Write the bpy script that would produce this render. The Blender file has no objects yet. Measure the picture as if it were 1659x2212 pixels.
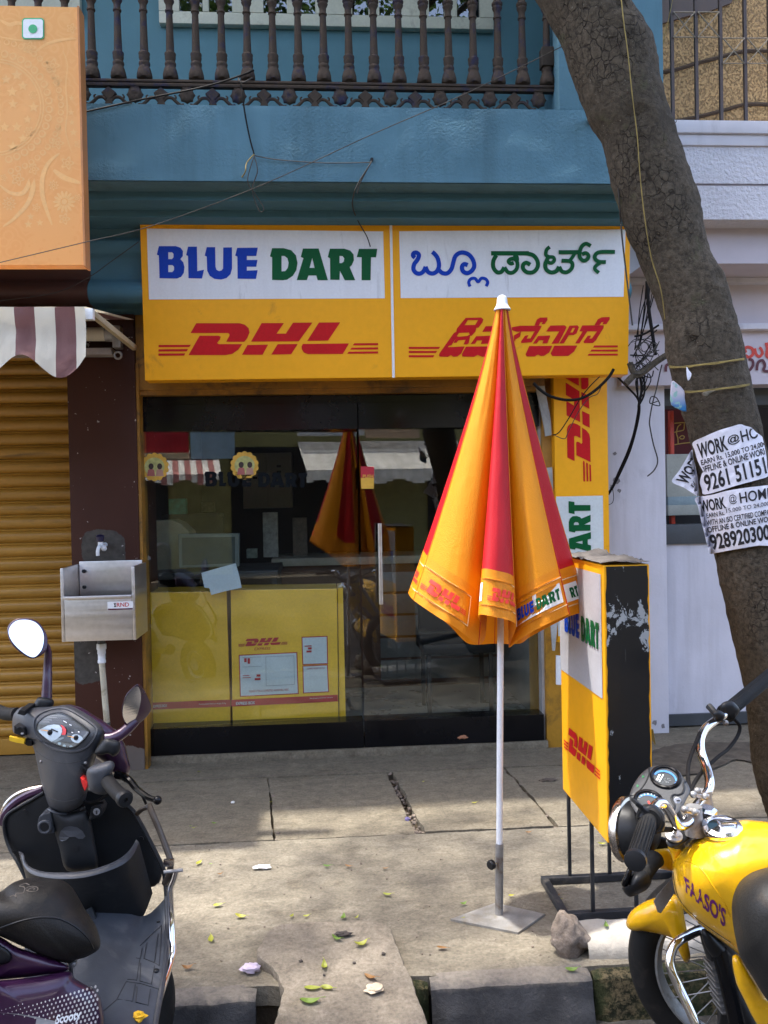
import bpy, bmesh, math, random
from mathutils import Vector, Matrix, noise
from mathutils.bvhtree import BVHTree
from mathutils.geometry import tessellate_polygon
V = Vector
R = math.radians
scene = bpy.context.scene
col = scene.collection
random.seed(11)

# ------------------------------------------------------------------ camera
FPX, CXP, CYP = 1853.0, 829.5, 1106.0        # focal length and centre, in a 1659 x 2212 picture
CAM = V((0, 0, 1.45))
_th, _ph, _ro = R(4.1), R(-0.95), 0.0195
_f = V((math.sin(_th) * math.cos(_ph), math.cos(_th) * math.cos(_ph), math.sin(_ph)))
_r0 = V((math.cos(_th), -math.sin(_th), 0))
_u0 = _r0.cross(_f)
_u = _u0 * math.cos(_ro) + _r0 * math.sin(_ro)
_r = _r0 * math.cos(_ro) - _u0 * math.sin(_ro)
cd = bpy.data.cameras.new('camera')
cd.sensor_fit = 'HORIZONTAL'
cd.sensor_width = 24.0
cd.lens = 24.0 * FPX / 1659.0
cd.clip_start = 0.05
cd.clip_end = 500
cam = bpy.data.objects.new('camera', cd)
col.objects.link(cam)
cam.matrix_world = Matrix(((_r.x, _u.x, -_f.x, CAM.x), (_r.y, _u.y, -_f.y, CAM.y), (_r.z, _u.z, -_f.z, CAM.z), (0, 0, 0, 1)))
scene.camera = cam

# ------------------------------------------------------------------ sky, sun, exposure
SUN = V((-0.27, 0.005, 0.96)).normalized()      # direction towards the sun
elev = math.asin(SUN.z)
azim = math.atan2(SUN.x, SUN.y)
w = bpy.data.worlds.new('World')
scene.world = w
w.use_nodes = True
nt = w.node_tree
bg = nt.nodes['Background']
sky = nt.nodes.new('ShaderNodeTexSky')
sky.sky_type = 'NISHITA'
sky.sun_disc = False
sky.sun_elevation = elev
sky.sun_rotation = azim
sky.air_density = 0.75
sky.dust_density = 4.0
sky.ozone_density = 1.0
nt.links.new(sky.outputs[0], bg.inputs[0])
bg.inputs[1].default_value = 0.15
sl = bpy.data.lights.new('sun', 'SUN')
sl.energy = 1.6
sl.angle = R(1.3)
sl.color = (1.0, 0.965, 0.91)
so = bpy.data.objects.new('sun', sl)
col.objects.link(so)
so.rotation_euler = (-SUN).to_track_quat('-Z', 'Y').to_euler()
so.location = SUN * 30
scene.view_settings.view_transform = 'Standard'
scene.view_settings.look = 'None'
scene.view_settings.gamma = 1.0
scene.view_settings.use_curve_mapping = False
scene.view_settings.exposure = 2.62
scene.cycles.max_bounces = 8
scene.cycles.diffuse_bounces = 3
scene.cycles.glossy_bounces = 4
scene.cycles.transparent_max_bounces = 16
scene.cycles.caustics_reflective = False
scene.cycles.caustics_refractive = False
scene.cycles.use_denoising = True

# ------------------------------------------------------------------ rays: a picture point to a place at a known depth or height
def ray(x, y):
    return _f * FPX + _r * (x - CXP) + _u * (CYP - y)
def onY(x, y, Y):
    d = ray(x, y); return CAM + d * ((Y - CAM.y) / d.y)
def onX(x, y, X):
    d = ray(x, y); return CAM + d * ((X - CAM.x) / d.x)
def onZ(x, y, Z):
    d = ray(x, y); return CAM + d * ((Z - CAM.z) / d.z)
def onP(x, y, p, n):
    d = ray(x, y); return CAM + d * ((p - CAM).dot(n) / d.dot(n))
K = 1659.0 / 3024.0
def zc(x0, y0, s):
    return lambda x, y: ((x0 + x / s) * K, (y0 + y / s) * K)
def pxm(Y):            # metres per picture unit at depth Y
    return Y / FPX

# ------------------------------------------------------------------ curves
def crom(P, n=6, closed=False):
    P = [tuple(p) for p in P]
    m = len(P); out = []
    rng = range(m) if closed else range(m - 1)
    for i in rng:
        p1, p2 = P[i], P[(i + 1) % m]
        p0 = P[i - 1] if (closed or i > 0) else p1
        p3 = P[(i + 2) % m] if (closed or i + 2 < m) else p2
        for k in range(n):
            t = k / n
            out.append(tuple(0.5 * (2 * b + (c - a) * t + (2 * a - 5 * b + 4 * c - d) * t * t + (3 * b - a - 3 * c + d) * t ** 3)
                             for a, b, c, d in zip(p0, p1, p2, p3)))
    if not closed:
        out.append(P[-1])
    return out

# ------------------------------------------------------------------ mesh builder
class MB:
    def __init__(self):
        self.v = []; self.f = []
    def add(self, vs, fs):
        o = len(self.v)
        self.v += [V(p) for p in vs]
        self.f += [tuple(i + o for i in q) for q in fs]
        return self
    def box(self, x0, x1, y0, y1, z0, z1):
        return self.add([(x0, y0, z0), (x1, y0, z0), (x1, y1, z0), (x0, y1, z0), (x0, y0, z1), (x1, y0, z1), (x1, y1, z1), (x0, y1, z1)],
                        [(0, 3, 2, 1), (4, 5, 6, 7), (0, 1, 5, 4), (1, 2, 6, 5), (2, 3, 7, 6), (3, 0, 4, 7)])
    def quad(self, a, b, c, d):
        return self.add([a, b, c, d], [(0, 1, 2, 3)])
    def prism(self, pts, off):
        n = len(pts); off = V(off)
        a = [V(p) for p in pts]; b = [p + off for p in a]
        tri = tessellate_polygon([a])
        fs = [tuple(t) for t in tri] + [tuple(i + n for i in reversed(t)) for t in tri]
        fs += [(i, (i + 1) % n, (i + 1) % n + n, i + n) for i in range(n)]
        return self.add(a + b, fs)
    def flat(self, loops):
        pts = [V(p) for l in loops for p in l]
        tri = tessellate_polygon([[V(p) for p in l] for l in loops])
        return self.add(pts, [tuple(t) for t in tri])
    def tube(self, pts, r, n=8, cap=True):
        P = [V(p) for p in pts]; m = len(P)
        rs = r if isinstance(r, (list, tuple)) else [r] * m
        T = []
        for i in range(m):
            t = P[min(i + 1, m - 1)] - P[max(i - 1, 0)]
            T.append(t.normalized() if t.length > 1e-9 else V((0, 0, 1)))
        a = V((0, 0, 1)) if abs(T[0].z) < 0.9 else V((1, 0, 0))
        nrm = T[0].cross(a).normalized()
        vs = []
        for i in range(m):
            nrm = (nrm - T[i] * nrm.dot(T[i]))
            nrm = nrm.normalized() if nrm.length > 1e-9 else T[i].orthogonal().normalized()
            b = T[i].cross(nrm)
            for k in range(n):
                a2 = 2 * math.pi * k / n
                vs.append(P[i] + (nrm * math.cos(a2) + b * math.sin(a2)) * rs[i])
        fs = [(i * n + k, i * n + (k + 1) % n, (i + 1) * n + (k + 1) % n, (i + 1) * n + k) for i in range(m - 1) for k in range(n)]
        if cap:
            fs += [tuple(reversed(range(n))), tuple((m - 1) * n + k for k in range(n))]
        return self.add(vs, fs)
    def lathe(self, prof, o=(0, 0, 0), ax=(0, 0, 1), n=16, mod=None, cap=True):
        o = V(o); ax = V(ax).normalized()
        e1 = ax.orthogonal().normalized(); e2 = ax.cross(e1)
        vs = []
        for j, (r, h) in enumerate(prof):
            for k in range(n):
                a = 2 * math.pi * k / n
                rr, hh = (r, h) if mod is None else mod(j, k, r, h)
                vs.append(o + ax * hh + (e1 * math.cos(a) + e2 * math.sin(a)) * rr)
        m = len(prof)
        fs = [(i * n + k, i * n + (k + 1) % n, (i + 1) * n + (k + 1) % n, (i + 1) * n + k) for i in range(m - 1) for k in range(n)]
        if cap:
            fs += [tuple(reversed(range(n))), tuple((m - 1) * n + k for k in range(n))]
        return self.add(vs, fs)
    def grid(self, rows):
        m, n = len(rows), len(rows[0])
        return self.add([p for r_ in rows for p in r_], [(i * n + k, i * n + k + 1, (i + 1) * n + k + 1, (i + 1) * n + k) for i in range(m - 1) for k in range(n - 1)])
    def torus(self, c, ax, Rr, r, n=40, m=10, sx=1.0):
        c = V(c); ax = V(ax).normalized(); e1 = ax.orthogonal().normalized(); e2 = ax.cross(e1)
        vs = []
        for i in range(n):
            a = 2 * math.pi * i / n; d = e1 * math.cos(a) + e2 * math.sin(a)
            for k in range(m):
                b = 2 * math.pi * k / m
                vs.append(c + d * (Rr + r * math.cos(b)) + ax * (r * sx * math.sin(b)))
        return self.add(vs, [(i * m + k, i * m + (k + 1) % m, ((i + 1) % n) * m + (k + 1) % m, ((i + 1) % n) * m + k) for i in range(n) for k in range(m)])
    def ball(self, c, r, n=12, m=8, sq=(1, 1, 1)):
        prof = [(math.sin(math.pi * j / m), -math.cos(math.pi * j / m)) for j in range(1, m)]
        o = len(self.v)
        self.lathe(prof, n=n)
        for i in range(o, len(self.v)):
            p = self.v[i]; self.v[i] = V(c) + V((p.x * sq[0], p.y * sq[1], p.z * sq[2])) * r
        return self
    def puff(self, outline, yb, front, back, c=None, e=2.0, K_=7, smooth=4, close=True):
        """solid with a given outline (picture points), yb(x, y) base depth, rounded out by front / back metres"""
        o = crom(outline, smooth, True) if smooth else list(outline)
        n = len(o)
        if c is None:
            c = (sum(p[0] for p in o) / n, sum(p[1] for p in o) / n)
        yf = yb if callable(yb) else (lambda x, y: yb)
        vs = []; fs = []
        def ringset(sign, amp):
            idx = []
            for k in range(K_):
                s = math.cos(math.pi / 2 * k / K_)
                d = amp * (1 - s ** e) ** (1 / e)
                ids = []
                for p in o:
                    x = c[0] + (p[0] - c[0]) * s; y = c[1] + (p[1] - c[1]) * s
                    ids.append(len(vs)); vs.append(onY(x, y, yf(x, y) - sign * d))
                idx.append(ids)
            ci = len(vs); vs.append(onY(c[0], c[1], yf(*c) - sign * amp))
            for k in range(K_ - 1):
                for i in range(n):
                    q = (idx[k][i], idx[k][(i + 1) % n], idx[k + 1][(i + 1) % n], idx[k + 1][i])
                    fs.append(q if sign > 0 else q[::-1])
            for i in range(n):
                q = (idx[-1][i], idx[-1][(i + 1) % n], ci)
                fs.append(q if sign > 0 else q[::-1])
        ringset(1, front)
        if back > 0:
            ringset(-1, back)
        return self.add(vs, fs)
    def bvh(self):
        return BVHTree.FromPolygons(self.v, self.f)
    def build(self, name, mat, parent=None, smooth=True, bevel=0, seg=2, angle=35, weld=True, kind=None, label=None):
        me = bpy.data.meshes.new(name)
        bm = bmesh.new()
        bv = [bm.verts.new(p) for p in self.v]
        for q in self.f:
            try:
                bm.faces.new([bv[i] for i in q])
            except ValueError:
                pass
        if weld:
            bmesh.ops.remove_doubles(bm, verts=bm.verts, dist=1e-5)
        bmesh.ops.recalc_face_normals(bm, faces=bm.faces)
        if bevel:
            ed = [e for e in bm.edges if len(e.link_faces) == 2 and e.calc_face_angle(0) > R(30)]
            bmesh.ops.bevel(bm, geom=ed, offset=bevel, segments=seg, affect='EDGES', profile=0.6, clamp_overlap=True)
        bm.to_mesh(me); bm.free()
        if smooth:
            me.shade_smooth()
            me.set_sharp_from_angle(angle=R(angle))
        me.materials.append(mat)
        o = bpy.data.objects.new(name, me)
        col.objects.link(o)
        if parent is not None:
            put(o, parent)
        if kind: o['kind'] = kind
        if label: o['label'] = label
        return o

_base = {}
def put(o, parent):
    o.parent = parent
    b = _base.get(parent.name)
    if b is not None:
        o.matrix_parent_inverse = Matrix.Translation(-b)
def tag(o, label, cat, group=None):
    o['label'] = label; o['category'] = cat
    if group: o['group'] = group
    return o
def struct(o):
    o['kind'] = 'structure'; return o
def thing(name, label, cat, loc=(0, 0, 0), group=None):
    o = bpy.data.objects.new(name, None)
    o.empty_display_size = 0.1
    col.objects.link(o)
    o.location = loc
    _base[o.name] = V(loc)
    return tag(o, label, cat, group)
def copy_of(o, parent, off):
    c = o.copy(); col.objects.link(c)
    c.parent = parent
    c.matrix_parent_inverse = o.matrix_parent_inverse.copy()
    c.location = V(o.location) + V(off)
    return c

# ------------------------------------------------------------------ materials
def lin(r, g, b):
    return tuple(((c / 255) / 12.92 if c / 255 <= 0.04045 else ((c / 255 + 0.055) / 1.055) ** 2.4) for c in (r, g, b))
class NT:
    def __init__(self, name):
        self.m = bpy.data.materials.new(name); self.m.use_nodes = True
        self.t = self.m.node_tree; self.b = self.t.nodes['Principled BSDF']
        self.out = self.t.nodes['Material Output']
        self._pos = None
    def n(self, kind, **kw):
        x = self.t.nodes.new('ShaderNode' + kind)
        for k, v in kw.items(): setattr(x, k, v)
        return x
    def l(self, a, b):
        self.t.links.new(a, b)
    def pos(self, sc=(1, 1, 1)):
        if self._pos is None:
            self._pos = self.n('NewGeometry').outputs['Position']
        if sc == (1, 1, 1): return self._pos
        mp = self.n('Mapping'); mp.inputs['Scale'].default_value = sc
        self.l(self._pos, mp.inputs[0]); return mp.outputs[0]
    def noise(self, scale, detail=4, rough=0.55, sc=(1, 1, 1), dist=0.0):
        x = self.n('TexNoise'); x.inputs['Scale'].default_value = scale
        x.inputs['Detail'].default_value = detail; x.inputs['Roughness'].default_value = rough
        x.inputs['Distortion'].default_value = dist
        self.l(self.pos(sc), x.inputs['Vector']); return x.outputs['Fac']
    def ramp(self, fac, a, b, ca=(0, 0, 0, 1), cb=(1, 1, 1, 1)):
        x = self.n('ValToRGB'); x.color_ramp.elements[0].position = a; x.color_ramp.elements[1].position = b
        x.color_ramp.elements[0].color = ca; x.color_ramp.elements[1].color = cb
        self.l(fac, x.inputs[0]); return x.outputs[0]
    def span(self, x, a, b, rev=False):
        m = self.n('MapRange'); m.inputs[1].default_value = a; m.inputs[2].default_value = b
        m.inputs[3].default_value = 1.0 if rev else 0.0; m.inputs[4].default_value = 0.0 if rev else 1.0
        self.l(x, m.inputs[0]); return m.outputs[0]
    def mix(self, fac, a, b, mode='MIX'):
        x = self.n('MixRGB', blend_type=mode)
        for sock, v in ((x.inputs[0], fac), (x.inputs[1], a), (x.inputs[2], b)):
            if isinstance(v, (int, float)): sock.default_value = v
            elif isinstance(v, tuple): sock.default_value = (v[0], v[1], v[2], 1)
            else: self.l(v, sock)
        return x.outputs[0]
    def bump(self, h, strength=0.3, dist=0.01, prev=None):
        x = self.n('Bump'); x.inputs['Strength'].default_value = strength; x.inputs['Distance'].default_value = dist
        self.l(h, x.inputs['Height'])
        if prev is not None: self.l(prev, x.inputs['Normal'])
        return x.outputs[0]
    def set(self, **kw):
        names = {'col': 'Base Color', 'rough': 'Roughness', 'metal': 'Metallic', 'normal': 'Normal', 'spec': 'Specular IOR Level', 'coat': 'Coat Weight', 'coatr': 'Coat Roughness', 'trans': 'Transmission Weight', 'ior': 'IOR', 'emis': 'Emission Color', 'ems': 'Emission Strength'}
        for k, v in kw.items():
            s = self.b.inputs[names[k]]
            if isinstance(v, (int, float)): s.default_value = v
            elif isinstance(v, tuple): s.default_value = (v[0], v[1], v[2], 1)
            else: self.l(v, s)
        return self

def mat(name, c, rough=0.55, metal=0.0, var=0.18, vs=6.0, bump=0.0, bs=60.0, dirt=0.0, dcol=(0.06, 0.05, 0.04), ds=3.0, coat=0.0, spec=0.5, sc=(1, 1, 1), grain=0.06):
    N = NT(name)
    big = N.noise(vs, 5, 0.6, sc)
    fine = N.noise(vs * 14, 3, 0.6)
    c1 = tuple(x * (1 - var) for x in c); c2 = tuple(min(1, x * (1 + var)) for x in c)
    cc = N.mix(N.ramp(big, 0.32, 0.68), c1, c2)
    if grain:
        g = N.mix(N.ramp(fine, 0.3, 0.7), (1 - grain,) * 3, (1 + grain,) * 3)
        cc = N.mix(1.0, cc, g, 'MULTIPLY')
    if dirt:
        d = N.noise(ds, 8, 0.68, sc, 0.6)
        dm = N.ramp(d, 0.62 - dirt * 0.25, 0.8 - dirt * 0.15)
        cc = N.mix(dm, cc, dcol)
    r2 = N.mix(N.ramp(big, 0.3, 0.7), (max(0.03, rough - 0.08),) * 3, (min(1, rough + 0.1),) * 3)
    N.set(col=cc, rough=r2, metal=metal, spec=spec)
    if coat: N.set(coat=coat, coatr=0.08)
    if bump:
        N.set(normal=N.bump(N.noise(bs, 6, 0.65), bump, 0.004))
    return N.m
# ------------------------------------------------------------------ material palette
SY = (0.92, 0.41, 0.012)        # sign yellow
m_yellow = mat('sign_yellow', SY, 0.42, var=0.02, vs=2, grain=.03, dirt=0.02, dcol=(0.5, 0.22, 0.03), ds=4, spec=.2)
m_signwhite = mat('sign_white', (0.78, 0.79, 0.82), 0.4, var=0.03, dirt=0.06, grain=.03, dcol=(0.5, 0.5, 0.52), ds=6, sc=(3, 3, 0.4), spec=.2)
m_red = mat('logo_red', (0.56, 0.010, 0.014), 0.45, var=0.05, spec=.15)
m_blue = mat('logo_blue', (0.006, 0.050, 0.44), 0.45, var=0.04, spec=.15)
m_green = mat('logo_green', (0.003, 0.095, 0.028), 0.45, var=0.05, spec=.15)
m_tin = mat('sign_box_tin', (0.30, 0.16, 0.03), 0.5, dirt=0.5, ds=8)
m_black = mat('black_plastic', (0.010, 0.0105, 0.012), 0.42, var=0.25, spec=.3)
m_blackgloss = mat('black_gloss', (0.005, 0.005, 0.006), 0.16, var=0.3, vs=3, spec=.22)
m_rubber = mat('rubber', (0.011, 0.0105, 0.010), 0.72, var=0.25, bump=0.2, bs=150, dirt=0.25, dcol=(0.04, 0.034, 0.028), ds=9, spec=.25)
m_white = mat('white_paint', (0.78, 0.79, 0.80), 0.35, var=0.05)
m_paper = mat('paper', (0.74, 0.73, 0.80), 0.8, var=0.06, vs=12, bump=0.35, bs=22)
m_ink = mat('ink', (0.012, 0.011, 0.014), 0.7, var=0.2)
m_steel = mat('brushed_steel', (0.62, 0.59, 0.57), 0.34, 1.0, var=0.06, vs=3, sc=(0.4, 0.4, 9))
m_galv = mat('worn_steel', (0.30, 0.29, 0.28), 0.5, 0.7, var=0.25, vs=14, dirt=0.4, dcol=(0.13, 0.07, 0.04), ds=18)
m_chrome = mat('chrome', (0.78, 0.77, 0.78), 0.07, 1.0, var=0.03, grain=0)
m_chromeworn = mat('worn_chrome', (0.55, 0.50, 0.46), 0.22, 1.0, var=0.2, vs=20, dirt=0.35, dcol=(0.16, 0.10, 0.06), ds=22)
m_mirror = mat('mirror_glass', (0.86, 0.88, 0.9), 0.02, 1.0, var=0.0, grain=0)
m_ironblack = mat('black_painted_iron', (0.022, 0.023, 0.026), 0.5, var=0.3, vs=18, dirt=0.3, dcol=(0.10, 0.085, 0.07), ds=16)
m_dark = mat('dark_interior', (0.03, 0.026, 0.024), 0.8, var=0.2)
m_cable = mat('cable_black', (0.010, 0.009, 0.009), 0.7, var=0.2, spec=.12)
m_cablegrey = mat('cable_grey', (0.055, 0.05, 0.045), 0.7, var=0.25, spec=.15)
m_rope = mat('yellow_rope', (0.25, 0.185, 0.055), 0.85, var=0.3, vs=30)

def concrete(name, c, tile=False):
    N = NT(name)
    b1 = N.noise(1.6, 6, 0.62); b2 = N.noise(7, 6, 0.7, (1, 1.6, 1)); fi = N.noise(90, 4, 0.7); st = N.noise(3.2, 8, 0.7, (1, 2.2, 1), 0.8)
    cc = N.mix(N.ramp(b1, 0.3, 0.7), tuple(x * 0.8 for x in c), tuple(x * 1.12 for x in c))
    cc = N.mix(N.ramp(b2, 0.38, 0.72), tuple(x * 0.78 for x in c), cc)
    cc = N.mix(N.ramp(st, 0.56, 0.72), cc, tuple(x * 0.62 for x in (c[0], c[1] * 0.95, c[2] * 0.88)))
    cc = N.mix(1.0, cc, N.mix(N.ramp(fi, 0.3, 0.7), (0.70,) * 3, (1.22,) * 3), 'MULTIPLY')
    md_ = N.noise(15, 9, 0.75, (1, 1.5, 1), 1.0)
    cc = N.mix(1.0, cc, N.mix(N.ramp(md_, 0.34, 0.64), (0.70, 0.68, 0.65), (1.14, 1.14, 1.13)), 'MULTIPLY')
    sp = N.n('TexVoronoi'); sp.inputs['Scale'].default_value = 26; N.l(N.pos(), sp.inputs['Vector'])
    spk = N.ramp(sp.outputs['Distance'], 0.03, 0.06, (1, 1, 1, 1), (0, 0, 0, 1))
    cc = N.mix(spk, cc, tuple(x * 0.45 for x in c))
    nrm = N.bump(fi, 0.6, 0.006)
    nrm = N.bump(md_, 0.45, 0.014, nrm)
    if tile:
        br = N.n('TexBrick'); br.offset = 0.5
        for k, v in (('Scale', 1.0), ('Mortar Size', 0.0022), ('Mortar Smooth', 0.4), ('Brick Width', 0.088), ('Row Height', 0.2)):
            br.inputs[k].default_value = v
        N.l(N.pos(), br.inputs['Vector'])
        gm = N.mix(N.ramp(N.noise(5, 3), 0.45, 0.65), (0, 0, 0), br.outputs['Fac'])
        cc = N.mix(N.mix(0.55, (0, 0, 0), gm), cc, tuple(x * 0.5 for x in c))
        inv = N.n('Invert'); N.l(gm, inv.inputs['Color'])
        nrm = N.bump(inv.outputs[0], 0.5, 0.003, nrm)
    N.set(col=cc, rough=0.88, normal=nrm, spec=0.3)
    return N.m
m_conc = concrete('footpath_concrete', (0.225, 0.198, 0.152))
m_slab = concrete('slab_concrete', (0.215, 0.185, 0.135), True)
m_conc2 = concrete('back_strip_concrete', (0.195, 0.168, 0.122))
m_ramp = concrete('ramp_stone', (0.245, 0.21, 0.165))
m_soil = concrete('soil_dirt', (0.10, 0.075, 0.05))
m_road = concrete('asphalt', (0.075, 0.07, 0.062))
m_rock = concrete('granite_rock', (0.24, 0.195, 0.16))

def plaster(name, c, bump, bs, dirt=0.2, dcol=(0.05, 0.05, 0.05), rough=0.55, patch=None, spec=0.5, bd=0.006):
    N = NT(name)
    b1 = N.noise(1.3, 6, 0.6); b2 = N.noise(5, 7, 0.66, (1, 1, 0.45), 0.4); rgh = N.noise(bs, 5, 0.6)
    cc = N.mix(N.ramp(b1, 0.3, 0.7), tuple(x * 0.86 for x in c), tuple(min(1, x * 1.1) for x in c))
    if dirt:
        cc = N.mix(N.mix(1.0, N.ramp(b2, 0.66 - dirt * 0.2, 0.86 - dirt * 0.1), (0.75,) * 3, 'MULTIPLY'), cc, dcol)
    if patch or dirt > .4:
        stk = N.ramp(N.noise(7, 6, .62, (1, 1, .07)), .50, .74)
        cc = N.mix(1.0, cc, N.mix(stk, (1, 1, 1), (.80, .79, .78)), 'MULTIPLY')
    lumps = N.ramp(N.noise(2.2, 3), 0.38, 0.62)
    hh = N.mix(1.0, rgh, lumps, 'MULTIPLY') if patch else rgh
    N.set(col=cc, rough=rough, spec=spec, normal=N.bump(hh, bump, bd))
    return N.m
m_bluewall = plaster('blue_plaster', (0.098, 0.200, 0.258), 0.85, 70, 0.45, (0.052, 0.115, 0.15), 0.8, True, bd=.012, spec=.12)
m_bluedeep = plaster('blue_moulding', (0.075, 0.180, 0.238), 0.25, 60, 0.35, (0.035, 0.075, 0.10), 0.75, spec=.15)
m_bluein = plaster('blue_balcony_wall', (0.075, 0.19, 0.235), 0.2, 70, 0.1, (0.04, 0.1, 0.13), 0.6)
m_brown = plaster('brown_paint', (0.072, 0.028, 0.020), 0.1, 40, 0.05, (0.05, 0.02, 0.015), 0.5)
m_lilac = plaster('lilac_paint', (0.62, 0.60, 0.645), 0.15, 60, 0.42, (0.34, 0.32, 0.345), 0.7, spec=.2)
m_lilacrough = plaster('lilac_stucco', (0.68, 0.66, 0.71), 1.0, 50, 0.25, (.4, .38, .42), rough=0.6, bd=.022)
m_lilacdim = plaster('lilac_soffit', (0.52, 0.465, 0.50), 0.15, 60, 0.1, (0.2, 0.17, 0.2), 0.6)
m_gold = mat('gold_shutter_paint', (0.40, 0.205, 0.032), 0.38, 0.0, var=0.12, vs=3, dirt=0.2, dcol=(0.10, 0.055, 0.015), ds=4, sc=(0.4, 1, 3))
m_ochre = mat('ochre_shutter_box', (0.33, 0.155, 0.016), 0.5, var=0.25, vs=3, dirt=0.55, dcol=(0.035, 0.022, 0.012), ds=7)
m_ochrepil = mat('ochre_pillar_paint', (0.42, 0.21, 0.02), 0.5, var=0.2, vs=4, dirt=0.35, dcol=(0.10, 0.06, 0.02), ds=7)
m_cream = mat('cream_window_paint', (0.52, 0.52, 0.42), 0.45, var=0.08, dirt=0.2, dcol=(0.25, 0.23, 0.18), ds=6)
m_charcoal = mat('charcoal_paint', (0.055, 0.06, 0.065), 0.5, var=0.15)

def iron():
    N = NT('rusty_blue_iron')
    n1 = N.noise(14, 5, 0.65); n2 = N.noise(60, 4, 0.7)
    cc = N.mix(N.ramp(n1, 0.52, 0.68), (0.050, 0.036, 0.027), (0.022, 0.022, 0.050))
    cc = N.mix(N.ramp(n2, 0.55, 0.75), cc, (0.085, 0.055, 0.038))
    N.set(col=cc, rough=0.75, spec=.2, normal=N.bump(n2, 0.5, 0.003))
    return N.m
m_iron = iron()

def tanwall():
    N = NT('tan_roughcast')
    vo = N.noise(85, 4, 0.6, (1, 1, 0.8)); b = N.noise(4, 4)
    pits = N.ramp(vo, 0.34, 0.52)
    cc = N.mix(pits, (0.20, 0.125, 0.05), (0.36, 0.235, 0.10))
    cc = N.mix(1.0, cc, N.mix(b, (0.85,) * 3, (1.12,) * 3), 'MULTIPLY')
    N.set(col=cc, rough=0.8, normal=N.bump(pits, 0.9, 0.012))
    return N.m
m_tan = tanwall()

def bark():
    N = NT('bark')
    vo = N.n('TexVoronoi', feature='DISTANCE_TO_EDGE'); vo.inputs['Scale'].default_value = 31
    nz = N.n('TexNoise'); nz.inputs['Scale'].default_value = 14; nz.inputs['Detail'].default_value = 5
    N.l(N.pos(), nz.inputs['Vector'])
    mx = N.n('MixRGB'); mx.inputs[0].default_value = 0.055; N.l(N.pos((1.3, 1.3, 0.95)), mx.inputs[1]); N.l(nz.outputs['Color'], mx.inputs[2])
    N.l(mx.outputs[0], vo.inputs['Vector'])
    zone = N.ramp(N.noise(3.6, 5, 0.6, (1, 1, 0.7), 0.3), 0.50, 0.62)
    crack = N.ramp(vo.outputs['Distance'], 0.0, 0.06)
    crk = N.mix(zone, (1, 1, 1), crack)
    fine = N.noise(55, 6, 0.72)
    cc = N.mix(N.ramp(N.noise(2.4, 6, 0.65), 0.3, 0.7), (0.070, 0.056, 0.039), (0.145, 0.116, 0.082))
    cc = N.mix(N.ramp(fine, 0.36, 0.6), (0.050, 0.039, 0.027), cc)
    cc = N.mix(N.ramp(N.noise(8, 7, 0.7), 0.60, 0.72), cc, (0.10, 0.10, 0.052))
    spots = N.ramp(N.noise(130, 2, 0.5), 0.70, 0.76)
    cc = N.mix(spots, cc, (0.21, 0.19, 0.15))
    cc = N.mix(crk, (0.024, 0.018, 0.013), cc)
    nrm = N.bump(fine, 1.0, 0.014)
    nrm = N.bump(crk, 0.8, 0.010, nrm)
    N.set(col=cc, rough=0.9, normal=nrm, spec=0.25)
    return N.m
m_bark = bark()

def cloth(name, c, tr):
    N = NT(name)
    wv = N.noise(260, 2, 0.5); b = N.noise(5, 4)
    cc = N.mix(1.0, c, N.mix(b, (0.94,) * 3, (1.05,) * 3), 'MULTIPLY')
    N.set(col=cc, rough=0.5, spec=0.35, normal=N.bump(N.mix(0.6, wv, N.noise(22, 5, .6, (1, 1, .6), 1.2)), 0.4, 0.008))
    t = N.n('BsdfTranslucent'); N.l(cc, t.inputs[0])
    m = N.n('MixShader'); m.inputs[0].default_value = tr
    N.l(N.b.outputs[0], m.inputs[1]); N.l(t.outputs[0], m.inputs[2]); N.l(m.outputs[0], N.out.inputs[0])
    return N.m
m_cyel = cloth('umbrella_yellow_cloth', (0.84, 0.31, 0.005), 0.18)
m_cred = cloth('umbrella_red_cloth', (0.54, 0.008, 0.014), 0.15)
m_corg = cloth('umbrella_hem_cloth', (0.82, 0.28, 0.006), 0.20)
m_cprintw = mat('hem_print_white', (0.80, 0.78, 0.74), 0.6, var=0.03)
m_cprinto = mat('hem_print_line', (0.90, 0.66, 0.36), 0.6, var=0.03)
m_cprintr = mat('hem_print_red', (0.75, 0.035, 0.02), 0.6, var=0.03)

def leafmat(name, c, c2):
    N = NT(name)
    cc = N.mix(N.ramp(N.noise(2.5, 3), 0.35, 0.65), c, c2)
    N.set(col=cc, rough=0.5)
    t = N.n('BsdfTranslucent'); N.l(cc, t.inputs[0])
    m = N.n('MixShader'); m.inputs[0].default_value = 0.35
    N.l(N.b.outputs[0], m.inputs[1]); N.l(t.outputs[0], m.inputs[2]); N.l(m.outputs[0], N.out.inputs[0])
    return N.m
m_leaf = leafmat('tree_leaf', (0.035, 0.085, 0.015), (0.075, 0.13, 0.025))
m_leafy = leafmat('fallen_leaf_yellow', (0.40, 0.37, 0.05), (0.30, 0.33, 0.05))
m_leafg = leafmat('fallen_leaf_green', (0.13, 0.24, 0.04), (0.20, 0.29, 0.05))
m_leafb = leafmat('fallen_leaf_brown', (0.22, 0.10, 0.03), (0.30, 0.16, 0.06))

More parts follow.
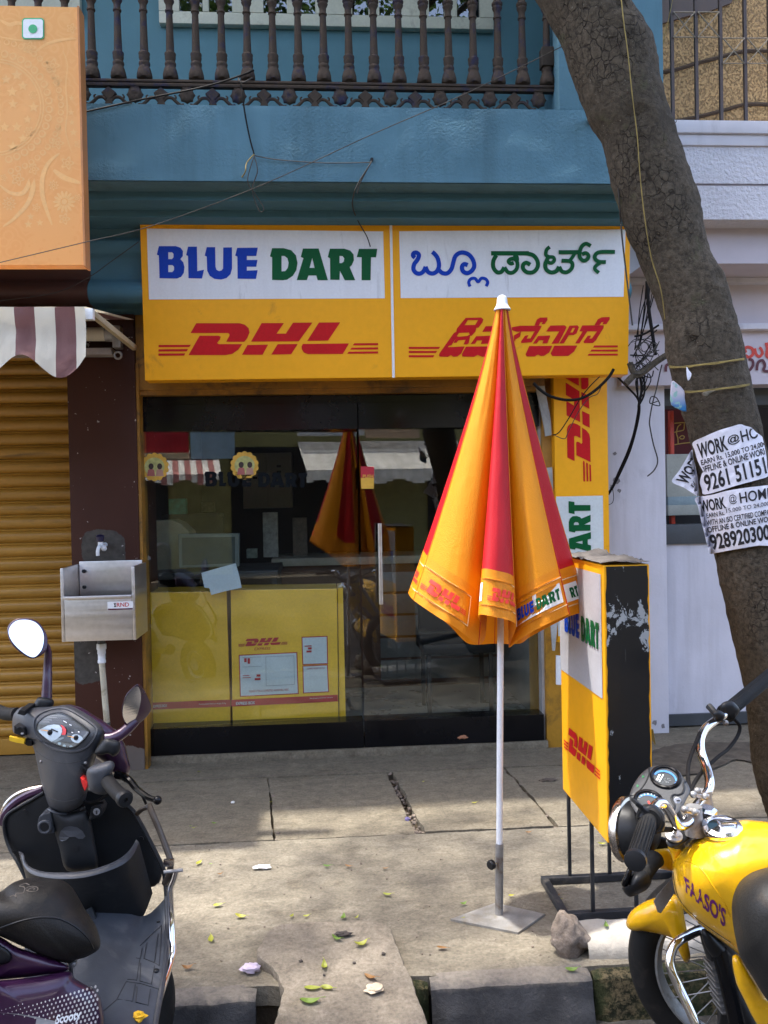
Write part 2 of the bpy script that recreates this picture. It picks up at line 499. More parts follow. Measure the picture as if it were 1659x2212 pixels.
def glassmat(name, tint=(1, 1, 1), r0=0.05, rough=0.0):
    """thin clear sheet: see-through, with more mirror at a slant"""
    N = NT(name)
    tr = N.n('BsdfTransparent'); tr.inputs[0].default_value = (*tint, 1)
    gl = N.n('BsdfGlossy'); gl.inputs['Roughness'].default_value = rough
    gl.inputs[0].default_value = (1, 1, 1, 1)
    lw = N.n('LayerWeight'); lw.inputs[0].default_value = 0.5
    pw = N.n('Math', operation='POWER'); N.l(lw.outputs['Facing'], pw.inputs[0]); pw.inputs[1].default_value = 5
    ma = N.n('Math', operation='MULTIPLY_ADD'); N.l(pw.outputs[0], ma.inputs[0]); ma.inputs[1].default_value = 1 - r0; ma.inputs[2].default_value = r0
    m = N.n('MixShader'); N.l(ma.outputs[0], m.inputs[0]); N.l(tr.outputs[0], m.inputs[1]); N.l(gl.outputs[0], m.inputs[2])
    N.l(m.outputs[0], N.out.inputs[0])
    return N.m
m_glass = glassmat('shop_glass', (0.92, 0.96, 0.95), 0.044)
m_pane = glassmat('window_pane', (0.5, 0.55, 0.55), 0.12)
m_clear = glassmat('gauge_glass', (0.97, 0.98, 0.98), 0.03)
# ------------------------------------------------------------------ ground
ROADZ = -0.14
g = MB().quad((-60, -60, -0.25), (60, -60, -0.25), (60, 60, -0.25), (-60, 60, -0.25)).build('ground', m_soil, smooth=False); struct(g)
rd = MB().quad((-40, -6.6, ROADZ), (40, -6.6, ROADZ), (40, 2.56, ROADZ), (-40, 2.56, ROADZ)).build('road', m_road, smooth=False); struct(rd)
fb = MB().box(-12, 12, 2.6, 5.3, -0.24, -0.035).build('footpath', m_soil, smooth=False); struct(fb)

def rough_slab(pts, z, th, seed, amp=0.006, step=0.05):
    """a paving piece with a worn, uneven outline"""
    random.seed(seed)
    out = []
    n = len(pts)
    for i in range(n):
        a, b = V(pts[i]), V(pts[(i + 1) % n])
        m = max(1, int((b - a).length / step))
        for k in range(m):
            p = a.lerp(b, k / m)
            q = noise.noise(V((p.x * 9, p.y * 9, seed))) * amp * 1.2 + random.uniform(-amp, amp) * 0.5
            d = (b - a).normalized()
            out.append(p + V((d.y, -d.x)) * q)
    mb = MB()
    mb.prism([(p.x, p.y, z) for p in out], (0, 0, -th))
    return mb
G = zc(500, 2850, 1.659); H = zc(1400, 2800, 1.508)
def gz(f, x, y):
    p = onZ(*f(x, y), 0); return (p.x, p.y)
bY, fY = 4.487, 3.665
c12 = [gz(G, 920, 360), gz(G, 967, 745)]
c23 = [gz(H, 190, 380), gz(H, 365, 745)]
c34 = [gz(H, 880, 340), gz(H, 1195, 700)]
# back strip along the shop, three slabs and a rest, front strip to the kerb
rough_slab([(-12, bY + .006), (12, bY + .006), (12, 5.3), (-12, 5.3)], 0.004, 0.06, 1, 0.004, 0.12).build('paving_slab', m_conc2, fb, smooth=False)
rough_slab([(-1.95, fY), (c12[1][0] - .006, fY), (c12[0][0] - .005, bY), (-1.95, bY)], 0.0, 0.06, 2).build('paving_slab', m_slab, fb, smooth=False)
rough_slab([(c12[1][0] + .006, fY), (c23[1][0] - .002, fY), (c23[0][0] - .002, bY), (c12[0][0] + .005, bY)], -0.003, 0.06, 3).build('paving_slab', m_slab, fb, smooth=False)
rough_slab([(c23[1][0] + .040, fY), (c34[1][0] - .002, fY), (c34[0][0] - .004, bY), (c23[0][0] + .036, bY)], 0.003, 0.06, 4, 0.009).build('paving_slab', m_slab, fb, smooth=False)
rough_slab([(c34[1][0] + .016, fY), (3.2, fY), (3.2, bY), (c34[0][0] + .010, bY)], 0.0, 0.06, 5, 0.008).build('paving_slab', m_slab, fb, smooth=False)
rough_slab([(-12, fY), (-1.96, fY), (-1.96, bY), (-12, bY)], 0.0, 0.06, 15, .005, .2).build('paving_slab', m_slab, fb, smooth=False)
rough_slab([(3.21, fY), (12, fY), (12, bY), (3.21, bY)], 0.0, 0.06, 16, .005, .2).build('paving_slab', m_slab, fb, smooth=False)
rough_slab([(-12, 2.565), (12, 2.565), (12, fY - .008), (-12, fY - .008)], -0.002, 0.06, 6, 0.009, 0.035).build('paving_slab', m_conc, fb, smooth=False)
# dark damp patch on the strip by the lilac wall
m_damp = mat('damp_concrete', (.085, .070, .052), .8, var=.4, vs=14, bump=.5, bs=90, spec=.15, dirt=.4, dcol=(.14, .12, .09), ds=12)
random.seed(14)
dq = crom([(1395, 1640), (1420, 1618), (1480, 1606), (1560, 1603), (1680, 1606), (1760, 1612), (1760, 1652), (1650, 1652), (1590, 1640), (1540, 1662), (1470, 1676), (1405, 1668)], 7, True)
MB().flat([[onZ(x + random.uniform(-3, 3), y + random.uniform(-1.5, 1.5), .0085) for x, y in dq]]).build('damp_stain', m_damp, fb, smooth=False)
# rubble in the open joints
random.seed(5)
rb = MB()
def pebble(mb, p, s):
    o = len(mb.v)
    mb.ball(p, s, 6, 4, (1, random.uniform(.7, 1.2), random.uniform(.5, .9)))
    for i in range(o, len(mb.v)):
        mb.v[i] += V([random.uniform(-.25, .25) * s for _ in range(3)])
for a, b, off, n in ((c23[0], c23[1], .018, 70), (c34[0], c34[1], .006, 40), (c12[0], c12[1], 0, 14)):
    for i in range(n):
        t = random.random()
        pebble(rb, (a[0] + (b[0] - a[0]) * t + off + random.uniform(-.02, .02), bY + (fY - bY) * t, random.uniform(-.03, -.004)), random.uniform(.004, .013))
rbo = rb.build('joint_rubble', m_rock, fb, kind='stuff')
random.seed(9)
gr = MB()
for i in range(420):
    p = (random.uniform(-1.2, 2.4), 2.62 + random.random() ** 1.3 * 2.0, 0.001)
    pebble(gr, p, random.uniform(.0015, .0045))
gr.build('scattered_grit', m_rock, fb, kind='stuff')

# kerb
def kerbmat(name, base, paint, z0, z1):
    N = NT(name)
    sep = N.n('SeparateXYZ'); N.l(N.pos(), sep.inputs[0])
    n1 = N.noise(18, 6, 0.7); n2 = N.noise(70, 5, 0.7); n3 = N.noise(5, 5, 0.6, (1, 1, 0.35))
    add = N.n('Math', operation='MULTIPLY_ADD'); N.l(n1, add.inputs[0]); add.inputs[1].default_value = 0.045; N.l(sep.outputs['Z'], add.inputs[2])
    edge = N.ramp(add.outputs[0], z0, z1)
    worn = N.ramp(n3, 0.42, 0.68)
    pc = N.mix(worn, paint, tuple(x * 1.9 + 0.016 for x in paint))
    bc = N.mix(N.ramp(n2, 0.3, 0.7), tuple(x * 0.7 for x in base), tuple(x * 1.15 for x in base))
    cc = N.mix(edge, pc, bc)
    cc = N.mix(N.ramp(n2, 0.64, 0.74), cc, tuple(x * 0.85 for x in base))
    N.set(col=cc, rough=0.85, normal=N.bump(n2, 0.6, 0.008), spec=0.3)
    return N.m
m_kerb = kerbmat('painted_kerb', (0.20, 0.175, 0.145), (0.030, 0.030, 0.032), 0.002, 0.022)
def moss():
    N = NT('mossy_stone')
    n1 = N.noise(46, 6, 0.75); n2 = N.noise(9, 5, 0.6)
    cc = N.mix(N.ramp(n1, 0.44, 0.58), (0.022, 0.024, 0.012), (0.20, 0.155, 0.085))
    cc = N.mix(N.ramp(n2, 0.42, 0.62), cc, (0.04, 0.052, 0.022))
    N.set(col=cc, rough=0.95, normal=N.bump(n1, 1.0, 0.03), spec=0.2)
    return N.m
m_moss = moss()
m_whitewash = plaster('whitewashed_stone', (0.40, 0.365, 0.31), 0.6, 60, 0.6, (0.16, 0.14, 0.12), 0.85)
def kerb(x0, x1, top, name, label, m, seed, yf=2.50, slope=0.035):
    rows = []
    nx, nz = max(8, int((x1 - x0) / .02)), 12
    random.seed(seed)
    for j in range(nz + 6):
        row = []
        for i in range(nx + 1):
            x = x0 + (x1 - x0) * i / nx
            if j <= nz:
                t = j / nz; y = yf - slope * (1 - t); z = ROADZ - .02 + (top - .012 - ROADZ + .02) * t
            else:
                t = (j - nz) / 5; y = yf + .012 + (2.572 - yf - .012) * t; z = top - .004 * (1 - t)
            ex = min(i, nx - i) / 3.0
            rr = 0.012 * max(0, 1 - ex) ** 2
            nn = noise.fractal(V((x * 14, y * 14, z * 14 + seed)), 1.0, 2.0, 4) * 0.006
            row.append((x, y + rr + nn, z - rr * .6 + nn * .4))
        rows.append(row)
    mb = MB().grid(rows)
    mb.box(x0 + .004, x1 - .004, yf + .03, 2.575, ROADZ - .05, top - .012)
    o = mb.build(name, m, smooth=True)
    return tag(o, label, 'kerb stone', 'kerb stones along the road')
kerb(-.98, -.225, 0.0, 'kerb_stone', 'dark worn kerb stone between scooter wheel and sloping stone slab', m_kerb, 3)
kerb(.293, .782, 0.002, 'kerb_stone', 'black painted kerb stone right of the sloping stone slab', m_kerb, 7)
kerb(-3.2, -.99, 0.0, 'kerb_stone', 'dark kerb stone hidden behind the purple scooter', m_kerb, 12)
ms = kerb(.792, 1.75, -.008, 'kerb_stone', 'rough mossy brown stone under the motorcycle front wheel', m_moss, 21, 2.52, .02)
kerb(.19, .288, -.012, 'kerb_stone', 'mossy broken kerb end beside the sloping stone slab', m_moss, 31, 2.53, .02)
# whitewashed block on top, right
wb = MB()
rows = []
for j in range(9):
    row = []
    for i in range(30):
        x = .80 + .55 * i / 29
        prof = [(2.60, -.012), (2.60, .01), (2.603, .028), (2.612, .042), (2.632, .050), (2.68, .052), (2.74, .050), (2.775, .035), (2.78, -.012)][j]
        nn = noise.fractal(V((x * 11, prof[0] * 11, 3)), 1, 2, 5) * .013
        row.append((x, prof[0] + nn, prof[1] + nn * .5))
    rows.append(row)
wb.grid(rows)
tag(wb.build('kerb_block', m_whitewash), 'whitewashed concrete block on the kerb under the motorcycle', 'kerb block')

# sloping stone slab down to the road
A_ = zc(650, 3400, 1.58)
n_r = V((0, 0.19, 1)).normalized(); n_r = V((0, -0.165, 1)).normalized(); p_r = V((0.1, 2.80, 0.058))
ol = [(600, 490), (640, 420), (705, 382), (800, 372), (900, 362), (1100, 356), (1300, 358), (1385, 385), (1415, 430), (1440, 500), (1480, 600), (1510, 670), (1545, 745), (1575, 840), (1605, 920), (1640, 1010), (1690, 1150), (640, 1150), (672, 1040), (690, 960), (715, 880), (733, 800), (722, 760), (700, 700), (660, 645), (610, 600), (572, 562), (578, 525)]
P = crom(ol, 3, True)
random.seed(2)
P3 = []
for x, y in P:
    p = onP(*A_(x, y), p_r, n_r)
    P3.append(p + V((random.uniform(-.003, .003), random.uniform(-.003, .003), 0)))
rs = MB()
cc_ = sum(P3, V()) / len(P3)
rings = []
for s, dz in ((1.0, -.05), (1.004, -.02), (1.0, -.006), (.985, .0), (.9, .002), (.7, .0), (.4, .001), (.15, 0)):
    rings.append([cc_ + (p - cc_) * s + n_r * (dz + noise.noise(V((p.x * 5 * s, p.y * 5 * s, 1))) * .004) for p in P3])
n = len(P3); vs = [p for r_ in rings for p in r_]
rs.add(vs, [(k * n + i, k * n + (i + 1) % n, (k + 1) * n + (i + 1) % n, (k + 1) * n + i) for k in range(len(rings) - 1) for i in range(n)] + [tuple((len(rings) - 1) * n + i for i in range(n))])
tag(rs.build('stone_slab', m_ramp, angle=50), 'worn grey stone slab sloping from footpath down to the road', 'slab')
# loose rock
rk = MB().ball((0, 0, 0), 1, 40, 26)
c0 = onZ(1241, 2072, 0.0)
for i, p in enumerate(rk.v):
    q = p.copy()
    s = 1 + .28 * noise.noise(q * 1.3 + V((3, 1, 7))) + .16 * noise.noise(q * 2.6) + .07 * noise.fractal(q * 6, 1, 2, 4)
    q = V((q.x * .058 * (1 - .28 * q.z), q.y * .05, q.z * .066)) * s
    q.x -= .012 * q.z / .066
    rk.v[i] = c0 + V((0, .045, .052)) + q
tag(rk.build('rock', m_rock, angle=50), 'rough brown rock standing at the kerb edge beside the sign stand', 'rock')
# ------------------------------------------------------------------ lettering: flat print laid a hair above the surface that carries it
BLUE_L = [
 [[(190,226),(290,226),(318,235),(333,255),(332,285),(318,303),(335,322),(342,350),(338,385),(322,408),(298,418),(194,416),(190,282),(178,276)], [(246,262),(268,262),(277,272),(277,292),(268,303),(246,303)], [(246,338),(270,338),(280,348),(280,368),(270,380),(246,380)]],
 [[(363,229),(416,229),(418,374),(458,366),(446,418),(366,416),(363,285),(352,279)]],
 [[(474,232),(524,232),(526,348),(532,366),(547,374),(562,370),(571,358),(572,234),(624,233),(624,360),(615,392),(592,415),(560,424),(520,420),(492,402),(477,372),(474,288),(462,282)]],
 [[(655,236),(777,235),(768,284),(712,284),(712,308),(775,308),(768,348),(712,348),(712,371),(776,369),(766,420),(657,419),(656,288),(643,282)]]]
DART_L = [
 [[(862,238),(930,238),(975,250),(1003,280),(1013,325),(1005,370),(985,402),(950,425),(925,428),(862,426),(862,292),(849,287)], [(918,284),(935,284),(953,298),(960,325),(955,355),(940,374),(918,376)]],
 [[(1045,240),(1138,240),(1193,428),(1132,428),(1124,400),(1078,400),(1068,427),(1008,427),(1048,297),(1032,290)], [(1100,296),(1114,355),(1084,355)]],
 [[(1205,241),(1290,241),(1325,252),(1345,275),(1347,310),(1335,338),(1322,350),(1355,428),(1293,428),(1264,372),(1262,426),(1207,425),(1206,298),(1192,291)], [(1262,284),(1280,285),(1290,298),(1287,318),(1275,327),(1262,327)]],
 [[(1377,242),(1486,242),(1478,292),(1449,292),(1446,428),(1393,428),(1393,292),(1364,291)]]]
DHL_L = [
 [[(412,683),(670,683),(700,692),(722,712),(728,738),(715,770),(697,793),(590,793),(596,780),(609,758),(609,747),(600,741),(378,741)]],
 [[(432,757),(545,757),(557,763),(552,780),(535,800),(545,807),(685,807),(660,840),(625,865),(585,872),(366,872)]],
 [[(800,682),(932,682),(888,745),(943,745),(986,680),(1101,679),(1020,790),(737,792)]],
 [[(716,812),(838,810),(805,870),(683,870)]], [[(895,808),(1014,806),(975,867),(857,869)]],
 [[(1140,679),(1266,678),(1194,786),(1070,788)]],
 [[(1045,806),(1318,803),(1282,865),(1075,866),(1050,857),(1038,838),(1037,820)]],
 [[(188,812),(380,811),(371,824),(188,825)]], [[(188,838),(363,836),(355,850),(188,851)]], [[(188,863),(347,862),(339,875),(188,876)]],
 [[(1350,802),(1491,801),(1491,813),(1340,814)]], [[(1334,828),(1491,826),(1491,838),(1325,839)]], [[(1317,852),(1491,850),(1491,862),(1308,864)]]]
def norm(shapes, x0, x1, y0, y1):
    return [[[((x - x0) / (x1 - x0), (y - y0) / (y1 - y0)) for x, y in lp] for lp in s] for s in shapes]
BLUE_N = norm(BLUE_L, 178, 1486, 226, 428)
DART_N = norm(DART_L, 178, 1486, 226, 428)
DHL_N = norm(DHL_L, 188, 1491, 678, 876)

def shapes2d(shapes, sub=0):
    """triangles of filled outlines"""
    vs = []; fs = []
    for s in shapes:
        pts = [p for lp in s for p in lp]
        tri = tessellate_polygon([[V((p[0], p[1], 0)) for p in lp] for lp in s])
        o = len(vs); vs += pts; fs += [tuple(i + o for i in t) for t in tri]
    for _ in range(sub):
        nv = list(vs); nf = []; cache = {}
        def mid(a, b):
            k = (min(a, b), max(a, b))
            if k not in cache:
                cache[k] = len(nv); nv.append(((nv[a][0] + nv[b][0]) / 2, (nv[a][1] + nv[b][1]) / 2))
            return cache[k]
        for a, b, c in fs:
            ab, bc, ca = mid(a, b), mid(b, c), mid(c, a)
            nf += [(a, ab, ca), (ab, b, bc), (ca, bc, c), (ab, bc, ca)]
        vs, fs = nv, nf
    return vs, fs
def print_on(shapes, f, sub=0):
    """f(u, v) gives the place on the carrying surface"""
    vs, fs = shapes2d(shapes, sub)
    return MB().add([f(*p) for p in vs], fs)
def print_parts(shapes, f, m, parent, name='letter', sub=0):
    for s in shapes: print_on([s], f, sub).build(name, m, parent, smooth=False)
def finer(vs, fs, lim):
    """split long edges so that print can follow a bent surface"""
    vs = list(vs); tris = []
    for q in fs:
        for i in range(1, len(q) - 1): tris.append((q[0], q[i], q[i + 1]))
    cache = {}
    def mid(a, b):
        k = (min(a, b), max(a, b))
        if k not in cache:
            cache[k] = len(vs); vs.append(tuple((vs[a][j] + vs[b][j]) / 2 for j in (0, 1)))
        return cache[k]
    out = []
    while tris:
        a, b, c = tris.pop()
        d = [math.hypot(vs[p][0] - vs[q][0], vs[p][1] - vs[q][1]) for p, q in ((a, b), (b, c), (c, a))]
        k = d.index(max(d))
        if d[k] < lim: out.append((a, b, c)); continue
        p, q, r_ = ((a, b, c), (b, c, a), (c, a, b))[k]
        m = mid(p, q); tris += [(p, m, r_), (m, q, r_)]
    return vs, out
_tc = {}
def text_shape(body, bold=0.0, shear=0.0):
    """triangles of a line of text, normalised to 0..1 by its own box (v downward); the last value is width / height"""
    k = (body, bold, shear)
    if k not in _tc:
        cu = bpy.data.curves.new('txt', 'FONT'); cu.body = body; cu.size = 1.0
        cu.offset = bold; cu.shear = shear; cu.resolution_u = 3
        ob = bpy.data.objects.new('txt', cu); col.objects.link(ob)
        dg = bpy.context.evaluated_depsgraph_get()
        me = ob.evaluated_get(dg).to_mesh()
        vs = [(v.co.x, v.co.y) for v in me.vertices]; fs = [tuple(p.vertices) for p in me.polygons]
        ob.evaluated_get(dg).to_mesh_clear()
        bpy.data.objects.remove(ob); bpy.data.curves.remove(cu)
        x0 = min(v[0] for v in vs); x1 = max(v[0] for v in vs); y0 = min(v[1] for v in vs); y1 = max(v[1] for v in vs)
        _tc[k] = ([((a - x0) / (x1 - x0), (y1 - b) / (y1 - y0)) for a, b in vs], fs, (x1 - x0) / (y1 - y0))
    return _tc[k]
def text_on(body, f, bold=0.0, shear=0.0):
    vs, fs, _ = text_shape(body, bold, shear)
    return MB().add([f(*p) for p in vs], fs)
def ribbon(mb, pts, w, f, h0=0.0, n=6):
    """a pen stroke of width w; f(x, y, h) places it, h is a hair of height that grows along the stroke"""
    P = crom(pts, n) if len(pts) > 2 else pts
    m = len(P)
    L = []; Rr = []
    for i in range(m):
        a = P[max(i - 1, 0)]; b = P[min(i + 1, m - 1)]
        dx, dy = b[0] - a[0], b[1] - a[1]; l = math.hypot(dx, dy) or 1
        L.append((P[i][0] - dy / l * w / 2, P[i][1] + dx / l * w / 2)); Rr.append((P[i][0] + dy / l * w / 2, P[i][1] - dx / l * w / 2))
    for i in range(m - 1):
        h = h0 + i * 1.5e-5
        mb.add([f(*L[i], h), f(*Rr[i], h), f(*Rr[i + 1], h), f(*L[i + 1], h)], [(0, 1, 2, 3)])
def bil(q):
    """q: four picture points TL TR BR BL -> u, v"""
    (a, b, c, d) = q
    return lambda u, v: tuple((a[i] * (1 - u) + b[i] * u) * (1 - v) + (d[i] * (1 - u) + c[i] * u) * v for i in (0, 1))
# ------------------------------------------------------------------ the blue building
PY = 4.0
bb = thing('blue_building', 'blue plastered two storey building above the courier shop', 'building', (0.3, 4.8, 0))
def B(name, m, x0, x1, y0, y1, z0, z1, parent=bb, bevel=0.0, **k):
    return MB().box(x0, x1, y0, y1, z0, z1).build(name, m, parent, smooth=bevel > 0, bevel=bevel, **k)
# balcony front wall: face broken up a little by uneven plaster
def plaster_face(x0, x1, y, z0, z1, amp, step=.035, seed=0):
    nx, nz = int((x1 - x0) / step), max(2, int((z1 - z0) / step))
    rows = []
    for j in range(nz + 1):
        row = []
        for i in range(nx + 1):
            x = x0 + (x1 - x0) * i / nx; z = z0 + (z1 - z0) * j / nz
            e = min(i, nx - i, j, nz - j)
            d = noise.fractal(V((x * 5, z * 5, seed)), 1, 2, 4) * amp * (0.35 if e == 0 else 1)
            row.append((x, y + d, z + (noise.noise(V((x * 6, seed, 3))) * .003 if j == nz else 0)))
        rows.append(row)
    return rows
pf = MB().grid(plaster_face(-4.6, 1.66, PY, 2.917, 3.262, .006)); pf.box(-4.6, 1.66, PY + .014, 4.26, 2.917, 3.258)
pf.build('balcony_parapet', m_bluewall, bb)
B('balcony_pier', m_bluewall, 1.152, 1.66, PY + .002, 4.26, 3.262, 5.3, bevel=.008)
B('balcony_pier', m_bluewall, -4.6, -4.2, PY + .002, 4.26, 3.262, 5.3, bevel=.008)
B('ledge', m_bluedeep, -4.6, 1.655, 4.14, 4.6, 2.876, 2.916)
B('ledge', m_bluedeep, -4.6, 1.65, 4.28, 4.6, 2.842, 2.8755)
mo = MB()
prof = [(4.47, 2.842), (4.47, 2.80), (4.44, 2.77), (4.46, 2.72), (4.49, 2.69), (4.49, 2.60), (4.45, 2.57), (4.42, 2.53), (4.43, 2.49), (4.47, 2.463), (4.72, 2.46), (4.72, 2.842)]
prof = crom(prof[:-2], 3) + prof[-2:]
mo.prism([(-1.155, y, z) for y, z in prof], (2.80, 0, 0)); mo.build('beam', m_bluedeep, bb, angle=50)
mo = MB(); mo.prism([(-1.157, y, z) for y, z in prof], (-3.4, 0, 0)); mo.build('beam', m_brown, bb, angle=50, label='brown painted beam over the shutter')
B('balcony_floor', m_bluedeep, -4.6, 1.66, 4.26, 5.2, 2.98, 3.05)
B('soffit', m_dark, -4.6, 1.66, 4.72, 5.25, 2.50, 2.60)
B('balcony_wall', m_bluein, -4.6, 1.75, 5.2, 5.4, 3.05, 6.2)
B('roof_slab', m_bluedeep, -4.6, 1.8, 4.03, 8.5, 6.2, 6.4)
B('side_wall', m_bluein, 1.64, 1.76, 4.26, 5.2, 3.05, 6.2)
# pilaster with worn paint
def pil_mat():
    N = NT('worn_brown_paint')
    b1 = N.noise(1.3, 5); n1 = N.noise(9, 7, .72, (1, 1, .55)); n2 = N.noise(30, 4)
    sep = N.n('SeparateXYZ'); N.l(N.pos(), sep.inputs[0])
    def near(cx, cz, rx, rz):
        a = N.n('Math', operation='SUBTRACT'); N.l(sep.outputs['X'], a.inputs[0]); a.inputs[1].default_value = cx
        a2 = N.n('Math', operation='DIVIDE'); N.l(a.outputs[0], a2.inputs[0]); a2.inputs[1].default_value = rx
        a3 = N.n('Math', operation='POWER'); ab = N.n('Math', operation='ABSOLUTE'); N.l(a2.outputs[0], ab.inputs[0]); N.l(ab.outputs[0], a3.inputs[0]); a3.inputs[1].default_value = 3
        b = N.n('Math', operation='SUBTRACT'); N.l(sep.outputs['Z'], b.inputs[0]); b.inputs[1].default_value = cz
        b2 = N.n('Math', operation='DIVIDE'); N.l(b.outputs[0], b2.inputs[0]); b2.inputs[1].default_value = rz
        bb2 = N.n('Math', operation='ABSOLUTE'); N.l(b2.outputs[0], bb2.inputs[0])
        b3 = N.n('Math', operation='POWER'); N.l(bb2.outputs[0], b3.inputs[0]); b3.inputs[1].default_value = 3
        s = N.n('Math', operation='ADD'); N.l(a3.outputs[0], s.inputs[0]); N.l(b3.outputs[0], s.inputs[1])
        t = N.n('Math', operation='MULTIPLY_ADD'); N.l(n1, t.inputs[0]); t.inputs[1].default_value = 1.5; N.l(s.outputs[0], t.inputs[2])
        return N.span(t.outputs[0], 1.62, 1.68, True)
    cc = N.mix(N.ramp(b1, .3, .7), (0.046, 0.0165, 0.0105), (0.064, 0.023, 0.0145))
    grey = N.mix(N.ramp(n2, .3, .7), (0.048, 0.042, 0.036), (0.085, 0.076, 0.066))
    cc = N.mix(near(-1.18, 1.20, .12, .11), cc, grey)
    cc = N.mix(near(-1.27, .62, .10, .14), cc, grey)
    cc = N.mix(near(-1.16, -.02, .26, .16), cc, (0.16, 0.13, 0.11))
    cc = N.mix(N.ramp(N.noise(38, 2, .5), .735, .75), cc, (0.4, 0.36, 0.33))
    N.set(col=cc, rough=.55, spec=.2, normal=N.bump(n2, .1, .004))
    return N.m
m_pil = pil_mat()
B('pilaster', m_pil, -1.347, -.988, 4.70, 5.2, 0, 2.462, bevel=.006)
B('pilaster_edge', m_ochre, -.9875, -.972, 4.712, 4.87, .0, 2.2)
# shop back and sides
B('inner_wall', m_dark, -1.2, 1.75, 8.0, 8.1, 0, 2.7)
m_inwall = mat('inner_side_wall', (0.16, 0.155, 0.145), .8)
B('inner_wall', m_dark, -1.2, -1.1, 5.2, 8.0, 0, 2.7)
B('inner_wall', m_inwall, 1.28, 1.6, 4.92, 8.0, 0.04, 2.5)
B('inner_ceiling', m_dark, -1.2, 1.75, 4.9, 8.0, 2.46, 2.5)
m_floor = mat('shop_floor_tile', (0.30, 0.28, 0.25), .3, var=.1)
B('shop_floor', m_floor, -1.2, 1.28, 4.93, 8.0, -.02, .075)
# threshold
th = MB()
rows = []
for j, (y, z) in enumerate([(4.785, -.005), (4.783, .022), (4.788, .040), (4.80, .047), (4.86, .049), (4.93, .049)]):
    rows.append([(-.985 + 2.24 * i / 60, y + noise.fractal(V((i * .3, j, 2)), 1, 2, 3) * .005 * (j < 4), z + noise.fractal(V((i * .3, j, 8)), 1, 2, 3) * .005 * (j < 4)) for i in range(61)])
th.grid(rows).build('threshold', m_conc2, bb)
# shutter box over the glass and black frame
B('shutter_box', m_ochre, -.985, 1.25, 4.72, 4.95, 2.058, 2.46)
B('shutter_lip', m_ochre, -.985, 1.25, 4.74, 4.84, 2.03, 2.0575)
B('black_header', m_blackgloss, -.985, 1.235, 4.80, 4.92, 1.985, 2.0297)
B('ochre_pillar', m_ochrepil, 1.252, 1.63, 4.80, 5.2, 0, 2.46, bevel=.006)
m_alu = mat('aluminium_strip', (.45, .45, .46), .45, .3)
B('frame_strip', m_alu, 1.2355, 1.2515, 4.83, 4.90, .045, 2.03)
B('frame_strip', m_alu, -.985, -.978, 4.84, 4.90, .045, 1.985)
# glazing
GY = 4.86
GT = math.tan(R(5.6))            # the panes stand a little askew in the opening, their right sides deeper
gn = V((math.sin(R(5.6)), -math.cos(R(5.6)), 0))
def og(x, y, off=0.0):
    p0 = onP(x, y, V(((-.977 + .205) / 2, GY, 1)), gn)
    if p0.x > .208: p0 = onP(x, y, V(((.211 + 1.235) / 2, GY, 1)), gn)
    return p0 + gn * off
for x0, x1, nm in ((-.977, .205, 'fixed_pane'), (.211, 1.235, 'glass_door')):
    xc = (x0 + x1) / 2
    g0, g1 = GY + (x0 - xc) * GT, GY + (x1 - xc) * GT
    pane = MB().prism([(x0, g0, .198), (x1, g1, .198), (x1, g1, 1.838), (x0, g0, 1.838)], (0, .01, 0)).build(nm, m_glass, bb, smooth=False)
    MB().box(x0, x1, 4.796, 4.926, 1.8385, 1.984).build('dark_film', m_blackgloss, pane, smooth=False)
    MB().box(x0, x1, 4.796, 4.926, .0495, .1975).build('base_band', m_blackgloss, pane, smooth=False)
    if nm == 'glass_door': door = pane
# door handle, push plate and stickers
Z7 = zc(500, 1500, 1.659)
hd = MB()
a = og(817, 1130, .05); b = og(820, 1303, .05)
hd.tube([a, b], .0125, 12)
for p in (a.lerp(b, .12), a.lerp(b, .88)):
    hd.tube([p, p - gn * .052], .007, 8)
hd.build('handle', m_steel, door)
def glass_print(shape, m, name, off, parent, fn=Z7):
    return MB().flat([[og(*fn(x, y), off) for x, y in shape]]).build(name, m, parent, smooth=False)
m_stred = mat('sticker_red', (.42, .015, .03), .4); m_styel = mat('sticker_yellow', (.62, .36, .04), .4)
glass_print([(1527, 558), (1614, 560), (1614, 632), (1527, 632)], m_stred, 'push_plate', .0015, door)
glass_print([(1527, 633), (1614, 633), (1612, 704), (1530, 704)], m_styel, 'push_plate', .0015, door)
f = bil([(1540, 612), (1608, 612), (1608, 634), (1540, 634)])
text_on('PUSH', lambda u, v: og(*Z7(*f(u, v)), .003), .02).build('lettering', m_styel, door, smooth=False)
fix = [o for o in bb.children if o.name.startswith('fixed_pane')][0]
for cx, cy in ((180, 562), (768, 552)):
    pts = []
    for i in range(96):
        t = 2 * math.pi * i / 96
        rr = 84 + 10 * abs(math.sin(t * 7))
        pts.append((cx + rr * math.cos(t), cy + rr * math.sin(t)))
    st = glass_print(pts, m_styel, 'flower_sticker', .0015, fix)
    e = [(cx + 66 * math.cos(t * .2618), cy + 62 * math.sin(t * .2618)) for t in range(24)]
    glass_print(e, mat('sticker_photo', (.45, .45, .16), .5, var=.3, vs=40), 'sticker_picture', .003, st)
    for ox, c in ((-22, (.35, .10, .09)), (34, (.40, .22, .16))):
        glass_print([(cx + ox - 26, cy + 60), (cx + ox - 20, cy + 20), (cx + ox, cy + 8), (cx + ox + 20, cy + 20), (cx + ox + 26, cy + 60)], mat('sticker_cloth', c, .5), 'sticker_picture', .004, st)
        glass_print([(cx + ox + 17 * math.cos(t), cy - 4 + 20 * math.sin(t)) for t in [k * .524 for k in range(12)]], mat('sticker_hair', (.03, .015, .012), .5), 'sticker_picture', .005, st)
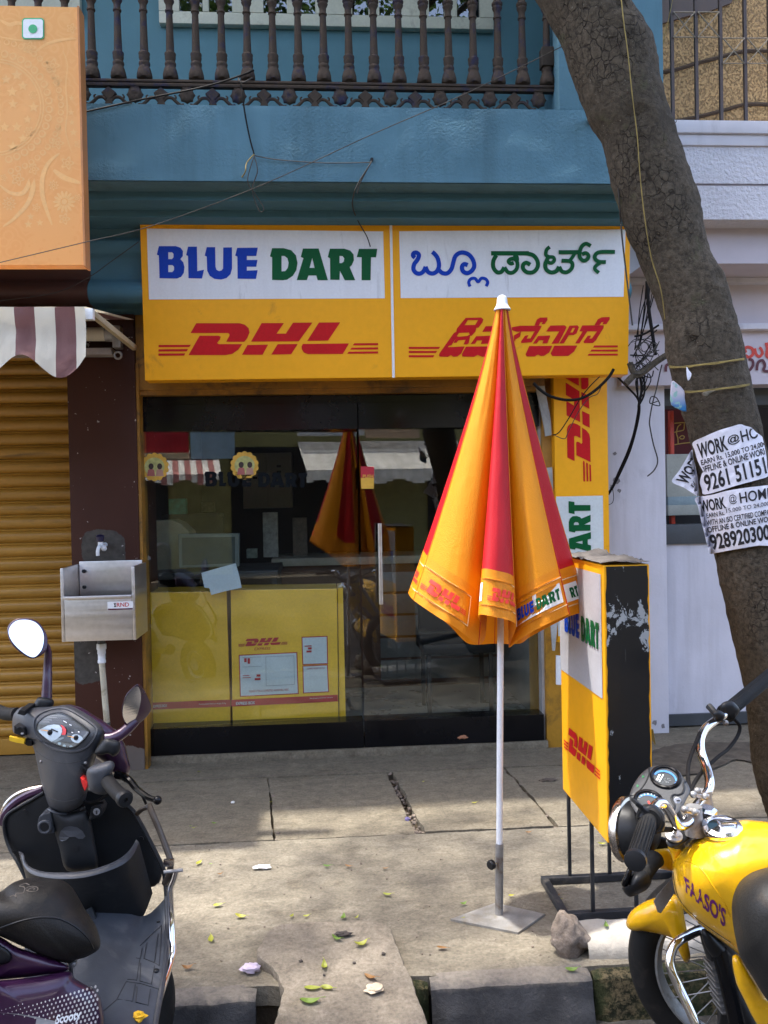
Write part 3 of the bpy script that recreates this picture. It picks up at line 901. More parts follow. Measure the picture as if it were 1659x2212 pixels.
# faint name on the pane
f = bil([(505, 592), (1180, 592), (1180, 694), (505, 694)])
m_faint = mat('dark_vinyl', (.004, .006, .008), .6, spec=.1)
print_on(BLUE_N, lambda u, v: og(*Z7(*f(u, v)), .0015)).build('vinyl_lettering', m_faint, fix, smooth=False)
print_on(DART_N, lambda u, v: og(*Z7(*f(u, v)), .0015)).build('vinyl_lettering', m_faint, fix, smooth=False)
# balcony window: cream frame with four casements
win = MB()
zb = 4.258
xa = onY(347, 54, 5.2).x; xb = onY(1063, 74, 5.2).x
wo = B('window', m_cream, xa, xb, 5.15, 5.199, zb, zb + .07, bevel=.004)
panes = [(390, 440), (453, 503), (570, 620), (635, 681), (760, 795), (818, 854), (924, 957), (984, 1033)]
xs = [(onY(a, 20, 5.2).x, onY(b, 20, 5.2).x) for a, b in panes]
prev = xa
for i, (p, q) in enumerate(xs + [(xb, xb)]):
    MB().box(prev + .0005, p - .0005, 5.148, 5.199, zb + .0705, 5.9).build('stile', m_cream, wo, smooth=False)
    prev = q
for p, q in xs:
    MB().box(p, q, 5.17, 5.175, zb + .0705, 5.9).build('pane', m_pane, wo, smooth=False)
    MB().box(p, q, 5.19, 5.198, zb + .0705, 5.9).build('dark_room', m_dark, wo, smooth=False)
wl = onY(178, 28, 5.2)
B('window', m_cream, -3.2, wl.x, 5.15, 5.199, 4.30, 5.9, bevel=.004)
# hole with pipe stub for the cables
hp = onY(803, 346, PY)
MB().tube([hp + V((0, .02, 0)), hp + V((0, -.012, 0))], .008, 12).build('cable_hole', m_black, bb)
# drain spout near the tree
sp = onY(1268, 262, PY)
MB().tube([sp + V((.03, .1, .02)), sp + V((-.004, -.10, -.012))], .017, 12).build('drain_spout', m_bluewall, bb)

# ------------------------------------------------------------------ cast iron balcony railing
rl = thing('balcony_railing', 'ornate rusty blue cast iron balcony railing with turned balusters', 'railing', (0, 4.1, 3.26))
RY = 4.10
bx0 = onY(200, 168, RY); bx1 = onY(1182, 192, RY)
pitch = (bx1.x - bx0.x) / 18
zr = 3.405
prof = [(.030, .0), (.037, .008), (.036, .028), (.030, .05), (.0235, .066), (.0255, .07), (.0265, .076), (.025, .083), (.0215, .086), (.0225, .093), (.0255, .104), (.0245, .115), (.0265, .121), (.0255, .127), (.0195, .131), (.0175, .20), (.0150, .315), (.0195, .318), (.0195, .325), (.0155, .329), (.0165, .352), (.022, .362), (.0245, .369), (.0205, .376), (.0265, .383), (.0265, .391), (.019, .398), (.0165, .425), (.024, .455), (.029, .475), (.018, .52), (.0145, .58), (.014, .95)]
def petal(j, k, r, h):
    return (r * (1 + .06 * math.cos(k * math.pi / 2)) if j < 5 else r), (h + (.012 if (j == 0 and k % 4 == 2) else 0))
b0 = MB().lathe(prof, (bx0.x, RY, zr + .012), n=16, mod=petal).build('baluster', m_iron, rl, angle=50)
for i in list(range(-3, 0)) + list(range(1, 19)):
    if i == 18: continue
    copy_of(b0, rl, (pitch * i, 0, 0))
copy_of(b0, rl, (pitch * 18, 0, 0))
MB().box(bx1.x - .03, bx1.x + .028, RY - .03, RY + .03, zr + .1, zr + .19).build('splint', mat('weathered_wood', (.03, .022, .016), .9, bump=.5, bs=80), rl, bevel=.004)
xL, xR = bx0.x - 3.6 * pitch, bx1.x + .045
MB().box(xL, xR, RY - .022, RY + .022, zr - .003, zr + .010).build('rail', m_iron, rl, bevel=.003)
MB().box(xL, xR, RY - .016, RY + .016, zr - .020, zr - .0035).build('rail', m_iron, rl, bevel=.003)
# frieze of shells, diamonds and scrolls under the rail
shell = MB()
sx = bx0.x + pitch * 1.62; sz = zr - .058
shell.lathe([(.034, -.004), (.036, .004), (.030, .012), (.016, .018), (.004, .013)], (sx, RY - .004, sz), (0, -1, 0), 24, mod=lambda j, k, r, h: (r * (1 + .10 * math.cos(k * math.pi / 1.5)) if j < 3 else r, h))
shell.box(sx - .02, sx + .02, RY - .012, RY + .012, sz + .026, zr - .0205)
s0 = shell.build('shell_ornament', m_iron, rl, angle=50)
dx = sx - pitch
dm = MB().prism([(dx, RY - .014, sz + .036), (dx + .035, RY - .014, sz + .008), (dx + .008, RY - .014, sz - .022), (dx + .02, RY - .014, sz - .044), (dx, RY - .014, sz - .050), (dx - .02, RY - .014, sz - .044), (dx - .008, RY - .014, sz - .022), (dx - .035, RY - .014, sz + .008)], (0, .026, 0))
d0 = dm.build('diamond_ornament', m_iron, rl, smooth=False, bevel=.004)
scr = [(dx + .008, sz - .03), (dx + .025, sz - .012), (dx + .05, sz - .012), (dx + .07, sz - .03), (dx + .09, sz - .045), (dx + .105, sz - .042)]
sc0 = MB()
sc0.tube([(x, RY - .004, z) for x, z in crom(scr, 5)], .0078, 8)
sc0.tube([(x, RY - .004, z) for x, z in crom([(dx + .062, sz - .022), (dx + .068, sz - .006), (dx + .06, sz + .002)], 4)], [.006, .0058, .0055, .005, .0045, .004, .0035, .003, .002], 6)
s1 = sc0.build('scroll', m_iron, rl)
mir = MB(); mir.v = [V((2 * dx - p.x, p.y, p.z)) for p in sc0.v]; mir.f = list(sc0.f)
s2 = mir.build('scroll', m_iron, rl)
for i in range(-2, 9):
    if i == 0: continue
    copy_of(s0, rl, (2 * pitch * i, 0, 0)); copy_of(d0, rl, (2 * pitch * i, 0, 0)); copy_of(s1, rl, (2 * pitch * i, 0, 0)); copy_of(s2, rl, (2 * pitch * i, 0, 0))

# ------------------------------------------------------------------ lilac building on the right
lb = thing('lilac_building', 'pale lilac building with rough stucco parapet beside the tree', 'building', (2.6, 5, 0))
def L(name, m, x0, x1, y0, y1, z0, z1, bevel=0.0, **k):
    return MB().box(x0, x1, y0, y1, z0, z1).build(name, m, lb, smooth=bevel > 0, bevel=bevel, **k)
L('pillar', m_lilac, 1.632, 2.052, 5.0, 5.5, 0, 2.68, .006)
L('lower_wall', m_lilac, 2.0525, 4.8, 5.12, 5.3, .085, 1.13)
L('base_strip', m_charcoal, 2.0525, 4.8, 5.10, 5.3, 0.015, .0848)
L('window_sill', m_charcoal, 2.0525, 4.8, 5.10, 5.3, 1.1305, 1.248, .003)
L('window_head', m_charcoal, 2.0525, 4.8, 5.10, 5.3, 1.975, 2.08, .003)
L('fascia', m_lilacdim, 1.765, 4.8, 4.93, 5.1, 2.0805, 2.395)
L('moulding', m_lilac, 1.765, 4.8, 4.87, 5.1, 2.3955, 2.43, .004)
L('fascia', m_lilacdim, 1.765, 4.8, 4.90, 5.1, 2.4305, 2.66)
L('moulding', m_lilac, 1.765, 4.8, 4.84, 5.1, 2.6605, 2.69, .004)
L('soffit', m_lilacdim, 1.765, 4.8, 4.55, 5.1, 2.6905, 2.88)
L('stucco_band', m_lilacrough, 1.72, 4.8, 4.40, 4.9, 2.8805, 3.055)
L('groove', m_lilacdim, 1.725, 4.8, 4.415, 4.9, 3.0555, 3.068)
L('stucco_band', m_lilacrough, 1.72, 4.8, 4.40, 4.9, 3.0685, 3.262)
L('cornice', m_lilac, 1.71, 4.8, 4.385, 4.9, 3.2625, 3.318, .004)
L('cornice', m_lilac, 1.70, 4.8, 4.365, 4.9, 3.3185, 3.384, .005)
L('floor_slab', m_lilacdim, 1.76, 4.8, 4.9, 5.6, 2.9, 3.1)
L('upper_wall', m_tan, 1.765, 4.8, 5.35, 5.6, 3.1, 6.2)
# curved dark grooves across the upper wall
T3 = zc(2100, 0, 1.795)
m_groove = mat('dark_groove', (.035, .022, .012), .9)
for pts in ([(880, 515), (1000, 495), (1150, 450), (1300, 410), (1430, 375), (1520, 362), (1700, 360), (1900, 370)], [(1000, 860), (1170, 825), (1330, 785), (1450, 750), (1520, 738), (1700, 742), (1900, 760)]):
    MB().tube([onY(*T3(x, y), 5.348) for x, y in crom(pts, 5)], .013, 6).build('wall_groove', m_groove, lb)
# upper window, brown
wq = [onY(*T3(x, y), 5.33) for x, y in ((790, -200), (850, 180), (1100, 110), (1250, 75), (1400, 20), (1480, -200))]
MB().prism(wq, (0, .03, 0)).build('upper_window', mat('brown_window', (.055, .036, .026), .5), lb, smooth=False)
# void behind the ground floor window with what stands inside
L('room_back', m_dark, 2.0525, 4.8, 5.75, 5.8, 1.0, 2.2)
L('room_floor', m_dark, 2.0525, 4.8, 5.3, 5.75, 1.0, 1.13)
Z3 = zc(2500, 1200, 2.0115)
# red Kannada lettering on the fascia
m_sred = mat('sign_letter_red', (.62, .05, .025), .5); m_sdk = mat('sign_letter_maroon', (.10, .012, .02), .5)
for k, (pts, w_) in enumerate([([(830, 300), (840, 340), (835, 390)], 26), ([(880, 380), (870, 350), (895, 335), (930, 350), (935, 390), (905, 415), (875, 400)], 24), ([(950, 345), (960, 390), (985, 410), (1010, 385), (1000, 350), (985, 340)], 22), ([(1040, 300), (1050, 350), (1045, 400), (1070, 420), (1110, 400)], 26), ([(1110, 320), (1140, 350), (1180, 340)], 22)]):
    lt = MB(); ribbon(lt, pts, w_, lambda x, y, h: onY(*Z3(x, y), 4.927 - h), k * 4e-4); lt.build('letter_stroke', m_sred, lb, smooth=False)
for k, (pts, w_) in enumerate([([(900, 430), (930, 440), (935, 480), (905, 520), (875, 525)], 22), ([(965, 520), (975, 460), (1010, 440), (1030, 480), (1020, 520), (1070, 525), (1110, 500)], 22), ([(245, 530), (250, 480), (290, 470), (330, 500)], 22)]):
    lt = MB(); ribbon(lt, pts, w_, lambda x, y, h: onY(*Z3(x, y), 4.924 - h), k * 4e-4); lt.build('letter_stroke', m_sdk, lb, smooth=False)
# plaster scars on the pillar
m_scar = mat('plaster_scar', (.20, .185, .19), .9, var=.4, vs=60)
random.seed(31)
for x, y, r_ in ((1343, 1213, 5), (1384, 1211, 6), (1330, 1040, 9), (1322, 1052, 6), (1338, 1060, 5), (1415, 1560, 7), (1400, 1572, 9), (1432, 1568, 6), (1328, 980, 5)):
    pts = [(x + r_ * random.uniform(.5, 1.2) * math.cos(t * .7), y + r_ * random.uniform(.5, 1.1) * math.sin(t * .7)) for t in range(9)]
    MB().flat([[onY(a, b, 4.9985) for a, b in pts]]).build('plaster_scar', m_scar, lb, smooth=False)

# ------------------------------------------------------------------ things behind that window
Zp3 = zc(2600, 1640, 3.9127)
rc = thing('display_rack', 'dark red panel with gold pattern and orange post behind lilac window', 'rack', (2.3, 5.5, 1.1))
MB().flat([[onY(*Zp3(x, y), 5.50) for x, y in ((30, -200), (900, -200), (900, 600), (30, 600))]]).build('panel', mat('dark_red_cloth', (.10, .008, .010), .7, var=.25), rc, smooth=False)
MB().box(*sum(([onY(*Zp3(155, 300), 5.38).x, onY(*Zp3(215, 300), 5.38).x],), []), 5.38, 5.42, 1.131, 1.974).build('post', mat('orange_post', (.55, .05, .02), .45), rc, bevel=.004)
gp = MB()
for k, pts in enumerate(([(215, 105), (330, 95), (400, 95)], [(370, 100), (365, 190), (340, 215), (265, 230), (215, 245)], [(320, 120), (270, 160), (250, 260), (270, 330), (275, 425)], [(220, 435), (330, 415), (470, 400)], [(290, 330), (330, 295), (370, 310), (350, 345), (300, 340)])):
    ribbon(gp, pts, 16, lambda x, y, h: onY(*Zp3(x, y), 5.494 - h), k * 5e-4)
gp.build('gold_pattern', mat('gold_line', (.42, .26, .05), .5), rc, smooth=False)
def carton(name, label, q, m):
    p = [onY(*Zp3(x, y), 5.32) for x, y in q]
    return tag(MB().box(p[0].x, p[1].x, 5.33, 5.55, p[1].z, p[0].z).build(name, m, bevel=.006), label, 'carton')
carton('carton', 'tall cream carton behind lilac window, half hidden by posters', [(110, 580), (900, 1225)], mat('cream_card', (.40, .40, .34), .7, var=.12, dirt=.2, dcol=(.2, .18, .14)))
carton('carton', 'flat pale blue carton under the cream carton behind lilac window', [(130, 1232), (900, 1358)], mat('pale_blue_card', (.26, .33, .34), .7))
carton('carton', 'lowest cream carton on the lilac window sill', [(130, 1362), (900, 1512)], mat('cream_card_low', (.38, .38, .32), .7))

# ------------------------------------------------------------------ window grille on the lilac parapet
wg = thing('window_grille', 'brown steel balcony grille with crossed lattice above lilac parapet', 'grille', (2.2, 4.6, 3.38))
m_gr = mat('brown_grille_paint', (.060, .036, .028), .5, var=.2)
m_gl = mat('pale_lattice_rod', (.22, .185, .13), .5, var=.2)
GRY = 4.6
for x in (982, 1152, 1325, 1497, 1669, 1840):
    p = onY(*T3(x, 500), GRY).x
    MB().box(p - .0085, p + .0085, GRY - .0085, GRY + .0085, 3.3845, 4.7).build('bar', m_gr, wg, smooth=False)
def rod(a, b, k=0):
    MB().tube([onY(*T3(*a), GRY - .012 - .004 * k), onY(*T3(*b), GRY - .012 - .004 * k)], .0032, 6).build('lattice_rod', m_gl, wg)
for x0, y0 in ((990, 85), (1162, 85), (1340, 270), (1512, 270)):
    x1, y1 = x0 + 152, y0 + 178
    rod((x0, y0), (x1, y0)); rod((x0, y1), (x1, y1)); rod((x0, y0), (x1, y1), 1); rod((x0, y1), (x1, y0), 2)

# ------------------------------------------------------------------ gold roller shutter, left
sh = thing('roller_shutter', 'closed gold roller shutter left of the brown pilaster', 'shutter', (-2, 5.1, 0))
def slat_prof(z):
    return [(5.085, z), (5.092, z + .003), (5.076, z + .012), (5.066, z + .032), (5.066, z + .050), (5.074, z + .064), (5.084, z + .068), (5.079, z + .072), (5.085, z + .0795)]
sm = MB()
pr = slat_prof(0)
sm.grid([[(-3.4, y, z) for y, z in pr], [(-1.349, y, z) for y, z in pr]])
zs0 = .105
for p in sm.v: p.z += zs0
sl0 = sm.build('slat', m_gold, sh, angle=60)
for i in range(1, 29):
    copy_of(sl0, sh, (0, 0, .0803 * i))
MB().box(-3.4, -1.349, 5.06, 5.09, .012, .1045).build('bottom_bar', m_gold, sh, bevel=.004)
MB().box(-3.4, -1.3485, 5.1, 5.2, 0, 2.46).build('backing', m_dark, sh, smooth=False)

# ------------------------------------------------------------------ shop sign
sg = thing('shop_sign', 'large yellow courier shop fascia sign in English and Kannada', 'sign', (.38, 4.45, 2.06))
yt, ybm = 4.395, 4.45
TL = onY(302, 478, yt); TR = onY(1362, 480, yt); BR = onY(1357, 809, ybm); BL = onY(313, 822, ybm)
sgn = (TR - TL).cross(BL - TL).normalized()
if sgn.y > 0: sgn = -sgn
MB().prism([TL, TR, BR, BL], (0, .11, 0)).build('sign_box', m_yellow, sg, smooth=False, bevel=.004)
def onS(x, y, h): return onP(x, y, TL, sgn) + sgn * h
Z4 = zc(500, 820, 1.508); Z5 = zc(1500, 820, 1.508)
def S4(x, y, h): return onS(*Z4(x, y), h)
def S5(x, y, h): return onS(*Z5(x, y), h)
MB().flat([[S4(x, y, .002) for x, y in ((118, 121), (1521, 138), (1531, 535), (131, 542))]]).build('white_panel', m_signwhite, sg, smooth=False)
MB().flat([[S5(x, y, .002) for x, y in ((108, 137), (1452, 126), (1440, 526), (117, 534))]]).build('white_panel', m_signwhite, sg, smooth=False)
dv = [S4(1559, 92, 0), S4(1574, 92, 0), S4(1590, 1006, 0), S4(1575, 1006, 0)]
MB().prism(dv, sgn * .005).build('divider', m_signwhite, sg, smooth=False)
print_parts(BLUE_L, lambda x, y: S4(x, y, .004), m_blue, sg)
print_parts(DART_L, lambda x, y: S4(x, y, .004), m_green, sg)
print_parts(DHL_L[:7], lambda x, y: S4(x, y, .0025), m_red, sg)
print_parts(DHL_L[7:], lambda x, y: S4(x, y, .0025), m_red, sg, 'stripe')
ZK1 = zc(1600, 930, 1.9518); ZK2 = zc(1580, 1220, 1.8852)
def strokes(lst, fn, m, base):
    for k, (pts, w_) in enumerate(lst):
        mb = MB()
        ribbon(mb, pts, w_, lambda x, y, h: onS(*fn(x, y), base + h), k * 3e-4, 5)
        mb.build('letter_stroke', m, sg, smooth=False)
strokes([([(66, 166), (50, 150), (56, 132), (78, 128), (96, 146), (86, 180), (60, 216), (54, 256), (76, 284), (106, 288), (132, 270), (148, 236)], 33), ([(146, 236), (166, 276), (202, 288), (236, 268), (250, 225), (240, 172), (220, 142), (198, 122)], 33),
         ([(246, 258), (276, 284), (314, 286), (345, 254), (360, 202), (374, 158), (404, 132), (442, 128), (482, 146), (511, 186), (520, 232), (500, 268), (466, 285), (434, 270), (426, 236), (444, 216), (470, 224)], 33),
         ([(488, 388), (478, 356), (494, 330), (526, 326), (550, 352), (575, 325), (607, 330), (624, 356), (612, 386)], 24)], ZK1, m_blue, .004)
strokes([([(650, 133), (940, 133)], 34), ([(690, 148), (668, 190), (668, 242), (696, 278), (730, 274), (752, 240)], 32), ([(752, 240), (780, 278), (818, 280), (848, 248), (850, 200), (828, 176), (798, 178), (784, 196), (800, 212), (824, 206)], 30), ([(822, 146), (848, 160), (852, 190)], 26),
         ([(925, 134), (975, 150), (1006, 194), (1006, 240), (976, 276), (930, 280), (898, 256), (896, 222), (920, 206), (950, 222)], 32),
         ([(1100, 84), (1076, 106), (1070, 144), (1092, 160), (1126, 164), (1134, 188), (1112, 208), (1084, 200)], 28), ([(1090, 160), (1066, 216), (1074, 258), (1110, 280), (1150, 270), (1172, 236)], 32), ([(1172, 236), (1194, 272), (1232, 278), (1266, 252), (1274, 216), (1252, 194), (1190, 190)], 30), ([(1168, 125), (1325, 125)], 32), ([(1290, 136), (1272, 166), (1252, 190)], 26),
         ([(1414, 78), (1378, 60), (1346, 80), (1330, 122), (1330, 164), (1356, 190), (1386, 180), (1396, 152), (1376, 132), (1346, 142)], 30),
         ([(1600, 123), (1492, 123), (1454, 140), (1446, 172), (1474, 197), (1530, 201)], 30), ([(1484, 208), (1452, 232), (1446, 256), (1476, 284)], 28)], ZK1, m_green, .004)
K2 = [[[(478, 60), (592, 57), (609, 70), (602, 94), (572, 132), (556, 134), (550, 162), (522, 192), (510, 195), (500, 248), (487, 256), (462, 256), (478, 222), (424, 226), (410, 244), (388, 246), (402, 216), (372, 262), (352, 268), (296, 342), (278, 340), (284, 322), (392, 170), (408, 164), (412, 140)], [(494, 76), (570, 76), (548, 112), (470, 114)], [(428, 172), (502, 168), (508, 184), (490, 194), (428, 200), (412, 196)]],
      [[(330, 278), (470, 272), (446, 322), (418, 346), (386, 349), (368, 336), (346, 349), (282, 347), (286, 338)]],
      [[(480, 273), (650, 271), (640, 346), (600, 349), (566, 335), (540, 349), (452, 347), (450, 328)]],
      [[(626, 122), (690, 120), (690, 160), (600, 164)]], [[(556, 196), (660, 192), (650, 250), (590, 254), (600, 226), (560, 228), (548, 252), (514, 254)]],
      [[(882, 118), (1042, 118), (1032, 142), (968, 240), (890, 247), (888, 236), (918, 192), (944, 188), (930, 214), (958, 212), (990, 160), (850, 162), (820, 150), (820, 130)]],
      [[(988, 117), (1006, 72), (1030, 58), (1084, 57), (1084, 76), (1064, 106), (1040, 106), (1050, 90), (1034, 92), (1020, 117)]],
      [[(836, 190), (890, 160), (880, 200), (848, 220), (836, 250)]],
      [[(1106, 117), (1212, 115), (1226, 128), (1216, 152), (1166, 249), (1114, 252), (1172, 160), (1074, 161)]],
      [[(1016, 194), (1106, 191), (1084, 248), (1046, 250), (1056, 226), (1022, 226), (1006, 249), (976, 251)]],
      [[(950, 269), (1120, 267), (1098, 316), (1060, 341), (1036, 343), (1014, 331), (990, 346), (930, 346), (922, 330)]],
      [[(1136, 266), (1306, 265), (1282, 310), (1238, 342), (1120, 343), (1108, 324)]],
      [[(1248, 118), (1306, 115), (1318, 128), (1300, 176), (1276, 188), (1244, 188), (1206, 249), (1172, 250), (1222, 168)], [(1272, 134), (1290, 134), (1272, 168), (1254, 168)]],
      [[(1342, 116), (1502, 115), (1500, 136), (1444, 226), (1422, 246), (1356, 247), (1352, 236), (1384, 192), (1408, 192), (1396, 214), (1414, 212), (1452, 160), (1380, 160), (1322, 249), (1290, 249), (1346, 160), (1322, 160)]],
      [[(1434, 114), (1458, 70), (1486, 56), (1545, 53), (1546, 70), (1522, 106), (1490, 108), (1502, 90), (1486, 92), (1470, 114)]],
      [[(55, 275), (288, 275), (278, 290), (55, 290)]], [[(55, 305), (266, 305), (256, 320), (55, 320)]], [[(55, 337), (246, 337), (236, 352), (55, 352)]],
      [[(1432, 265), (1606, 264), (1606, 278), (1422, 279)]], [[(1412, 295), (1606, 295), (1606, 309), (1402, 309)]], [[(1392, 326), (1606, 325), (1606, 339), (1382, 340)]]]
print_parts(K2[:15], lambda x, y: onS(*ZK2(x, y), .0025), m_red, sg)
print_parts(K2[15:], lambda x, y: onS(*ZK2(x, y), .0025), m_red, sg, 'stripe')

# ------------------------------------------------------------------ upright yellow board on the right pillar
vsn = thing('pillar_sign', 'tall yellow board on the pillar with sideways red lettering', 'sign', (1.45, 4.74, .5))
MB().box(1.302, 1.607, 4.72, 4.79, .62, 2.44).build('board', m_yellow, vsn, bevel=.003)
Z2 = zc(2100, 1400, 2.012)
wp = [onY(*Z2(180, 1117), 4.718), onY(*Z2(551, 1117), 4.718)]
MB().flat([[(wp[0].x, 4.718, wp[0].z), (wp[1].x, 4.718, wp[0].z), (wp[1].x, 4.718, .655), (wp[0].x, 4.718, .655)]]).build('white_panel', mat('board_white', (.62, .66, .64), .45, var=.04), vsn, smooth=False)
def side(xl, xr, y0, y1, Y):
    a = onY(*Z2(xl, y0), Y); b = onY(*Z2(xr, y1), Y)
    return lambda u, v: (a.x + (b.x - a.x) * v, Y, a.z + (b.z - a.z) * u)
print_parts(DHL_N, side(268, 442, 1000, -124, 4.7175), m_red, vsn)
print_parts(BLUE_N, side(282, 452, 2263, 1150, 4.7155), m_blue, vsn)
print_parts(DART_N, side(282, 452, 2263, 1150, 4.7155), m_green, vsn)
# torn white trim on the left side of that pillar
tm = thing('torn_trim', 'torn off-white plastic trim hanging left of the pillar sign', 'trim', (1.28, 4.75, 1.2))
m_trim = mat('dirty_white_trim', (.36, .36, .34), .6, var=.2, dirt=.4, dcol=(.12, .11, .1))
for q in ([(0, 165), (75, 165), (140, 520), (145, 630), (95, 640), (85, 560)], [(95, 890), (150, 885), (160, 1120), (130, 1040)]):
    MB().prism([onY(*Z2(x, y), 4.735) for x, y in q], (0, .012, 0)).build('strip', m_trim, tm, smooth=False)
Z4b = zc(2100, 2100, 1.383)
for q, m in (([(95, 500), (135, 470), (118, 640), (105, 640)], m_trim), ([(125, 665), (160, 670), (160, 826), (125, 824)], m_white)):
    MB().prism([onY(*Z4b(x, y), 4.70) for x, y in q], (0, .012, 0)).build('strip', m, tm, smooth=False)

# ------------------------------------------------------------------ orange board, upper left
def paisley():
    N = NT('orange_printed_flex')
    p = N.pos()
    mp = N.n('Mapping'); N.l(p, mp.inputs[0]); mp.inputs['Scale'].default_value = (1, 0, 1)
    def vor(s, lo, hi, feat='F1'):
        v = N.n('TexVoronoi', feature=feat); v.inputs['Scale'].default_value = s; N.l(mp.outputs[0], v.inputs['Vector'])
        return N.ramp(v.outputs['Distance'], lo, hi)
    g1 = N.n('TexVoronoi'); g1.inputs['Scale'].default_value = 13; N.l(mp.outputs[0], g1.inputs['Vector'])
    w = N.n('Math', operation='SINE'); mu = N.n('Math', operation='MULTIPLY'); N.l(g1.outputs['Distance'], mu.inputs[0]); mu.inputs[1].default_value = 26; N.l(mu.outputs[0], w.inputs[0])
    rings = N.ramp(w.outputs[0], .35, .5)
    dots = vor(34, .20, .26)
    gate = N.ramp(N.noise(5, 2), .5, .52)
    pat = N.mix(gate, rings, dots)
    cc = N.mix(pat, (.76, .345, .085), (.78, .37, .10))
    sep = N.n('SeparateXYZ'); N.l(p, sep.inputs[0])
    gm = N.n('Math', operation='MULTIPLY_ADD'); N.l(sep.outputs['Z'], gm.inputs[0]); gm.inputs[1].default_value = -.9; gm.inputs[2].default_value = 3.2
    cc = N.mix(N.ramp(gm.outputs[0], .1, 1.0), cc, N.mix(1.0, cc, (1.03, .92, .75), 'MULTIPLY'))
    N.set(col=cc, rough=.4)
    return N.m
ob = thing('hoarding', 'orange printed hoarding with faint floral pattern at upper left', 'hoarding', (-2, 3.75, 2.46))
OY = 3.72
MB().box(-3.3, -.984, OY, OY + .07, 2.458, 3.536).build('board', paisley(), ob, smooth=False)
MB().box(-.9838, -.976, OY - .004, OY + .075, 2.452, 3.540).build('edge', mat('hoarding_edge', (.5, .2, .06), .5), ob, smooth=False)
# printed ornament: rings of dots, stars and flowers
Z1 = zc(0, 0, 1.659)
m_op = mat('hoarding_print', (.82, .43, .135), .45, var=.03)
orn = MB()
def O(x, y): return onY(*Z1(x, y), OY - .0006)
def star(cx, cy, r, k=5, q=.45, a0=-1.57):
    return [(cx + (r if i % 2 == 0 else r * q) * math.cos(a0 + math.pi * i / k), cy + (r if i % 2 == 0 else r * q) * math.sin(a0 + math.pi * i / k)) for i in range(2 * k)]
def disc(cx, cy, r, n=14): return [(cx + r * math.cos(2 * math.pi * i / n), cy + r * math.sin(2 * math.pi * i / n)) for i in range(n)]
def flat(loops): orn.flat([[O(x, y) for x, y in lp] for lp in loops])
random.seed(3)
cx0, cy0 = -30, 700
for rr, sz, step in ((352, 25, 9.2), (430, 20, 8.0)):
    t = -80
    while t < 80:
        x, y = cx0 + rr * math.cos(R(t)), cy0 + rr * math.sin(R(t))
        if x > -5: flat([disc(x, y, sz), disc(x - 2, y - 2, sz * .62)])
        t += step * 350 / rr
for rr in (300, 318):
    pts = []
    flat([[(cx0 + rr * math.cos(R(t)), cy0 + rr * math.sin(R(t))) for t in range(-84, 85, 3)] + [(cx0 + (rr - 9) * math.cos(R(t)), cy0 + (rr - 9) * math.sin(R(t))) for t in range(84, -85, -3)]])
for x, y, r in ((40, 520, 34), (110, 490, 40), (150, 560, 36), (80, 600, 38), (220, 700, 38), (85, 680, 34), (30, 830, 36), (110, 830, 36), (150, 905, 34), (85, 960, 40), (180, 780, 30), (480, 865, 26), (470, 800, 20), (465, 735, 22), (467, 640, 20), (200, 1415, 24), (185, 1465, 28), (260, 1455, 24)):
    flat([star(x, y, r)])
def flower(x, y, r, k=5, inner=.35):
    n = k * 10
    o = [(x + r * (.78 + .22 * math.cos(k * 2 * math.pi * i / n)) * math.cos(2 * math.pi * i / n), y + r * (.78 + .22 * math.cos(k * 2 * math.pi * i / n)) * math.sin(2 * math.pi * i / n)) for i in range(n)]
    i1 = [(x + (a - x) * .72, y + (b - y) * .72) for a, b in o]
    flat([o, i1]); flat([disc(x, y, r * inner), disc(x, y, r * inner * .5)])
for x, y, r, k in ((342, 428, 50, 5), (372, 525, 34, 5), (190, 310, 46, 5), (467, 185, 36, 5), (440, 1065, 46, 5), (375, 935, 44, 5), (510, 940, 28, 5), (220, 1105, 38, 5), (115, 1170, 46, 5), (350, 1210, 34, 8), (385, 850, 26, 5), (190, 860, 36, 6), (60, 1330, 46, 10), (215, 620, 30, 6), (25, 1160, 24, 5), (420, 1430, 40, 5), (510, 1290, 24, 5), (235, 1355, 28, 5)):
    flower(x, y, r, k)
for k in range(14):
    a = k * 2 * math.pi / 14
    cx, cy = 420 + 48 * math.cos(a), 1318 + 48 * math.sin(a)
    flat([[(cx + 26 * math.cos(a) * math.cos(t) - 9 * math.sin(a) * math.sin(t), cy + 26 * math.sin(a) * math.cos(t) + 9 * math.cos(a) * math.sin(t)) for t in [q * .628 for q in range(10)]]])
orn.flat([[O(x, y) for x, y in disc(420, 1318, 18)]])
def swirl(pts, w):
    P = crom(pts, 6); n = len(P); a = []; b = []
    for i in range(n):
        p, q = P[max(i - 1, 0)], P[min(i + 1, n - 1)]; l = math.hypot(q[0] - p[0], q[1] - p[1]) or 1
        s = w * math.sin(math.pi * (i + .5) / n) ** .5 / 2
        a.append((P[i][0] - (q[1] - p[1]) / l * s, P[i][1] + (q[0] - p[0]) / l * s)); b.append((P[i][0] + (q[1] - p[1]) / l * s, P[i][1] - (q[0] - p[0]) / l * s))
    flat([a + b[::-1]])
swirl([(390, 1000), (320, 1060), (280, 1150), (275, 1260), (300, 1360), (340, 1470)], 30)
swirl([(0, 1210), (70, 1260), (150, 1260), (200, 1180), (205, 1160), (215, 1230), (180, 1330), (90, 1430), (20, 1480)], 34)
swirl([(350, 1110), (420, 1160), (525, 1195)], 34)
swirl([(410, 330), (440, 420), (430, 560), (440, 720), (430, 860), (470, 1000)], 10)
swirl([(0, 130), (60, 160), (110, 150), (180, 160)], 26)
swirl([(230, 340), (300, 290), (400, 260), (500, 250)], 20)
swirl([(0, 240), (120, 262), (260, 262)], 12)
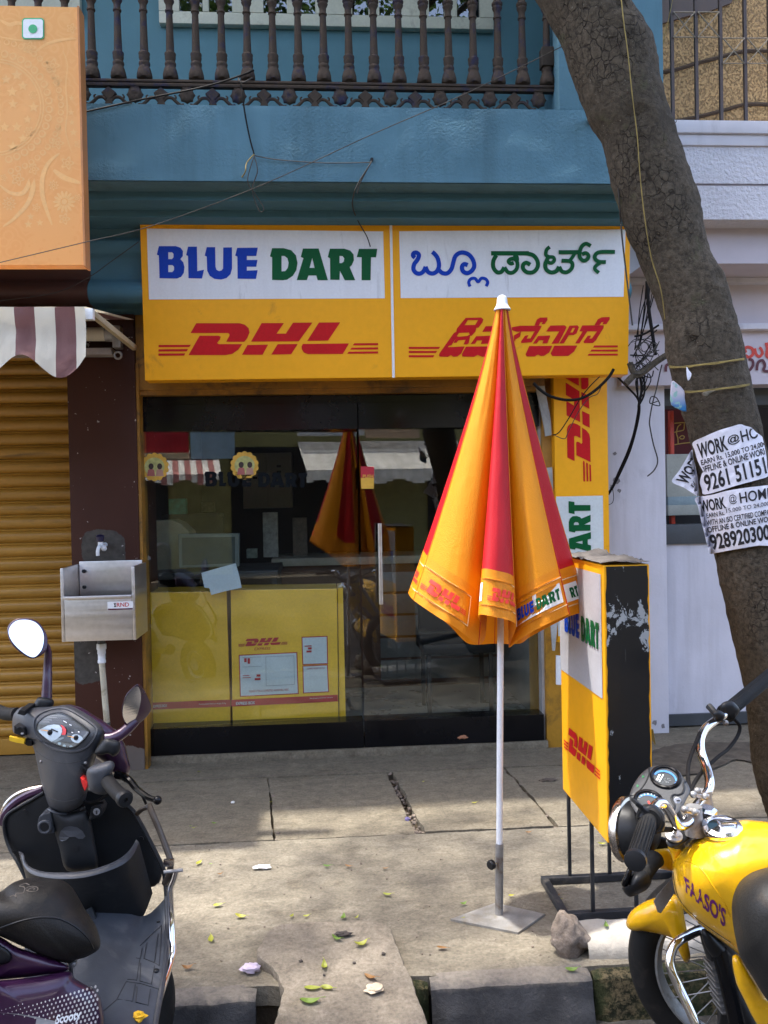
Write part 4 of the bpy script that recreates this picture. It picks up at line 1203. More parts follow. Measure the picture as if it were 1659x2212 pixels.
orn.build('printed_ornament', m_op, ob, smooth=False)
# green dot badge
def rrect(x0, y0, x1, y1, r):
    out = []
    for cx, cy, a in ((x1 - r, y0 + r, -90), (x1 - r, y1 - r, 0), (x0 + r, y1 - r, 90), (x0 + r, y0 + r, 180)):
        out += [(cx + r * math.cos(R(a + t)), cy + r * math.sin(R(a + t))) for t in (0, 22, 45, 67, 90)]
    return out
m_bg = mat('badge_green', (.05, .42, .17), .45)
MB().flat([[onY(*Z1(x, y), OY - .0035) for x, y in rrect(143, 117, 289, 257, 22)]]).build('badge', m_bg, ob, smooth=False)
MB().flat([[onY(*Z1(x, y), OY - .0055) for x, y in rrect(151, 125, 280, 248, 16)]]).build('badge', m_white, ob, smooth=False)
MB().flat([[onY(*Z1(x, y), OY - .0075) for x, y in disc(214, 188, 29, 28)]]).build('badge', m_bg, ob, smooth=False)

# ------------------------------------------------------------------ striped awning
aw = thing('awning', 'folded awning with brown and cream striped scalloped valance', 'awning', (-2, 4.1, 2.1))
m_awc = cloth('awning_cream', (.66, .61, .50), .2); m_awb = cloth('awning_brown', (.17, .075, .07), .15)
AY = 3.60
xr = onY(183, 664, AY).x; ztop = 2.255
def bottom_z(x):
    # scallops, two stripes each
    ph = (xr - x)
    per = .31
    return 2.014 - .048 * math.cos(2 * math.pi * (ph - .105) / per) * 1.0
stripes = [0]
x = 0; xs_ = [0, .040, .122, .202, .282, .364, .446]
while xs_[-1] < 2.2: xs_.append(xs_[-1] + .0815)
for k in range(len(xs_) - 1):
    rows = []
    for i in range(7):
        t = xs_[k] + (xs_[k + 1] - xs_[k]) * i / 6
        x = xr - t
        zb_ = bottom_z(x)
        if k == 0: zb_ = 2.054 - (t / .04) * (2.054 - bottom_z(xr - .04))
        row = []
        for j in range(11):
            q = j / 10
            z = ztop + (zb_ - ztop) * q
            y = AY + .012 * math.sin(q * 3) + .010 * noise.noise(V((x * 7, z * 9, 4))) + .006 * noise.noise(V((x * 25, z * 22, 9)))
            row.append((x, y, z))
        rows.append(row)
    MB().grid(rows).build('valance_stripe', m_awc if k % 2 == 0 else m_awb, aw)
    rows = [[(xr - xs_[k] - .0, AY + .012, ztop + .003), (xr - xs_[k], 4.55, 2.40)], [(xr - xs_[k + 1], AY + .012, ztop + .003), (xr - xs_[k + 1], 4.55, 2.40)]]
    MB().grid(rows).build('roof_stripe', m_awc if k % 2 == 0 else m_awb, aw, smooth=False)
p0 = onY(183, 690, AY + .02); p1 = onY(200, 660, AY + .02)
MB().box(-3.2, p1.x, AY + .018, AY + .055, p0.z, ztop - .002).build('front_bar', m_white, aw, bevel=.003)
MB().box(p1.x - .035, p1.x - .012, AY + .056, 4.52, 2.235, 2.262).build('arm', mat('awning_arm', (.42, .36, .24), .5), aw, bevel=.003)
ra = onY(240, 722, 4.60)
MB().tube([(-3.2, 4.6, ra.z), (ra.x - .03, 4.6, ra.z)], .036, 16).build('roller', m_awc, aw)
MB().tube([(ra.x - .029, 4.6, ra.z), (ra.x + .012, 4.6, ra.z)], .04, 16).build('roller_cap', m_galv, aw)
MB().box(ra.x + .0125, ra.x + .055, 4.565, 4.635, ra.z - .075, ra.z + .04).build('gear_box', m_galv, aw, bevel=.005)
MB().torus((ra.x + .035, 4.59, ra.z - .112), (0, 1, 0), .018, .006, 18, 8, 1).build('crank_eye', m_galv, aw)
MB().box(-3.2, ra.x + .0, 4.60, 4.695, ra.z - .105, ra.z - .07).build('wall_bar', mat('grey_bar', (.28, .25, .24), .6), aw, bevel=.003)

# ------------------------------------------------------------------ sink, tap and waste pipe
sk = thing('wash_basin', 'stainless steel wash basin fixed to the brown pilaster', 'basin', (-1.14, 4.55, .75))
MB().box(-1.300, -.970, 4.674, 4.692, .90, 1.142).build('backsplash', m_steel, sk, bevel=.004)
MB().box(-1.3015, -.9685, 4.40, 4.41, .758, .978).build('apron', m_steel, sk, bevel=.003)
for x0 in (-1.3185, -.968):
    MB().box(x0, x0 + .0165, 4.40, 4.692, .757, 1.128).build('side_panel', m_steel, sk, bevel=.003)
MB().box(-1.3015, -.9685, 4.4105, 4.673, .759, .80).build('bowl', m_steel, sk, smooth=False)
MB().box(-1.3015, -.9685, 4.385, 4.411, .972, .986).build('rim', m_steel, sk, bevel=.003)
for x, z in ((-1.275, 1.09), (-.99, 1.09), (-1.275, 1.005), (-.99, 1.005)):
    MB().ball((x, 4.668, z), .011, 10, 6).build('screw', m_black, sk)
lab = [onY(232, 1300, 4.398), onY(288, 1317, 4.398)]
lo = MB().box(lab[0].x, lab[1].x, 4.3975, 4.3995, lab[1].z, lab[0].z).build('label', m_white, sk, smooth=False)
def lf(u0, u1, v0, v1, d):
    return lambda u, v: (lab[0].x + (lab[1].x - lab[0].x) * (u0 + (u1 - u0) * u), 4.3975 - d, lab[0].z + (lab[1].z - lab[0].z) * (v0 + (v1 - v0) * v))
text_on('RND', lf(.36, .84, .14, .62, .001), .015).build('lettering', mat('label_red', (.55, .03, .03), .5), lo, smooth=False)
MB().flat([[lf(0, 1, 0, 1, .001)(*p) for p in ((.02, .8), (.98, .8), (.98, .97), (.02, .97))]]).build('label_stripe', mat('label_maroon', (.10, .01, .03), .5), lo, smooth=False)
MB().flat([[lf(0, 1, 0, 1, .001)(*p) for p in ((.24, .2), (.33, .14), (.31, .4), (.34, .62), (.25, .64), (.28, .42))]]).build('label_mark', m_ink, lo, smooth=False)
tp = thing('tap', 'white plastic tap with dark blue knob on the pilaster', 'tap', (-1.165, 4.66, 1.2))
tpt = onY(219, 1172, 4.62)
MB().lathe([(.018, 0), (.021, .022), (.0215, .028), (.012, .034)], tpt + V((0, -.02, .008)), (0, -.15, 1), 14).build('knob', mat('tap_blue', (.012, .012, .045), .35), tp)
tb = MB().tube([tpt + V((.0, .08, -.016)), tpt + V((0, -.03, -.016))], .013, 12)
tb.tube([tpt + V((0, -.015, .008)), tpt + V((0, -.02, -.02))], .014, 12)
tb.tube(crom([tpt + V((0, -.02, -.018)), tpt + V((0, -.05, -.02)), tpt + V((-.004, -.062, -.042)), tpt + V((-.004, -.062, -.065))], 4), .0095, 12)
tb.build('spout', m_white, tp)
MB().ball(tpt + V((.018, -.02, -.03)), .015, 12, 8).build('collar', m_white, tp)
pp = thing('waste_pipe', 'cream plastic waste pipe below the steel basin', 'pipe', (-1.17, 4.6, .2))
m_pvc = mat('cream_pvc', (.55, .50, .38), .5, var=.12, vs=8, dirt=.45, dcol=(.22, .16, .08), ds=8)
pa = onY(219, 1390, 4.56); pb = onY(231, 1560, 4.60)
MB().tube([pa + V((0, 0, .05)), pa], .02, 14).build('neck', m_charcoal, pp)
MB().lathe([(.023, 0), (.025, -.004), (.025, -.028), (.021, -.034), (.0215, -.052), (.019, -.056), (.019, -.085), (.021, -.088), (.021, -.10), (.016, -.104)], pa, (0, 0, 1), 16).build('joint', m_white, pp)
MB().tube([pa + V((0, 0, -.1)), pb], .0155, 14).build('tube', m_pvc, pp)
MB().tube([pb, pb + V((.002, 0, -.30))], .017, 14).build('tube', m_charcoal, pp)
# ------------------------------------------------------------------ inside the shop
Z8 = zc(500, 2200, 1.659)
m_box = mat('carton_yellow', (.82, .47, .03), .35, var=.08, vs=5, coat=.5, bump=.25, bs=9)
m_boxred = mat('carton_red', (.42, .02, .03), .35)
m_boxpap = mat('carton_sheet', (.55, .60, .62), .5, var=.05)
def express(label, q, Y, depth):
    t = thing('express_carton', label, 'carton', (onY(*Z8(*q[3]), Y).x, Y, .18))
    P4 = [onY(*Z8(x, y), Y) for x, y in q]
    MB().prism(P4, (0, depth, 0)).build('carton_body', m_box, t, smooth=False, bevel=.004)
    return t
e1 = express('plain yellow express carton at left behind the shop glass', [(120, 222), (650, 212), (678, 1092), (170, 1112)], 4.96, .30)
e2 = express('yellow express carton with red logo and address sheets behind glass', [(676, 205), (1372, 195), (1382, 1070), (690, 1088)], 4.945, .30)
MB().prism([onY(*Z8(x, y), 4.96) for x, y in ((1376, 195), (1410, 190), (1430, 1066), (1388, 1070))], (0, .29, 0)).build('carton_flap', m_box, e2, smooth=False)
def dec(shape, m, nm, par, Y, fn=Z8):
    MB().flat([[onY(*fn(x, y), Y) for x, y in shape]]).build(nm, m, par, smooth=False)
dec([(155, 940), (674, 920), (676, 966), (162, 986)], m_boxred, 'red_band', e1, 4.957)
dec([(680, 922), (1376, 888), (1378, 932), (682, 966)], m_boxred, 'red_band', e2, 4.942)
def tx(body, q, m, par, Y, bold=.0):
    f = bil(q)
    text_on(body, lambda u, v: onY(*Z8(*f(u, v)), Y), bold).build('lettering', m, par, smooth=False)
tx('EXPRESS BOX', [(172, 955), (262, 950), (262, 968), (172, 973)], m_boxpap, e1, 4.954, .02)
tx('Recommended Maximum Weight 25 Kg', [(470, 946), (645, 940), (645, 950), (470, 956)], m_boxpap, e1, 4.954)
tx('EXPRESS BOX', [(712, 936), (836, 930), (836, 950), (712, 956)], m_boxpap, e2, 4.939, .02)
tx('Basic protection and content restrictions', [(1195, 908), (1345, 901), (1345, 911), (1195, 918)], m_boxpap, e2, 4.939)
f_ = bil([(728, 524), (1048, 512), (1048, 562), (728, 574)])
print_on(DHL_N, lambda u, v: onY(*Z8(*f_(u, v)), 4.942)).build('lettering', m_boxred, e2, smooth=False)
tx('EXPRESS', [(835, 580), (940, 576), (935, 594), (832, 598)], m_boxred, e2, 4.941)
def sheet(q, par, Y):
    dec(q, m_boxred, 'sheet_border', par, Y + .0015)
    c = (sum(p[0] for p in q) / 4, sum(p[1] for p in q) / 4)
    k = [(c[0] + (x - c[0]) * (1 - 6 / abs(x - c[0])), c[1] + (y - c[1]) * (1 - 6 / abs(y - c[1]))) for x, y in q]
    dec(k, m_boxpap, 'address_sheet', par, Y)
sheet([(730, 628), (1112, 610), (1122, 884), (738, 902)], e2, 4.941)
sheet([(1140, 510), (1310, 504), (1314, 688), (1146, 694)], e2, 4.941)
sheet([(1146, 698), (1312, 691), (1320, 872), (1150, 880)], e2, 4.941)
for q in ([(766, 650), (782, 650), (782, 676), (766, 676)], [(788, 650), (804, 650), (804, 686), (788, 686)], [(846, 756), (872, 755), (872, 770), (846, 771)], [(834, 780), (872, 778), (872, 792), (834, 794)], [(756, 762), (800, 760), (800, 764), (756, 766)], [(756, 776), (810, 774), (810, 778), (756, 780)], [(1182, 580), (1206, 579), (1206, 592), (1182, 593)], [(1172, 600), (1206, 599), (1206, 612), (1172, 613)], [(1160, 568), (1206, 566), (1206, 572), (1160, 574)]):
    dec(q, m_boxred, 'printed_field', e2, 4.938)
m_line = mat('print_grey', (.30, .32, .34), .6)
for q in ([(905, 640), (1092, 632), (1092, 635), (905, 643)], [(905, 640), (908, 640), (911, 832), (908, 832)], [(1089, 632), (1092, 632), (1096, 822), (1093, 822)], [(908, 829), (1096, 819), (1096, 822), (908, 832)], [(752, 646), (876, 640), (876, 643), (752, 649)], [(754, 706), (878, 700), (878, 703), (754, 709)]):
    dec(q, m_line, 'printed_field', e2, 4.938)
tx('PLEASE ATTACH COMPLETED AIRWAYBILL HERE', [(800, 860), (1055, 848), (1055, 862), (800, 874)], m_boxred, e2, 4.938)
tx('SHIPMENT RECEIPT ON THE', [(1175, 714), (1290, 709), (1290, 719), (1175, 724)], m_boxred, e2, 4.938)
# paper taped to the glass
ps = [(485, 1255), (600, 1222), (710, 1192), (732, 1270), (750, 1352), (640, 1375), (550, 1400), (537, 1355), (505, 1352)]
tag(MB().prism([og(*Z7(x, y), -.013) for x, y in ps], (0, .001, 0)).build('paper_sheet', mat('taped_paper', (.50, .56, .62), .7, var=.05), smooth=False), 'tilted blank white paper taped inside the shop glass', 'paper')
# counter
ct = thing('counter', 'brown service counter with pale edge inside the shop', 'counter', (.6, 6.2, .08))
ya = onY(*Z7(900, 1180), 6.2).z
m_ctb = mat('counter_veneer', (.10, .040, .018), .45, var=.2, vs=5)
MB().box(-.35, 1.27, 6.2, 6.7, .076, ya - .035).build('front_panel', m_ctb, ct, smooth=False)
MB().box(-.37, 1.275, 6.15, 6.72, ya - .0345, ya + .02).build('counter_top', mat('counter_edge', (.42, .36, .27), .5), ct, bevel=.004)
for k in range(5):
    MB().box(.4, 1.27, 6.185, 6.199, .13 + k * .16, .27 + k * .16).build('panel_board', mat('counter_grey', (.20, .19, .17), .5), ct, bevel=.004)
# white stationery things behind
lk = thing('steel_cabinet', 'grey two door steel cabinet on the shop back wall', 'cabinet', (.2, 7.8, 1.2))
la, lb2 = onY(*Z7(760, 480), 7.7), onY(*Z7(1072, 820), 7.7)
m_cab = mat('cabinet_grey', (.55, .54, .48), .5, var=.1)
xm = (la.x + lb2.x) / 2
for x0, x1 in ((la.x, xm - .006), (xm + .006, lb2.x)):
    d = MB().box(x0, x1, 7.68, 7.70, lb2.z, la.z).build('cabinet_door', m_cab, lk, bevel=.004)
    for k in range(3):
        MB().box(x0 + .12, x1 - .12, 7.676, 7.6795, la.z - .12 - k * .05, la.z - .10 - k * .05).build('vent', m_dark, d, smooth=False)
MB().box(la.x - .01, lb2.x + .01, 7.702, 7.99, lb2.z - .01, la.z + .01).build('cabinet_body', m_cab, lk, smooth=False)
# desk with monitor and beige machine
dk = thing('desk', 'dark desk behind the yellow cartons', 'desk', (-.6, 5.5, .08))
dz = onY(*Z7(400, 1245), 5.35).z
MB().box(-1.05, -.28, 5.28, 5.95, dz - .04, dz).build('desk_top', mat('desk_dark', (.03, .03, .032), .5), dk, bevel=.004)
for x in (-1.03, -.32):
    MB().box(x, x + .03, 5.3, 5.9, .076, dz - .0405).build('desk_side', m_dark, dk, smooth=False)
mn = thing('monitor', 'grey screen seen through the glass above the cartons', 'monitor', (-.6, 5.5, dz))
mq = [onY(*Z7(x, y), 5.40) for x, y in ((332, 1000), (732, 996), (732, 1212), (340, 1222))]
MB().prism(mq, (0, .06, 0)).build('monitor_case', mat('monitor_grey', (.16, .19, .18), .4), mn, smooth=False, bevel=.005)
mq2 = [onY(*Z7(x, y), 5.398) for x, y in ((358, 1024), (706, 1018), (706, 1190), (362, 1206))]
MB().flat([mq2]).build('screen', mat('screen_glass', (.075, .09, .085), .15), mn, smooth=False)
MB().box(mq[0].x + .14, mq[1].x - .14, 5.43, 5.5, dz + .0005, mq[2].z + .02).build('monitor_stand', m_dark, mn, smooth=False)
bq = thing('printer', 'beige desktop printer at the left inside the shop', 'printer', (-.85, 5.6, dz))
bo = [onY(*Z7(x, y), 5.58) for x, y in ((105, 935), (140, 915), (290, 908), (345, 930), (405, 985), (415, 1060), (395, 1130), (380, 1236), (105, 1236))]
MB().prism(bo, (0, .28, 0)).build('printer_case', mat('beige_plastic', (.36, .31, .21), .5), bq, smooth=False, bevel=.006)
# small things
cr = thing('office_chair', 'dark office chair behind the glass door', 'chair', (.75, 5.7, .08))
ca, cb2 = onY(*Z7(1650, 1600), 5.7), onY(*Z7(2000, 1950), 5.7)
MB().box(.62, 1.05, 5.65, 5.71, .55, .98).build('backrest', m_black, cr, bevel=.02)
MB().box(.60, 1.06, 5.25, 5.65, .47, .54).build('seat', m_black, cr, bevel=.02)
for x in (.63, 1.02):
    for y in (5.29, 5.61):
        MB().box(x, x + .025, y, y + .025, .076, .4695).build('leg', m_dark, cr, smooth=False)
ds = MB()
p = onY(*zc(1300, 1500, 1.58)(520, 2080), GY + .06)
tag(MB().lathe([(.022, .0005), (.022, .035), (.014, .04), (.014, .055)], (p.x, GY + .2, .0755), (0, 0, 1), 14).build('door_stop', m_steel), 'small steel door stop on the shop floor', 'door stop')
for i, (x0, y0, x1, y1, Y, c, lbl, nm, ct_) in enumerate([(885, 860, 985, 1000, 6.35, (.45, .44, .40), 'white paper sheaf standing on the shop counter', 'paper_stack', 'papers'), (1080, 895, 1180, 1170, 6.4, (.16, .13, .10), 'brown file rack standing on the shop counter', 'file_rack', 'rack'), (780, 1098, 850, 1160, 6.3, (.30, .34, .28), 'small pale leaflet holder on the counter edge', 'leaflet_holder', 'holder'), (270, 770, 385, 870, 6.0, (.04, .30, .22), 'green file leaning inside the shop at left', 'green_file', 'file'), (485, 793, 572, 855, 7.9, (.26, .24, .20), 'small beige notice on the shop back wall', 'notice', 'notice')]):
    a, b = onY(*Z7(x0, y0), Y), onY(*Z7(x1, y1), Y)
    zl = b.z
    if nm in ('paper_stack', 'file_rack', 'leaflet_holder'): zl = ya + .0205
    tag(MB().box(a.x, b.x, Y, Y + .08, zl, a.z).build(nm, mat(nm + '_card', c, .7, var=.3, vs=30), bevel=.004), lbl, ct_)
# stool for the green file
a = onY(*Z7(265, 872), 6.0)
sf = thing('shelf', 'dark shelf carrying the green file inside the shop', 'shelf', (a.x, 6.05, .08))
MB().box(a.x - .35, a.x + .35, 5.98, 6.3, a.z - .03, onY(*Z7(385, 870), 6.0).z - .0005).build('shelf_board', m_dark, sf, smooth=False)
MB().box(a.x - .35, a.x + .35, 6.25, 6.3, .076, a.z - .0305).build('shelf_back', m_dark, sf, smooth=False)

# ------------------------------------------------------------------ across the street (seen in the glass)
OPY = -7.0
VY = 2 * GY - OPY
def refl(x, y):
    h = og(x, y); d = ray(x, y); d = d - gn * (2 * d.dot(gn))
    return h + d * ((OPY - h.y) / d.y)
op = thing('opposite_building', 'yellow shop building across the street mirrored in the glass', 'building', (0, -7.3, 0))
m_opw = mat('opposite_yellow_wall', (.42, .36, .13), .7)
MB().box(-16, 16, OPY - .6, OPY - .3, -.14, 4.6).build('wall', m_opw, op, smooth=False)
MB().box(-16, 16, OPY - .299, OPY + .4, 4.4, 4.6).build('eaves', m_opw, op, smooth=False)
for x in range(-14, 15, 4):
    MB().box(x - 1.4, x + 1.4, OPY - .299, OPY - .27, -.14, 2.5).build('shop_opening', m_dark, op, smooth=False)
MB().box(-16, 16, OPY - .31, OPY + .9, ROADZ, ROADZ + .15).build('pavement', m_conc2, op, smooth=False)
def osign(q, m, nm, label, y=OPY + .5, th=.08, cat_='sign'):
    a, b = refl(*Z7(*q[0])), refl(*Z7(*q[1]))
    return tag(MB().box(a.x, b.x, y - th, y, b.z, a.z).build(nm, m, smooth=False), label, cat_), a, b
rs_, a, b = osign(((-40, 180), (395, 478)), mat('opp_sign_red', (.45, .02, .03), .4), 'shop_sign', 'red bank sign across the street reflected in the glass')
f = lambda u, v: (a.x + (b.x - a.x) * (.25 + .35 * u), OPY + .503, a.z + (b.z - a.z) * (.52 + .28 * v))
vs_, fs_, _ = text_shape('sa', .02)
osign(((-40, 479), (395, 520)), mat('opp_sign_cream', (.55, .45, .28), .5), 'shop_sign', 'cream strip under the red sign across the street')
osign(((402, 200), (690, 515)), mat('opp_panel_blue', (.30, .42, .50), .5), 'shop_sign', 'pale blue panel across the street reflected in the glass')
osign(((1090, 325), (1500, 370)), mat('opp_panel_white', (.6, .6, .6), .5), 'shop_sign', 'long white sign across the street reflected above the umbrella')
osign(((1520, 320), (1860, 382)), mat('opp_panel_peach', (.55, .38, .24), .5), 'shop_sign', 'peach sign across the street reflected in the door')
def oawning(q, label, c1, c2, n):
    a, b = refl(*Z7(*q[0])), refl(*Z7(*q[1]))
    t = thing('awning', label, 'awning', (a.x, OPY + .6, b.z))
    for i in range(n):
        x0 = a.x + (b.x - a.x) * i / n; x1 = a.x + (b.x - a.x) * (i + 1) / n
        zt, zm = a.z, a.z + (b.z - a.z) * .55
        zb1 = b.z + .05 * math.sin(i * 1.05); 
        MB().grid([[(x0, OPY + .1, zt + .3), (x1, OPY + .1, zt + .3)], [(x0, OPY + 1.0, zm), (x1, OPY + 1.0, zm)], [(x0, OPY + 1.02, zb1), (x1, OPY + 1.02, zb1)]]).build('stripe', c1 if i % 2 else c2, t, smooth=False)
m_oa1 = mat('opp_awning_cream', (.80, .76, .68), .7); m_oa2 = mat('opp_awning_red', (.42, .16, .14), .7)
oawning(((60, 560), (590, 668)), 'red striped awning across the street reflected at left', m_oa1, m_oa2, 14)
oawning(((1110, 500), (2150, 655)), 'long cream awning across the street reflected in the door', m_oa1, mat('opp_awning_grey', (.72, .68, .60), .7), 26)
# ------------------------------------------------------------------ street tree
TY = 2.92
tr = thing('street_tree', 'leaning brown street tree trunk with cracked bark at right', 'tree', (1.62, TY, 0))
edge = [  # picture height, left edge, right edge of the trunk
 (0, 1165, 1351), (60, 1198, 1384), (120, 1224, 1415), (214, 1258, 1433), (284, 1296, 1455), (367, 1316, 1482), (468, 1347, 1513), (549, 1380, 1532), (658, 1424, 1573), (746, 1440, 1598), (833, 1462, 1617), (926, 1490, 1639), (1050, 1512, 1668), (1193, 1546, 1700), (1258, 1560, 1716), (1426, 1599, 1758), (1482, 1610, 1772), (1560, 1621, 1790), (1649, 1630, 1812), (1738, 1655, 1842), (1850, 1678, 1890)]
ctl = []
for y, l, r_ in edge:
    a, b = onY(l, y, TY), onY(r_, y, TY)
    ctl.append(((a.x + b.x) / 2, TY, (a.z + b.z) / 2, (b.x - a.x) / 2))
ctl = [(x, y_, z, r_ / (1 + .35 * abs((ctl[max(i - 1, 0)][0] - ctl[min(i + 1, len(ctl) - 1)][0]) / (ctl[max(i - 1, 0)][2] - ctl[min(i + 1, len(ctl) - 1)][2]))) * .985) for i, (x, y_, z, r_) in enumerate(ctl)]
ctl = [(.10, TY - .20, 4.9, .13), (.42, TY - .10, 4.15, .135), (.68, TY - .03, 3.62, .142)] + ctl + [(1.62, TY, .0, .21), (1.64, TY, -.12, .27)]
path = crom(ctl, 10)
NT_, n = 72, len(path)
tm_ = MB(); vs = []
for i, (x, y, z, r_) in enumerate(path):
    for k in range(NT_):
        a = 2 * math.pi * k / NT_
        d = V((math.cos(a), math.sin(a), 0))
        q = V((x + d.x * r_, y + d.y * r_, z))
        dis = noise.fractal(q * 6, 1, 2, 3) * .0045 + noise.fractal(q * 26, 1, 2, 4) * .0045
        for kz, ka, ks in ((2.72, -1.9, .055), (2.15, -1.0, .045), (1.98, -2.3, .04), (.95, -2.0, .05), (3.05, -1.3, .05)):
            dd2 = (z - kz) ** 2 + ((a + math.pi) % (2 * math.pi) - math.pi - ka) ** 2 * r_ * r_
            if dd2 < .05: dis += .016 * math.exp(-dd2 / (2 * ks * ks)) - .022 * math.exp(-dd2 / (2 * (ks * .35) ** 2))
        if z < .15: dis += .03 * max(0, math.sin(a * 4 + 1)) * (1 - z / .15) * .6
        vs.append((x + d.x * (r_ + dis), y + d.y * (r_ + dis), z + d.x * r_ * .35))
tm_.add(vs, [(i * NT_ + k, i * NT_ + (k + 1) % NT_, (i + 1) * NT_ + (k + 1) % NT_, (i + 1) * NT_ + k) for i in range(n - 1) for k in range(NT_)])
trunk_bvh = tm_.bvh()
tm_.build('trunk', m_bark, tr, angle=80)
random.seed(4)
tips = []
def limb(p, d, r_, ln, lvl):
    pts = [p]; q = V(p); dd = V(d).normalized()
    m = 6
    for k in range(m):
        dd = (dd + V((random.uniform(-.2, .2), random.uniform(-.2, .2), random.uniform(-.05, .12)))).normalized()
        q = q + dd * ln / m; pts.append(q.copy())
    MB().tube(pts, [r_ * (1 - .6 * k / m) for k in range(m + 1)], 8).build('limb', m_bark, tr)
    tips.extend(pts[3:])
    if lvl > 0:
        for s in range(3):
            nd = (dd + V((random.uniform(-.9, .9), random.uniform(-.9, .9), random.uniform(-.1, .4)))).normalized()
            limb(pts[random.choice((3, 4, 6))], nd, r_ * .42, ln * .7, lvl - 1)
top = V((.12, TY - .20, 4.85))
limb(top, (-.9, -.3, .6), .10, 2.6, 2)
limb(top, (.5, -.7, .7), .10, 2.4, 2)
limb(top, (-.3, -1.2, .6), .10, 2.8, 2)
limb(top, (.1, .2, 1), .09, 2.2, 1)
# crown: leaves in clumps, with gaps where the sun comes through
gaps = []
def gap(p, r_): gaps.append((V(p), r_ * (.62 if p[2] < .2 else .9)))
for px, py, rr in ((450, 1965, .20), (520, 1990, .15), (430, 1860, .13), (600, 1940, .15), (330, 1940, .10), (980, 2045, .20), (1120, 2050, .12), (1230, 1790, .16), (1320, 2015, .16), (760, 2120, .16), (820, 2050, .10), (650, 2150, .14), (1500, 1850, .12), (480, 2060, .12), (1560, 1800, .1), (860, 2190, .12)):
    gap(onZ(px, py, 0), rr)
for z in (.95, 1.2, 1.5, 1.8, 2.1): gap((.52, 2.85, z), .24)
gap(onY(1600, 1830, 1.75), .26); gap(onY(1500, 1900, 1.9), .16); gap(onY(1560, 2000, 1.7), .12)
gap(onY(1480, 1700, 2.0), .12)
for x in (-1.0, -1.3, -1.7, -2.1): gap((x, 3.7, 2.25), .16); gap((x, 3.72, 3.0), .2)
gap(onY(370, 2010, 2.35), .10); gap(onY(40, 1710, 2.5), .08); gap(onY(120, 1540, 2.4), .07)
cl = [V((random.uniform(-4.6, 4.4), random.uniform(-3.0, 3.75), random.uniform(4.9, 8.2))) for _ in range(190)] + [V(t) + V((random.uniform(-.4, .4), random.uniform(-.4, .4), random.uniform(.0, .5))) for t in tips]
lv = []; lfc = []
random.seed(8)
for c in cl:
    if c.z < 4.75 or c.y > 3.8: continue
    for _ in range(84):
        p = c + V((random.gauss(0, .34), random.gauss(0, .34), random.gauss(0, .22)))
        if p.z < 4.55 or p.y > 3.95: continue
        ok = True
        for gp_, rr in gaps:
            d = p - gp_; t = d.dot(SUN)
            if (d - SUN * t).length < rr: ok = False; break
        if not ok: continue
        ax = V((random.gauss(0, 1), random.gauss(0, 1), random.gauss(0, .4))).normalized()
        up = V((random.gauss(0, .5), random.gauss(0, .5), 1)).normalized()
        sd = ax.cross(up).normalized(); L_ = random.uniform(.07, .13); W_ = L_ * .27
        o = len(lv)
        lv += [p, p + ax * L_ * .45 + sd * W_, p + ax * L_, p + ax * L_ * .45 - sd * W_]
        lfc.append((o, o + 1, o + 2, o + 3))
cm = MB(); cm.v = lv; cm.f = lfc
cm.build('crown', m_leaf, tr, smooth=False, weld=False)

def on_bvh(bv, x, y, off, fallY):
    d = ray(x, y).normalized()
    h = bv.ray_cast(CAM, d)
    if h[0] is None: return onY(x, y, fallY)
    return h[0] - d * off
# smooth stand-in for the trunk surface to lay paper on
sm_ = MB(); vs = []
for (x, y, z, r_) in path:
    for k in range(48):
        a = 2 * math.pi * k / 48
        vs.append((x + math.cos(a) * (r_ + .007), y + math.sin(a) * (r_ + .007), z + math.cos(a) * r_ * .35))
sm_.add(vs, [(i * 48 + k, i * 48 + (k + 1) % 48, (i + 1) * 48 + (k + 1) % 48, (i + 1) * 48 + k) for i in range(n - 1) for k in range(48)])
smooth_bvh = sm_.bvh()
def axis_at(py):
    for (y0, l0, r0), (y1, l1, r1) in zip(edge, edge[1:]):
        if y0 <= py <= y1:
            t = (py - y0) / (y1 - y0); return l0 + (l1 - l0) * t, r0 + (r1 - r0) * t
    return edge[-1][1:]
def trunk_pt(x, y, off):
    """point on the front of the trunk, or in the air beside it where paper sticks out"""
    dd_ = ray(x, y).normalized(); hh_ = smooth_bvh.ray_cast(CAM, dd_)
    if hh_[0] is not None: return hh_[0] - dd_ * (off + .004)
    l, r_ = axis_at(y)
    c, h = (l + r_) / 2, (r_ - l) / 2 + 3
    t = max(-.985, min(.985, (x - c) / h))
    rad = h * pxm(TY + .1)
    return onY(x, y, TY - rad * math.sqrt(1 - t * t) - off)
ZP = zc(2600, 1640, 3.9127)
